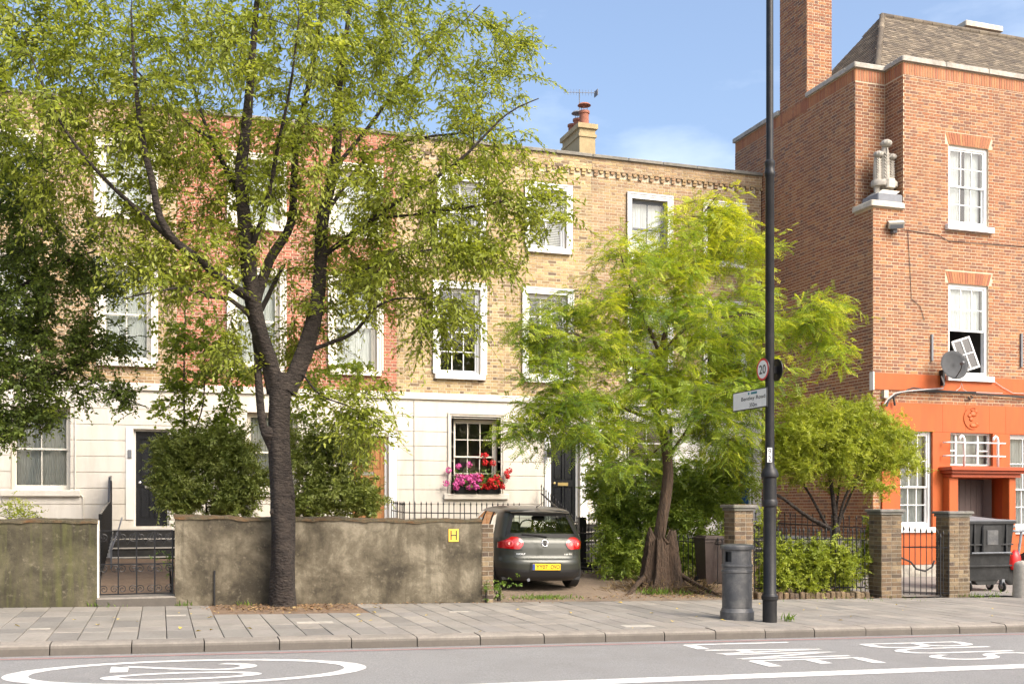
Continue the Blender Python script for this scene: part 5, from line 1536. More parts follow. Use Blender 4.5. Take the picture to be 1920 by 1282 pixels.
# ring spacing: denser samples across the tail
def ring(z):
    w, yr, yf, n = lev(z); c = (yr + yf) / 2; h = (yf - yr) / 2
    out = []
    ts = list(np.linspace(-.985, .985, 61))
    for f in ts: out.append((w * f, c - h * (1 - abs(f) ** n) ** (1 / n), z))
    for g in np.linspace(-.80, .985, 44):
        out.append((w * (1 - abs(g) ** n) ** (1 / n), c + h * g, z))
    for f in ts[::-1][::4]: out.append((w * f, c + h * (1 - abs(f) ** n) ** (1 / n), z))
    for g in np.linspace(.985, -.80, 44): out.append((-w * (1 - abs(g) ** n) ** (1 / n), c + h * g, z))
    return out
rings = [ring(z) for z in zl]
NR = len(rings[0])
for r in rings: body.v += r
low = MB(); low.v = list(body.v)
def side_window(y, z):
    if not (.955 < z < 1.36): return False
    yr0 = np.interp(z, (.955, 1.36), (.62, .86)); yf0 = np.interp(z, (.955, 1.36), (2.70, 2.10))
    if abs(y - np.interp(z, (.955, 1.36), (.98, 1.06))) < .03 or abs(y - 1.62) < .035: return False
    return yr0 < y < yf0
for i in range(len(zl) - 1):
    for k in range(NR):
        j = (k + 1) % NR
        q = (i * NR + k, i * NR + j, (i + 1) * NR + j, (i + 1) * NR + k)
        cc = np.mean([body.v[t] for t in q], axis=0)
        zc = cc[2]
        w, yr, yf, n = lev(zc)
        if WZ0 < zc < WZ1 and abs(cc[0]) < rw(zc) and cc[1] < yr + .35: continue
        if side_window(cc[1], zc) and abs(cc[0]) > .5: continue
        if WZ0 < zc < WZ1 and abs(cc[0]) < rw(zc) * .96 and cc[1] > yf - .5: continue      # windscreen
        if abs(cc[0]) > .6 and any((cc[1] - wy) ** 2 + (zc - .31) ** 2 < .345 ** 2 for wy in (.82, 3.40)): continue
        body.f.append(q)
body.f.append(tuple((len(zl) - 1) * NR + k for k in range(NR)))
# split: dark lower bumper
bf = [f for f in body.f if np.mean([body.v[t][2] for t in f[:4]]) < .40 and len(f) == 4]
lb2 = MB(); lb2.v = list(body.v); lb2.f = bf
body.f = [f for f in body.f if f not in set(bf)]
def clean_build(b, name, m, parent, smooth=True):
    used = sorted({i for f in b.f for i in f}); mp_ = {o: n for n, o in enumerate(used)}
    b.v = [b.v[i] for i in used]; b.f = [tuple(mp_[i] for i in f) for f in b.f]
    return b.build(name, m, parent, local=True, smooth=smooth)
bo_ = clean_build(body, "body", M["car_paint"], car, 32)
clean_build(lb2, "lower_bumper", M["car_black"], car, 40)
b = MB(); b.box(-.74, .74, .25, 3.95, .19, .24); b.box(-.60, .60, .3, 3.9, .24, .45); b.build("underbody", M["car_black"], car, local=True)
def surf_patch(fn, rows, cols):
    b = MB()
    for i in range(rows + 1):
        for j in range(cols + 1):
            b.v.append(tuple(fn(i / rows, j / cols)))
    for i in range(rows):
        for j in range(cols):
            a = i * (cols + 1) + j; b.f.append((a, a + 1, a + cols + 2, a + cols + 1))
    return b
def strip(path, width_in, name, m, parent, fn):
    """closed band along a path of (x, z) on the tail"""
    pass
# rear screen, its black border, wiper
rwin = surf_patch(lambda u, v: rear((2 * v - 1) * (rw(WZ0 + u * (WZ1 - WZ0)) + .012), WZ0 - .008 + u * (WZ1 - WZ0 + .016), .004), 10, 20).build("rear_window", M["glass_car"], car, local=True, smooth=True)
def border(fn_in, fn_out, n, name, m, parent):
    b = MB()
    for i in range(n):
        b.v += [tuple(fn_in(i / n)), tuple(fn_out(i / n))]
    b.f = [(2 * i, 2 * ((i + 1) % n), 2 * ((i + 1) % n) + 1, 2 * i + 1) for i in range(n)]
    return b.build(name, M[m], parent, local=True, smooth=True)
def rect_path(t, ins):
    t = (t % 1) * 4; k = int(t); f = t - k
    z0, z1 = WZ0 + ins, WZ1 - ins
    if k == 0: u, z = 2 * f - 1, z0
    elif k == 1: u, z = 1, z0 + (z1 - z0) * f
    elif k == 2: u, z = 1 - 2 * f, z1
    else: u, z = -1, z1 - (z1 - z0) * f
    # soften the corners
    return u * (rw(z) - ins), z
border(lambda t: rear(*rect_path(t, .045), .007), lambda t: rear(*rect_path(t, -.022), .007), 96, "screen_border", "car_black", rwin)
b = MB(); b.tube([rear(.05, WZ0 - .01, .03), rear(-.1, WZ0 + .012, .035), rear(-.42, WZ0 + .03, .03)], .010, 6); b.build("wiper", M["car_black"], car, local=True)
sp_ = surf_patch(lambda u, v: Vector(((2 * v - 1) * (.56 - .02 * u), .30 + .20 * u + .10 * (2 * v - 1) ** 2, 1.405 + .036 * u - .02 * (2 * v - 1) ** 2)), 4, 20)
sp_.v += [(x, y + .05, z - .028) for (x, y, z) in sp_.v[:21]]
n0 = 5 * 21
sp_.f += [(j, n0 + j, n0 + j + 1, j + 1) for j in range(20)]
sp_.build("roof_spoiler", M["car_paint"], car, local=True, smooth=40)
for s_ in (-1, 1):
    def sw_(u, v, s_=s_):
        z = .95 + u * .415; y0 = np.interp(z, (.955, 1.36), (.60, .84)); y1 = np.interp(z, (.955, 1.36), (2.72, 2.12))
        return flank(y0 + (y1 - y0) * v, z, s_, .003)
    surf_patch(sw_, 6, 18).build("side_window", M["glass_car"], car, local=True, smooth=True)
    for (a0, a1) in ((.98, 1.06), (1.62, 1.62)):
        b = MB(); b.tube([flank(a0 + (a1 - a0) * t, 0.95 + .42 * t, s_, .006) for t in np.linspace(0, 1, 6)], .014, 4); b.build("window_pillar", M["car_black"], car, local=True)
    b = MB(); b.tube([flank(y, 0.948, s_, .006) for y in np.linspace(.6, 2.72, 14)], .012, 5); b.build("waist_trim", M["car_black"], car, local=True)
    # door mirror
    b = MB(); b.bbox(s_ * .98 - .09, s_ * .98 + .09, 2.30, 2.42, 1.0, 1.14, .03); b.build("mirror", M["car_paint"], car, local=True)
    # tail light: cluster on tail and flank
    def outl(u, v, off, s_=s_):
        x0, x1 = .40, .795
        x = x0 + (x1 - x0) * v
        zc = .845 + .02 * v; hh = .112 - .035 * max(0, (.25 - v) / .25) ** 2 - .01 * v
        rnd_ = math.sqrt(max(.02, 1 - max(0, (.30 - v) / .30) ** 2)); fall = max(0, (v - .5) / .5)
        zb_, zt_ = zc - hh * rnd_ - .012 * fall, zc + hh * rnd_ - .115 * fall
        z = zb_ + (zt_ - zb_) * u
        p = rear(x, z, off); p.x *= s_
        return p
    lt_ = surf_patch(lambda u, v: outl(u, v, .016), 8, 16)
    n = len(lt_.v)
    rimi = [j for j in range(17)] + [i * 17 + 16 for i in range(1, 9)] + [8 * 17 + j for j in range(15, -1, -1)] + [i * 17 for i in range(7, 0, -1)]
    lt_.v += [tuple(Vector(lt_.v[i]) + Vector((0, .03, 0))) for i in rimi]
    m_ = len(rimi)
    lt_.f += [(rimi[i], n + i, n + (i + 1) % m_, rimi[(i + 1) % m_]) for i in range(m_)]
    light = lt_.build("tail_light", M["car_glow_red"], car, local=True, smooth=50)
    for (xx, zz, r) in ((.500, .842, .072), (.640, .842, .066)):
        b = MB(); n = 24
        for rr, off in ((r, .018), (r * .62, .024), (r * .45, .022)):
            for k in range(n):
                t = 2 * math.pi * k / n
                p = rear(min(xx + rr * math.cos(t), .86), zz + rr * math.sin(t), off); p.x *= s_
                b.v.append(tuple(p))
        b.f = [(i * n + k, i * n + (k + 1) % n, (i + 1) * n + (k + 1) % n, (i + 1) * n + k) for i in range(2) for k in range(n)]
        b.build("lamp_ring", M["car_lens"], light, local=True, smooth=True)
        b = MB(); b.v = [tuple(Vector((s_, 1, 1)) * 0 + Vector((s_ * rear(min(xx + r * .42 * math.cos(2 * math.pi * k / 20), .86), zz, .022).x, rear(xx, zz, .021).y, zz + r * .42 * math.sin(2 * math.pi * k / 20)))) for k in range(20)]
        b.f = [tuple(range(20))]; b.build("lamp_bulb", M["car_clear"], light, local=True)
    # exhaust side reflector
# tailgate shut lines
b = MB()
gl = [(-.40, 1.02), (-.405, .82), (-.60, .80), (-.60, .70), (-.55, .645), (0, .632), (.55, .645), (.60, .70), (.60, .80), (.405, .82), (.40, 1.02)]
gl = [(-.42, .725), (-.57, .715), (-.555, .605), (-.50, .573), (0, .565), (.50, .573), (.555, .605), (.57, .715), (.42, .725)]
pth = []
for a, c in zip(gl[:-1], gl[1:]):
    for t in np.linspace(0, 1, 8)[:-1]:
        pth.append(rear(a[0] + (c[0] - a[0]) * t, a[1] + (c[1] - a[1]) * t, .0005))
pth.append(rear(*gl[-1], .0005))
b.tube(pth, .0055, 4); b.build("tailgate_seam", M["car_black"], car, local=True)
# badge: chrome ring with V over W strokes
bc = (0, .855); br_ = .058
b = MB(); b.tube([rear(bc[0] + br_ * math.cos(t), bc[1] + br_ * math.sin(t), .012) for t in np.linspace(0, 2 * math.pi, 33)], .006, 6, False)
badge = b.build("badge", M["chrome"], car, local=True, smooth=True)
b = MB(); b.v = [tuple(rear(bc[0] + br_ * math.cos(t), bc[1] + br_ * math.sin(t), .007)) for t in np.linspace(0, 2 * math.pi, 33)[:-1]]; b.f = [tuple(range(32))]; b.build("badge_field", M["car_black"], badge, local=True)
for st_ in ([(-.022, .048), (0, .004), (.022, .048)], [(-.047, .026), (-.024, -.044), (0, .0), (.024, -.044), (.047, .026)]):
    b = MB(); b.tube([rear(bc[0] + x, bc[1] + z, .013) for x, z in st_], .0055, 5); b.build("badge_stroke", M["chrome"], badge, local=True)
def rear_text(body, x0, z0, w, h, m, nm):
    me = norm_text(body, bold=.02); 
    co = np.empty(len(me.vertices) * 3, np.float32); me.vertices.foreach_get("co", co); co = co.reshape(-1, 3)
    P = np.array([tuple(rear(x0 + c[0] * w, z0 + c[1] * h, .006)) for c in co], np.float32)
    me.vertices.foreach_set("co", P.ravel()); me.materials.clear(); me.materials.append(M[m]); me.update()
    return link(nm, me, car, local=True)
rear_text("GOLF", -.53, .648, .16, .028, "chrome", "badge_lettering")
rear_text("1.6 FSI", .37, .648, .15, .026, "chrome", "badge_lettering")
# number plate
pz0, pz1 = .385, .495
b = MB(); b.bbox(-.262, .262, -.028, .03, pz0, pz1, .004); pl_ = b.build("number_plate", M["plate_yellow"], car, local=True)
b = MB(); b.box(-.261, -.215, -.0295, -.02, pz0 + .002, pz1 - .002); b.build("country_band", M["plate_blue"], pl_, local=True)
for tx, xa_, xb_ in (("YY07", -.195, .022), ("OVO", .075, .245)):
    place_text("plate_lettering", tx, M["sign_black"], pl_, Vector((xa_, -.0305, pz0 + .018)), Vector((xb_ - xa_, 0, 0)), Vector((0, 0, .076)), local=True, bold=.012)
b = MB(); b.bbox(-.30, .30, -.005, .03, pz0 - .02, pz1 + .018, .01); b.build("plate_recess", M["car_paint"], car, local=True)
# wheels
for (sx, wy) in ((-1, .82), (1, .82), (-1, 3.40), (1, 3.40)):
    Mw = Matrix.Rotation(RAD(90), 3, 'Y')
    b = MB(); b.lathe([(.20, -.10), (.285, -.10), (.312, -.08), (.316, 0), (.312, .08), (.285, .10), (.20, .10)], (sx * .765, wy, .315), 36, Mw)
    wh = b.build("wheel", M["rubber"], car, local=True, smooth=40)
    b = MB(); b.lathe([(.0, -.02), (.05, -.03), (.07, .02), (.19, .0), (.205, .04), (.2, .09), (0, .06)], (sx * (.765 + .03), wy, .315), 28, Matrix.Rotation(RAD(90 * sx), 3, 'Y')); b.build("rim", M["chrome"], wh, local=True, smooth=40)
# seats, parcel shelf, dashboard, aerial
for sx in (-.36, .36):
    b = MB(); b.bbox(sx - .25, sx + .25, 1.55, 1.72, .5, 1.06, .05); b.bbox(sx - .13, sx + .13, 1.56, 1.66, 1.09, 1.30, .04); b.build("front_seat", M["car_black"], car, local=True)
    b = MB(); b.bbox(sx - .13, sx + .13, .88, .97, 1.06, 1.20, .04); b.build("rear_headrest", M["car_black"], car, local=True)
b = MB(); b.bbox(-.62, .62, .85, 1.0, .5, 1.05, .05); b.build("rear_bench", M["car_black"], car, local=True)
b = MB(); b.box(-.62, .62, .40, .86, .99, 1.015); b.build("parcel_shelf", M["car_black"], car, local=True)
b = MB(); b.bbox(-.68, .68, 2.35, 2.9, .7, 1.02, .06); b.build("dashboard", M["car_black"], car, local=True)
b = MB(); b.tube([(.36 + .18 * math.cos(t), 2.22 + .06 * math.sin(t), 1.0 + .18 * math.sin(t)) for t in np.linspace(0, 2 * math.pi, 25)], .016, 6, False); b.build("steering_wheel", M["car_black"], car, local=True)
b = MB(); b.tube([(.02, .72, 1.475), (.045, .60, 1.52), (.075, .46, 1.585)], [.010, .006, .004], 6); b.build("roof_aerial", M["car_black"], car, local=True)
b = MB(); b.tube([(-.3, .2, .22), (-.3, .06, .20)], .028, 10); b.build("exhaust", M["lead_grey"], car, local=True)

# ------------------------------------------------------------------ foliage
RG = np.random.default_rng(5)
def nrm(a):
    return a / np.maximum(np.linalg.norm(a, axis=-1, keepdims=True), 1e-9)
def runit(n):
    return nrm(RG.normal(size=(n, 3)))
def leaf_mesh(name, m, P, D, N, Ln, Wd, tint, parent, fold=.18, curl=.12, kind=None):
    n = len(P)
    D = nrm(D); S = nrm(np.cross(D, N)); N = np.cross(S, D)
    Ln = np.asarray(Ln).reshape(-1, 1) * np.ones((n, 1)); Wd = np.asarray(Wd).reshape(-1, 1) * np.ones((n, 1))
    mid = P + D * Ln * .42
    V = np.stack([P, mid + S * Wd / 2 + N * Wd * fold, P + D * Ln - N * Ln * curl, mid - S * Wd / 2 + N * Wd * fold], 1).reshape(-1, 3)
    base = (np.arange(n) * 4)[:, None]
    Fc = (base + np.array([[0, 1, 2, 0, 2, 3]])).reshape(-1).astype(np.int32)
    me = bpy.data.meshes.new(name)
    me.vertices.add(4 * n); me.vertices.foreach_set("co", V.astype(np.float32).ravel())
    me.loops.add(6 * n); me.loops.foreach_set("vertex_index", Fc)
    me.polygons.add(2 * n); me.polygons.foreach_set("loop_start", (np.arange(2 * n) * 3).astype(np.int32))
    me.update(calc_edges=True)
    at = me.attributes.new("tint", 'FLOAT', 'FACE')
    at.data.foreach_set("value", np.repeat(np.clip(tint, 0, 1), 2).astype(np.float32))
    me.materials.append(m)
    o = link(name, me, parent)
    if kind: o["kind"] = kind
    return o
def ell(spec):
    """points spread through ellipsoids given by photo pixel, radii and depth"""
    out = []
    for (px, py, rx, ry, Y, dY, n) in spec:
        u = runit(n) * (RG.random((n, 1)) ** (1 / 2.2))
        for q in u:
            out.append(tuple(onY(px + rx * q[0], py + ry * q[2], Y + dY * q[1])))
    return np.array(out)
def limb(pxs, r0, r1):
    P = [onY(x, y, Y) for (x, y, Y) in pxs]
    # smooth and resample
    pts = []
    for i in range(len(P) - 1):
        a, b_, c, d = P[max(i - 1, 0)], P[i], P[i + 1], P[min(i + 2, len(P) - 1)]
        k = max(2, int((c - b_).length / .14))
        for j in range(k):
            t = j / k
            pts.append(.5 * ((2 * b_) + (c - a) * t + (2 * a - 5 * b_ + 4 * c - d) * t * t + (3 * b_ - a - 3 * c + d) * t ** 3))
    pts.append(P[-1])
    n = len(pts)
    return pts, [r0 + (r1 - r0) * (i / (n - 1)) ** 1.05 for i in range(n)]
def bark_tube(b, pts, rs, n=14, amp=.07, seed=0, flare=0):
    rr = random.Random(seed); ph = [rr.uniform(0, 6.28) for _ in range(8)]
    m = len(pts); vs = []
    for i, p in enumerate(pts):
        d = (Vector(pts[min(i + 1, m - 1)]) - Vector(pts[max(i - 1, 0)])).normalized()
        a = d.cross(Vector((.2, .97, .1)));
        if a.length < .1: a = d.cross(Vector((1, 0, 0)))
        a.normalize(); c = d.cross(a)
        for k in range(n):
            t = 2 * math.pi * k / n
            g = 1 + amp * (math.sin(3 * t + ph[0] + i * .22) + .7 * math.sin(5 * t + ph[1] - i * .15) + .6 * math.sin(2 * t + ph[2] + i * .5)) + rr.uniform(-amp, amp) * .5
            if flare: g *= 1 + flare * math.exp(-i / 1.3) * (1 + .4 * math.sin(4 * t + ph[3]))
            vs.append(Vector(p) + (a * math.cos(t) + c * math.sin(t)) * rs[i] * g)
    fs = [(i * n + (k + 1) % n, i * n + k, (i + 1) * n + k, (i + 1) * n + (k + 1) % n) for i in range(m - 1) for k in range(n)]
    fs.append(tuple((m - 1) * n + k for k in range(n - 1, -1, -1)))
    b.add(vs, fs)
def grow(limbs, A, wig=.12, droop=.06, kr=.0065):
    """branches from the nearest suitable point of the skeleton out to every attractor"""
    nodes, dirs, rad = [], [], []
    for pts, rs in limbs:
        for i, p in enumerate(pts):
            d = Vector(pts[min(i + 1, len(pts) - 1)]) - Vector(pts[max(i - 1, 0)])
            nodes.append(tuple(p)); dirs.append(tuple(d.normalized())); rad.append(rs[i])
    nodes = np.array(nodes); dirs = np.array(dirs); rad = np.array(rad)
    d0 = np.min(np.linalg.norm(A[:, None, :] - nodes[None, ::3, :], axis=2), axis=1)
    cap = len(nodes) + len(A) * 7
    NB = np.zeros((cap, 3)); DB = np.zeros((cap, 3)); RB = np.zeros(cap); n = len(nodes)
    NB[:n], DB[:n], RB[:n] = nodes, dirs, rad
    br, ends, edirs = [], [], []
    for i in np.argsort(d0):
        a = A[i]; v = a - NB[:n]; d = np.linalg.norm(v, axis=1)
        cosv = (v * DB[:n]).sum(1) / np.maximum(d, 1e-6)
        cost = d * (1.45 - .55 * cosv) + (RB[:n] < .006) * .05
        j = int(np.argmin(cost)); s = NB[j]; dj = d[j]
        if dj < .04:
            ends.append(a); edirs.append(DB[j]); continue
        c = s + DB[j] * dj * .38 + RG.normal(size=3) * wig * dj * .6 + np.array([0, 0, .10 * dj])
        ts = np.linspace(0, 1, max(4, min(8, int(dj / .16) + 2)))[:, None]
        pth = (1 - ts) ** 2 * s + 2 * ts * (1 - ts) * c + ts ** 2 * a
        pth[1:-1] += RG.normal(size=(len(pth) - 2, 3)) * .014
        pth[:, 2] -= droop * dj * (ts[:, 0] ** 2)
        r0 = min(RB[j] * .72, .0045 + kr * dj); r1 = .0028
        rs = r0 + (r1 - r0) * ts[:, 0]
        br.append((pth, rs))
        k = len(pth) - 1
        NB[n:n + k] = pth[1:]; dd = nrm(np.gradient(pth, axis=0)); DB[n:n + k] = dd[1:]; RB[n:n + k] = rs[1:]; n += k
        ends.append(pth[-1]); edirs.append(dd[-1])
    return br, np.array(ends), np.array(edirs)
def tubes_mesh(name, m, br, parent, n=5):
    """thin branches as one mesh, fast"""
    Vs, Fs, off = [], [], 0
    ang = np.arange(n) * 2 * np.pi / n
    for pth, rs in br:
        pth = np.asarray(pth, float); k = len(pth)
        d = nrm(np.gradient(pth, axis=0)); ref = np.where(np.abs(d[:, 2:3]) > .9, np.array([[1., 0, 0]]), np.array([[0, 0, 1.]]))
        a = nrm(np.cross(d, ref)); c = np.cross(d, a)
        ring = pth[:, None, :] + (a[:, None, :] * np.cos(ang)[None, :, None] + c[:, None, :] * np.sin(ang)[None, :, None]) * np.asarray(rs)[:, None, None]
        Vs.append(ring.reshape(-1, 3))
        i = np.arange(k - 1)[:, None] * n; q = np.arange(n)[None, :]; q2 = (q + 1) % n
        Fs.append((np.stack([i + q2, i + q, i + n + q, i + n + q2], -1).reshape(-1, 4) + off)); off += k * n
    V = np.concatenate(Vs); Fc = np.concatenate(Fs).astype(np.int32)
    me = bpy.data.meshes.new(name)
    me.vertices.add(len(V)); me.vertices.foreach_set("co", V.astype(np.float32).ravel())
    me.loops.add(Fc.size); me.loops.foreach_set("vertex_index", Fc.ravel())
    me.polygons.add(len(Fc)); me.polygons.foreach_set("loop_start", (np.arange(len(Fc)) * 4).astype(np.int32))
    me.update(calc_edges=True); me.shade_smooth(); me.materials.append(m)
    return link(name, me, parent)
def sprays(E, ED, T, Lp, tl, droop=.35, spread=.9, back=.4, flat=1.):
    """leafy twiglets round each branch end: returns leaf base, direction, normal, order along the twig, cluster id, twigs"""
    n = len(E); idx = np.repeat(np.arange(n), T)
    tw = nrm((ED[idx] * .7 + runit(n * T) * spread + np.array([0, 0, .12])) * np.array([1, 1, flat]))
    ln = RG.uniform(tl[0], tl[1], n * T)[:, None]
    st = E[idx] - ED[idx] * RG.random((n * T, 1)) * back
    s = (np.arange(Lp) + .6) / Lp
    m = n * T
    P = st[:, None, :] + tw[:, None, :] * ln[:, None, :] * s[None, :, None]
    P[:, :, 2] -= (droop * ln * s[None, :] ** 2)
    up = nrm(np.array([0, 0, 1.]) + RG.normal(size=(m, 3)) * .35)
    side = nrm(np.cross(tw, up))
    sg = np.where((np.arange(Lp) % 2) == 0, 1., -1.)
    D = tw[:, None, :] * .65 + side[:, None, :] * sg[None, :, None] * .8 + RG.normal(size=(m, Lp, 3)) * .28
    D[:, :, 2] -= droop * (.6 + .8 * RG.random((m, Lp)))
    N = up[:, None, :] + RG.normal(size=(m, Lp, 3)) * .35
    twigs = []
    for i in range(m):
        q = np.array([st[i], st[i] + tw[i] * ln[i] * .5 - np.array([0, 0, droop * ln[i, 0] * .25]), st[i] + tw[i] * ln[i] - np.array([0, 0, droop * ln[i, 0]])])
        twigs.append((q, np.array([.003, .0024, .0016])))
    order = np.repeat(s[None, :], m, 0)
    return P.reshape(-1, 3), nrm(D).reshape(-1, 3), nrm(N).reshape(-1, 3), order.reshape(-1), np.repeat(idx, Lp), twigs
def plant(name, label, cat, base, limbs, spec, m, bark, T, Lp, tl, size, group=None, pin=0, droop=.35, spread=.9, twig_mesh=True, trunk_n=14, amp=.06, tmean=.42, extra_trunk=None, wig=.12, aspect=.42, flare=0, branch_droop=.06, trunk_name="trunk", flat=1., height_tint=0.):
    t = thing(name, label, cat, base, group)
    LB = [limb(*l) for l in limbs]
    b = MB()
    for i, (pts, rs) in enumerate(LB):
        bark_tube(b, pts, rs, trunk_n if rs[0] > .05 else 8, amp, i + 3, flare if i == 0 else 0)
    if extra_trunk: extra_trunk(b)
    if b.v: b.build(trunk_name, M[bark], t, smooth=True)
    A = ell(spec)
    br, E, ED = grow(LB, A, wig, branch_droop)
    P, D, N, od, ci, tw = sprays(E, ED, T, Lp, tl, droop, spread, flat=flat)
    tubes_mesh("branches", M[bark if bark != "bark_brown" else "bark_twig"], br + (tw if twig_mesh else []), t, 4)["kind"] = "stuff"
    ctint = RG.normal(0, .17, len(E)) + height_tint * (E[:, 2] - E[:, 2].mean()) / max(1e-3, np.ptp(E[:, 2]))  # random cluster tint, plus a lighter, yellower tint towards the crown top
    tint = tmean + ctint[ci] + RG.normal(0, .12, len(P)) + (od - .5) * .25
    if pin:
        n = len(P); FL = RG.uniform(.8, 1.15, n)[:, None] * size * 5
        s = (np.arange(pin) + 1.2) / (pin + .6)
        S = nrm(np.cross(D, N))
        Q = P[:, None, None, :] + D[:, None, None, :] * (FL[:, None, None, :] * s[None, :, None, None]) * np.ones((1, 1, 2, 1))
        Q[..., 2] -= (.25 * FL[:, 0][:, None, None] * (s ** 2)[None, :, None])
        sg = np.array([1., -1.])[None, None, :, None]
        LD = S[:, None, None, :] * sg + D[:, None, None, :] * .45 + RG.normal(size=(n, pin, 2, 3)) * .12
        LD[..., 2] -= .18
        LN = np.broadcast_to(N[:, None, None, :], LD.shape) + RG.normal(size=LD.shape) * .15
        k = pin * 2
        lsz = size * RG.uniform(.8, 1.15, n * k)
        o = leaf_mesh("crown", m, Q.reshape(-1, 3), LD.reshape(-1, 3), LN.reshape(-1, 3), lsz, lsz * aspect, np.repeat(tint, k) + RG.normal(0, .06, n * k), t)
    else:
        lsz = size * RG.uniform(.65, 1.2, len(P)) * (1.05 - .3 * od)
        o = leaf_mesh("crown", m, P, D, N, lsz, lsz * aspect, tint, t)
    return t

# ---- the street tree in the pavement
TY = 15.76
b0 = onY(530, 1140, TY)
limbs1 = [
 ([(532, 1146, TY), (531, 1100, TY), (531, 1000, TY), (527, 900, TY), (523, 830, TY), (524, 760, TY), (529, 700, TY)], .175, .150),
 ([(520, 735, TY), (505, 675, TY), (482, 605, TY - .1), (470, 540, TY - .2), (462, 470, TY - .3), (455, 390, TY - .4), (452, 320, TY - .4), (462, 240, TY - .5), (472, 120, TY - .6), (482, 0, TY - .6), (490, -110, TY - .6)], .135, .016),
 ([(538, 735, TY), (560, 685, TY + .05), (582, 620, TY + .15), (596, 555, TY + .2), (602, 480, TY + .3), (606, 410, TY + .4), (622, 340, TY + .5), (632, 270, TY + .6), (634, 170, TY + .7), (650, 60, TY + .8), (668, -80, TY + .9)], .130, .015),
 ([(476, 575, TY - .15), (505, 490, TY + .2), (545, 420, TY + .4), (552, 330, TY + .5), (556, 260, TY + .6), (572, 190, TY + .6), (590, 100, TY + .7), (606, -10, TY + .8), (612, -110, TY + .9)], .075, .016),
 ([(472, 560, TY - .2), (425, 530, TY - .5), (380, 492, TY - .8), (330, 455, TY - 1.0), (300, 410, TY - 1.2), (285, 340, TY - 1.3), (265, 250, TY - 1.4), (252, 130, TY - 1.5), (246, 20, TY - 1.5)], .07, .010),
 ([(318, 447, TY - 1.0), (260, 395, TY - 1.1), (200, 340, TY - 1.3), (140, 270, TY - 1.4), (95, 195, TY - 1.6), (60, 110, TY - 1.7)], .035, .008),
 ([(455, 385, TY - .4), (425, 320, TY - .2), (395, 265, TY + .1), (340, 220, TY + .4), (285, 165, TY + .6), (220, 90, TY + .8)], .045, .009),
 ([(410, 290, TY), (380, 220, TY + .2), (355, 130, TY + .4), (345, 20, TY + .6)], .028, .008),
 ([(466, 590, TY - .2), (430, 560, TY - .4), (390, 556, TY - .6), (350, 540, TY - .9), (300, 545, TY - 1.1), (230, 560, TY - 1.3)], .035, .007),
 ([(585, 655, TY + .15), (625, 640, TY), (665, 622, TY - .2), (700, 580, TY - .4), (740, 560, TY - .6), (800, 560, TY - .8)], .035, .007),
 ([(606, 480, TY + .3), (660, 440, TY - .1), (735, 385, TY - .4), (800, 345, TY - .6), (868, 295, TY - .8), (950, 215, TY - 1.0), (1010, 185, TY - 1.1)], .042, .008),
 ([(612, 400, TY + .4), (660, 330, TY + .5), (705, 285, TY + .6), (770, 262, TY + .7), (860, 250, TY + .9), (960, 240, TY + 1.1)], .036, .008),
 ([(640, 300, TY + .5), (690, 240, TY + .8), (750, 160, TY + 1.0), (830, 80, TY + 1.2), (900, 10, TY + 1.3)], .034, .008),
 ([(700, 410, TY - .2), (800, 400, TY - .3), (900, 385, TY - .5), (1000, 370, TY - .6), (1060, 385, TY - .7)], .022, .006),
 ([(650, 525, TY - .2), (740, 480, TY - .5), (830, 465, TY - .7), (920, 450, TY - .9)], .022, .006),
 ([(516, 850, TY), (494, 800, TY - .05), (486, 730, TY), (482, 660, TY + .1), (478, 610, TY + .2), (500, 560, TY + .5), (530, 500, TY + .8)], .065, .03),
 ([(470, 470, TY - .3), (500, 380, TY - .7), (520, 280, TY - 1.1), (545, 160, TY - 1.5), (560, 40, TY - 1.7)], .04, .01),
 ([(560, 690, TY + .1), (600, 740, TY - .4), (650, 760, TY - .6), (700, 790, TY - .8)], .018, .006),
]
spec1 = [(470, 60, 400, 250, TY, 2.6, 330), (130, 230, 240, 190, TY - .5, 1.7, 150), (740, 130, 240, 170, TY + .2, 2.0, 125), (945, 90, 115, 100, TY + .2, 1.2, 30),
         (780, 400, 190, 150, TY - .2, 1.7, 130), (945, 300, 120, 90, TY - .3, 1.2, 42), (1000, 405, 105, 55, TY - .6, .8, 26), (660, 515, 170, 100, TY + .4, 1.4, 95),
         (330, 470, 180, 100, TY - .4, 1.5, 85), (560, 650, 120, 55, TY + 1.0, .6, 20), (665, 770, 75, 85, TY - .5, .8, 34), (830, 600, 100, 70, TY - .6, .9, 34),
         (60, 30, 170, 130, TY - .6, 1.4, 60), (480, 330, 240, 130, TY, 1.9, 120), (430, 650, 70, 60, TY - .2, .8, 16), (900, 480, 110, 60, TY - .6, .8, 26)]
def bulge1(b):
    for (px, py, r, s) in ((503, 812, .11, 1.0), (548, 930, .05, 1.2), (512, 960, .05, 1.3), (494, 780, .055, 1.2)):
        p = onY(px, py, TY - .06)
        b.lathe([(0, -r * s), (r * .7, -r * s * .7), (r, 0), (r * .75, r * s * .65), (0, r * s)], p, 12)
plant("street_tree", "cherry tree with dark trunk growing in the pavement before the cement wall", "tree", (b0.x, TY, gz(b0.x)), limbs1, spec1, M["leaf_cherry"], "bark_dark", 6, 9, (.24, .54), .112, droop=.42, tmean=.50, extra_trunk=bulge1, aspect=.40, flare=.28, amp=.085, trunk_n=22)

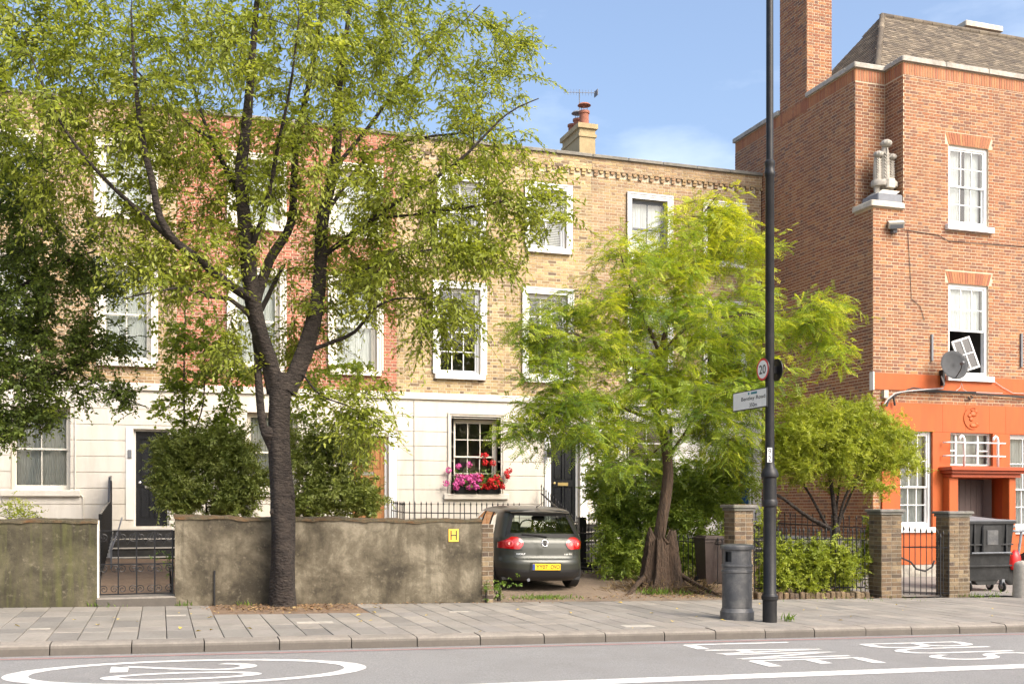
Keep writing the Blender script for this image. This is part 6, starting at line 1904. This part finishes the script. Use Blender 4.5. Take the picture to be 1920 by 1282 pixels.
# ---- the feathery yellow-green tree by the drive
T2 = 18.0
limbs2 = [
 ([(1222, 1100, T2), (1230, 1050, T2), (1240, 985, T2), (1250, 920, T2), (1252, 870, T2), (1243, 815, T2), (1230, 765, T2), (1232, 710, T2), (1236, 650, T2)], .135, .055),
 ([(1236, 660, T2), (1215, 610, T2), (1195, 570, T2 - .2), (1180, 535, T2 - .3), (1165, 480, T2 - .4)], .04, .010),
 ([(1238, 660, T2), (1255, 590, T2 + .2), (1268, 540, T2 + .3), (1285, 470, T2 + .4), (1320, 400, T2 + .5), (1350, 360, T2 + .5)], .04, .009),
 ([(1240, 665, T2), (1280, 620, T2 - .3), (1330, 600, T2 - .5), (1400, 590, T2 - .8), (1480, 580, T2 - 1.0), (1550, 570, T2 - 1.0)], .035, .008),
 ([(1228, 720, T2), (1180, 680, T2 - .3), (1130, 650, T2 - .5), (1070, 625, T2 - .7), (1010, 640, T2 - .8)], .038, .008),
 ([(1236, 790, T2), (1180, 770, T2 - .4), (1110, 745, T2 - .7), (1040, 770, T2 - .9), (990, 810, T2 - .9)], .035, .008),
 ([(1250, 860, T2), (1285, 810, T2 - .2), (1320, 760, T2 - .4), (1370, 730, T2 - .6), (1420, 720, T2 - .7)], .03, .008),
 ([(1245, 830, T2), (1205, 870, T2 - .4), (1185, 900, T2 - .6)], .018, .006),
 ([(1240, 700, T2), (1300, 690, T2 + .4), (1345, 660, T2 + .8), (1420, 650, T2 + 1.0)], .03, .008),
]
spec2 = [(1325, 405, 75, 45, T2 + .4, .8, 30), (1240, 480, 130, 75, T2, 1.2, 75), (1385, 470, 75, 65, T2 + .2, 1.0, 34), (1200, 590, 170, 95, T2, 1.5, 100), (1390, 600, 150, 85, T2 - .4, 1.4, 90),
         (1535, 590, 65, 55, T2 - .8, .6, 26), (1550, 660, 60, 40, T2 - .8, .6, 14), (1050, 650, 110, 80, T2 - .6, 1.0, 64), (1240, 720, 190, 85, T2 - .3, 1.5, 115), (1070, 785, 105, 65, T2 - .7, .9, 58), (1330, 780, 110, 75, T2 - .3, 1.0, 60), (1180, 860, 55, 45, T2 - .5, .7, 9), (1430, 700, 70, 60, T2 - .5, .8, 24), (985, 800, 40, 60, T2 - .8, .5, 12), (1140, 830, 60, 45, T2 - .4, .8, 22), (1350, 830, 60, 45, T2 + .3, .7, 22)]
spec2 = [(a, b_, c, d, e, f, int(n * .84)) for (a, b_, c, d, e, f, n) in spec2]
def stump2(b):
    rr = random.Random(4)
    # one gnarled bole: fluted, flaring into the roots, broken off unevenly
    c0 = onY(1240, 1110, T2 - .08); zb = gz(c0.x, c0.y) - .06; n = 96; m = 24; ht = 1.28
    ph = [rr.uniform(0, 6.28) for _ in range(9)]
    vs = []
    for i in range(m + 1):
        f = i / m
        for k in range(n):
            t = 2 * math.pi * k / n
            r = .325 + .20 * math.exp(-f * 6.0) * (1 + .55 * math.sin(3 * t + ph[0]) + .35 * math.sin(5 * t + ph[1])) - .05 * f
            fl = .050 * math.sin(7 * t + ph[2] + f * 1.1) + .038 * math.sin(11 * t + ph[3] - f * .8) + .022 * math.sin(17 * t + ph[4] + f * 2) + .016 * math.sin(27 * t + ph[8] - f * 3)
            r += fl * (1 - .3 * f) + rr.uniform(-.012, .012); r *= 1 - .22 * f ** 3
            top = ht * (.84 + .07 * math.sin(2 * t + ph[5]) + .06 * math.sin(5 * t + ph[6]) + .05 * math.sin(9 * t + ph[7]))
            vs.append((c0.x + r * math.cos(t) * 1.06, c0.y + r * math.sin(t) * .85, zb + top * f ** .9))
    ctr = len(vs); vs.append((c0.x, c0.y, zb + ht * .62))
    fs = [(i * n + k, i * n + (k + 1) % n, (i + 1) * n + (k + 1) % n, (i + 1) * n + k) for i in range(m) for k in range(n)]
    fs += [(m * n + k, m * n + (k + 1) % n, ctr) for k in range(n)]
    b.add(vs, fs)
    for (pxs, r0) in (([(1215, 1075), (1195, 1095), (1182, 1112), (1175, 1120)], .05), ([(1265, 1070), (1300, 1092), (1330, 1108), (1345, 1120)], .05), ([(1250, 1085), (1275, 1108), (1300, 1120)], .07), ([(1225, 1085), (1222, 1108), (1215, 1122)], .07), ([(1270, 1085), (1290, 1105), (1322, 1120)], .05)):
        pts = []
        for i, (x, y) in enumerate(pxs):
            f = i / (len(pxs) - 1); p = onY(x, y, T2 - .1 - .75 * f); p.z = max(p.z, gz(p.x, p.y) + .03 * (1 - f)); pts.append(p)
        q = []
        for i in range(len(pts) - 1):
            for t in (0, .33, .66): q.append(pts[i].lerp(pts[i + 1], t))
        q.append(pts[-1]); n = len(q)
        bark_tube(b, q, [r0 + (.03 - r0) * i / (n - 1) for i in range(n)], 10, .14, int(r0 * 1000))
    w = [onY(*p) for p in ((1247, 955, T2 - .25), (1246, 985, T2 - .26), (1243, 1005, T2 - .26), (1250, 1016, T2 - .25), (1262, 1020, T2 - .22))]
    b.tube(w, [.012, .018, .022, .025, .03], 8)
b2 = onY(1235, 1110, T2)
plant("feathery_tree", "yellow green feathery leaved tree on a gnarled stump beside the drive", "tree", (b2.x, T2, gz(b2.x, T2)), limbs2, spec2, M["leaf_locust"], "bark_brown", 5, 5, (.25, .58), .051, pin=8, droop=.16, tmean=.48, extra_trunk=stump2, aspect=.40, twig_mesh=True, flat=.4, height_tint=.45)

# ---- dark tree overhanging from the left
T3 = 17.6
b3 = onY(-170, 1110, T3)
plant("dark_maple", "dark green dense tree overhanging the left garden wall", "tree", (b3.x, T3, gz(b3.x, T3)),
      [([(-170, 1125, T3), (-165, 900, T3), (-150, 700, T3), (-120, 500, T3), (-100, 300, T3)], .16, .05), ([(-150, 720, T3), (-80, 640, T3 - .2), (10, 560, T3 - .3), (100, 500, T3 - .4), (180, 470, T3 - .4)], .07, .012), ([(-150, 760, T3), (-60, 740, T3 - .3), (40, 720, T3 - .6), (130, 690, T3 - .8), (220, 640, T3 - .8)], .06, .010), ([(-130, 560, T3), (-40, 430, T3), (40, 340, T3), (100, 290, T3)], .05, .010), ([(-60, 745, T3 - .3), (20, 790, T3 - .6), (80, 800, T3 - .8)], .03, .008), ([(130, 690, T3 - .8), (210, 735, T3 - .9), (280, 765, T3 - .9)], .014, .005)],
      [(20, 330, 110, 80, T3, 1.3, 70), (60, 470, 150, 110, T3, 1.5, 130), (40, 600, 160, 110, T3 - .3, 1.5, 150), (60, 720, 130, 80, T3 - .6, 1.1, 90), (190, 650, 80, 55, T3 - .7, .8, 34), (30, 800, 60, 45, T3 - .7, .6, 24), (215, 740, 75, 30, T3 - .9, .5, 14), (-150, 500, 120, 250, T3, 1.5, 60), (190, 540, 80, 50, T3 - .4, .8, 30)],
      M["leaf_dark"], "bark_dark", 6, 9, (.18, .42), .082, droop=.25, tmean=.38, aspect=.62)
# ---- maple sapling behind the wall
T4 = 19.2
b4 = onY(345, 960, T4)
plant("maple_sapling", "slender light green maple sapling above the round shrub", "tree", (b4.x, T4, gz(b4.x, T4)),
      [([(345, 990, T4), (346, 840, T4), (345, 700, T4), (347, 600, T4), (345, 545, T4)], .028, .008), ([(346, 850, T4), (378, 770, T4 - .1), (384, 680, T4 - .2), (380, 600, T4 - .2)], .016, .006), ([(348, 860, T4), (410, 800, T4 + .2), (440, 730, T4 + .3), (455, 680, T4 + .3)], .014, .006)],
      [(350, 640, 80, 95, T4, .7, 42), (420, 710, 75, 90, T4, .7, 40), (325, 740, 50, 60, T4, .5, 18), (400, 790, 70, 40, T4, .5, 18), (590, 760, 60, 60, T4 + .2, .6, 22), (660, 700, 50, 45, T4 + .2, .6, 16)],
      M["leaf_maple"], "bark_twig", 5, 6, (.15, .34), .105, droop=.25, tmean=.5, aspect=.75)
# ---- evergreen shrubs behind the long wall
def shrub(label, cx, base_y, Y, spec, m="leaf_shrub", size=.080, T=9, Lp=11, tl=(.10, .26), tmean=.42, aspect=.48, name="evergreen_shrub", droop=.05, bark="bark_dark", group="shrubs in the front gardens", pin=0, spread=1.1):
    p = onY(cx, base_y, Y)
    zb = gz(p.x, Y)
    yb = CY - F * (zb - EYE) / pix((p.x, Y, zb))[2]
    lim = []
    for (px, py, rx, ry, YY, dY, n) in spec[:5]:
        lim.append(([(cx + (px - cx) * .08, yb + 4, Y), (cx + (px - cx) * .35, yb + (py - yb) * .4, Y), (cx + (px - cx) * .8, yb + (py - yb) * .85, (Y + YY) / 2)], .03, .009))
    return plant(name, label, "shrub", (p.x, Y, zb), lim, spec, M[m], bark, T, Lp, tl, size, group=group, droop=droop, tmean=tmean, aspect=aspect, spread=spread, trunk_n=8, twig_mesh=False, trunk_name="stems", pin=pin)
shrub("rounded grey green evergreen shrub beside the black left door", 390, 960, 19.0, [(385, 885, 110, 85, 19.0, .9, 190), (325, 845, 55, 45, 18.8, .5, 50), (445, 850, 60, 55, 19, .6, 56), (325, 915, 50, 45, 18.7, .5, 46), (455, 925, 60, 45, 18.8, .6, 56), (385, 820, 75, 34, 18.9, .5, 44), (385, 945, 90, 30, 18.6, .5, 50)])
shrub("open evergreen shrub screening the varnished wooden door", 610, 960, 19.0, [(600, 880, 55, 85, 19.0, .8, 70), (650, 845, 70, 50, 18.9, .7, 56), (690, 920, 36, 36, 18.8, .4, 26), (640, 930, 70, 35, 18.8, .6, 60), (575, 940, 50, 36, 18.8, .5, 40), (570, 830, 50, 55, 19.1, .6, 44), (690, 935, 34, 30, 18.7, .4, 24)])
# ---- laurel hedge behind the feathery tree
shrub("glossy laurel hedge behind the gnarled stump", 1230, 1080, 20.2, [(1160, 960, 55, 95, 20.6, 1.0, 170), (1240, 950, 80, 115, 20.2, 1.0, 210), (1330, 930, 75, 90, 20.0, .9, 170), (1175, 1050, 62, 45, 20.0, .7, 90), (1290, 1045, 70, 50, 19.6, .7, 60), (1370, 900, 60, 50, 20.2, .7, 46), (1135, 900, 40, 60, 21.2, .8, 70), (1350, 1040, 30, 40, 19.3, .4, 18)],
      "leaf_laurel", .115, 7, 10, (.14, .34), .40, .38, "laurel_hedge", .12)
# ---- bushy tree inside the right-hand railings
T5 = 18.2
b5 = onY(1562, 1090, T5)
plant("bushy_tree", "bushy lime tipped small tree rising behind the iron railings", "tree", (b5.x, T5, gz(b5.x, T5)),
      [([(1562, 1112, T5), (1562, 1040, T5), (1566, 985, T5), (1560, 920, T5), (1548, 860, T5), (1530, 810, T5)], .075, .02), ([(1555, 990, T5), (1510, 965, T5 - .1), (1470, 935, T5 - .2), (1448, 925, T5 - .2)], .05, .028), ([(1568, 1000, T5), (1585, 930, T5 - .1), (1612, 890, T5 - .2), (1650, 850, T5 - .2)], .035, .010), ([(1550, 985, T5), (1520, 930, T5 + .2), (1490, 880, T5 + .2), (1470, 840, T5 + .2)], .035, .010), ([(1566, 980, T5), (1575, 900, T5 + .3), (1590, 830, T5 + .3)], .03, .010), ([(1572, 985, T5), (1610, 900, T5 + .2), (1660, 880, T5 + .3), (1700, 860, T5 + .3)], .026, .008)],
      [(1560, 812, 130, 68, T5, 1.2, 260), (1650, 830, 80, 62, T5, .9, 140), (1475, 845, 58, 65, T5 - .1, .8, 100), (1540, 880, 95, 35, T5 - .2, .8, 80), (1690, 860, 38, 48, T5, .6, 34), (1640, 900, 60, 26, T5 - .3, .5, 24), (1500, 770, 50, 30, T5, .6, 26), (1600, 770, 60, 24, T5, .6, 30)],
      M["leaf_lime"], "bark_dark", 11, 16, (.10, .32), .056, droop=.05, tmean=.46, aspect=.46, spread=1.1, twig_mesh=False)
shrub("low leafy shrub spilling through the railings onto the brick edging", 1520, 1100, 16.95, [(1460, 1060, 48, 48, 16.55, .35, 90), (1520, 1050, 62, 55, 16.6, .35, 120), (1580, 1055, 52, 45, 16.55, .35, 90), (1625, 1040, 24, 50, 16.9, .3, 30), (1490, 1090, 70, 20, 16.6, .3, 50), (1560, 1090, 60, 18, 16.6, .3, 36), (1432, 1085, 20, 24, 16.6, .2, 14), (1640, 985, 14, 16, 16.7, .2, 6), (1430, 980, 16, 30, 17.2, .2, 10)],
      "leaf_lime", .058, 8, 11, (.08, .22), .34, .52, "low_shrub", .08)
shrub("pale leafy plant on the left edge behind the cement wall", 20, 960, 17.2, [(20, 955, 45, 28, 17.0, .4, 26), (55, 965, 30, 14, 17, .3, 10)], "leaf_lime", .05, 4, 7, (.08, .2), .5, .5, "garden_plant")
shrub("small fern like plant beside the scrolled gate", 322, 1070, 16.6, [(318, 1050, 8, 24, 16.6, .2, 8)], "leaf_grass", .06, 4, 6, (.06, .14), .5, .3, "garden_plant")

shrub("small bright weed growing at the brick end of the cement wall", 936, 1115, 16.3, [(938, 1098, 11, 18, 16.25, .1, 12), (930, 1110, 8, 9, 16.2, .08, 5)], "leaf_grass", .05, 4, 6, (.04, .10), .5, .42, "weed_plant")
shrub("small green weed climbing the narrow brick end", 912, 1110, 16.05, [(912, 1095, 4, 18, 16.05, .03, 6)], "leaf_grass", .045, 4, 5, (.04, .09), .45, .42, "weed_plant")
# ---- geraniums in the window boxes
def flowers(t, rr, x0, x1, petal, heads, extra=()):
    n = 560
    zb = 1.85 + .2
    P = np.stack([RG.uniform(x0 - .05, x1 + .05, n), FY - .08 + RG.normal(0, .07, n), zb + np.abs(RG.normal(.06, .13, n)) - .02], 1)
    D = nrm(RG.normal(size=(n, 3)) * .7 + np.array([0, -.7, .15])); N = nrm(RG.normal(size=(n, 3)) * .6 + np.array([0, -.3, 1.]))
    leaf_mesh("leaves", M["leaf_geranium"], P, D, N, RG.uniform(.05, .085, n), RG.uniform(.05, .08, n), RG.normal(.45, .2, n), t)
    hs = [(rr.uniform(x0 - .03, x1 + .03), FY - .13 - rr.uniform(0, .12), zb + rr.uniform(-.06, .24)) for _ in range(heads)] + list(extra)
    stm = []
    for (x, y, z) in hs:
        k = 60; r = rr.uniform(.045, .07)
        u = runit(k); C = np.array([x, y, z]) + u * r
        DD = nrm(np.cross(u, runit(k)) + u * .3)
        leaf_mesh("flower_head", M[petal], C, DD, u, .044, .042, np.full(k, .5), t, 0, .1)
        stm.append((np.array([[min(max(x, x0), x1), FY - .08, zb - .02], [x, y + .04, (zb + z) / 2], [x, y, z]]), np.array([.004, .004, .003])))
    tubes_mesh("stems", M["leaf_geranium"], stm, t, 4)
fxm = 7.40
t, rr = window_box(6.84, fxm - .01, "dark trough of pink geraniums on the cream window sill", "petal_pink", 3)
flowers(t, rr, 6.84, fxm - .01, "petal_pink", 26, [(6.58, FY - .2, 2.10), (6.66, FY - .15, 2.42), (6.92, FY - .1, 2.52), (7.2, FY - .1, 2.56)])
t, rr = window_box(fxm + .01, 7.98, "dark trough of red geraniums on the cream window sill", "petal_red", 9)
flowers(t, rr, fxm + .01, 7.98, "petal_red", 24, [(8.12, FY - .2, 2.36), (8.2, FY - .18, 2.42), (8.16, FY - .2, 2.27), (7.55, FY - .12, 2.78), (7.62, FY - .12, 2.80), (7.6, FY - .1, 2.62), (7.80, FY - .1, 2.60)])

# ---- fallen leaves, weeds
def litter(name, label, pts, n, sz, m, lift=.012):
    P = []
    for (x, y, sx, sy, w) in pts:
        k = int(n * w)
        X = RG.normal(x, sx, k); Y = RG.normal(y, sy, k)
        for a, b_ in zip(X, Y):
            if b_ < KY + .05: b_ = KY + .4
            P.append((a, b_, (gz(a, b_) + lift)))
    P = np.array(P); k = len(P)
    P[:, 2] += RG.uniform(0, .012, k)
    D = RG.normal(size=(k, 3)) * np.array([1, 1, .12]); N = RG.normal(size=(k, 3)) * .25 + np.array([0, 0, 1.])
    L_ = RG.uniform(.5, 1.2, k) * sz
    o = leaf_mesh(name, m, P, D, N, L_, L_ * RG.uniform(.4, .75, k), RG.random(k), None, .15, .1)
    return tag(o, label, "leaves", kind="stuff")
litter("fallen_leaves", "brown fallen leaves round the tree foot and along the drive", [(1.75, 15.55, .5, .33, .6), (b2.x, 17.0, .6, .25, .22), (10.3, 16.9, .4, .15, .08), (7.6, 16.6, 1.4, .25, .2), (9.3, 20.6, .5, .9, .16), (-.3, 19.5, .35, 1.2, .1), (3.6, 15.95, 1.1, .07, .06), (11.5, 16.1, 1.2, .12, .06)], 1500, .055, M["litter_leaf"])
litter("scattered_leaves", "odd yellow leaves scattered over the pavement", [(1.0, 14.0, 1.6, 1.0, .4), (6, 13.6, 2.0, .9, .4), (11, 14, 1.6, .8, .2), (-.8, 14.4, .3, .3, .1)], 46, .085, M["litter_yellow"])
def tufts(name, label, spots):
    P, D, T_ = [], [], []
    for (x, y, r, h, k) in spots:
        a = RG.normal(x, r, k); b_ = RG.normal(y, r * .6, k)
        for i in range(k):
            P.append((a[i], b_[i], gz(a[i], b_[i]) - .005)); D.append((RG.normal() * .3, RG.normal() * .3, 1)); T_.append(h * RG.uniform(.4, 1.1))
    T_ = np.array(T_)
    o = leaf_mesh(name, M["leaf_grass"], np.array(P), np.array(D), RG.normal(size=(len(P), 3)) * np.array([1, 1, .1]), T_, T_ * .05 + .005, RG.normal(.5, .2, len(P)), None, .1, .35)
    return tag(o, label, "weeds", kind="stuff")
g1 = onG(938, 1115, .12); g2 = onG(1020, 1122, .12)
tufts("weeds", "green weeds and grass tufts along the wall foot and drive edge", [(g2.x, g2.y, .28, .09, 300), (b2.x - .5, 17.2, .12, .16, 60), (b2.x + .0, 17.2, .25, .12, 60), (14.6, 16.1, .25, .10, 60), (16.3, 16.6, .4, .09, 90), (xr + .1, WY - .02, .08, .1, 30), (xl + .1, WY + .0, .12, .1, 40), (8.25, 12.68, .04, .16, 14), (11.9, 16.05, .8, .07, 50), (1.2, 15.95, .1, .1, 20)])

# dry brush heaped round the gnarled stump
k = 900
a = RG.uniform(0, 2 * np.pi, k); rr_ = .38 + np.abs(RG.normal(0, .28, k))
X = b2.x + .05 + rr_ * np.cos(a) * 1.25; Y = T2 - .1 + rr_ * np.sin(a) * .9
P = np.stack([X, Y, np.array([gz(x, y) for x, y in zip(X, Y)]) + np.abs(RG.normal(0, .10, k)) * np.exp(-(rr_ - .38) * 3)], 1)
D = np.stack([np.cos(a), np.sin(a), RG.normal(.1, .5, k)], 1) + RG.normal(size=(k, 3)) * .6
Ls = RG.uniform(.08, .26, k)
tag(leaf_mesh("dry_brush", M["leaf_brush"], P, D, RG.normal(size=(k, 3)), Ls, .012, RG.random(k), None, .05, .15), "dry brown brush heaped at the foot of the gnarled stump", "brushwood", kind="stuff")
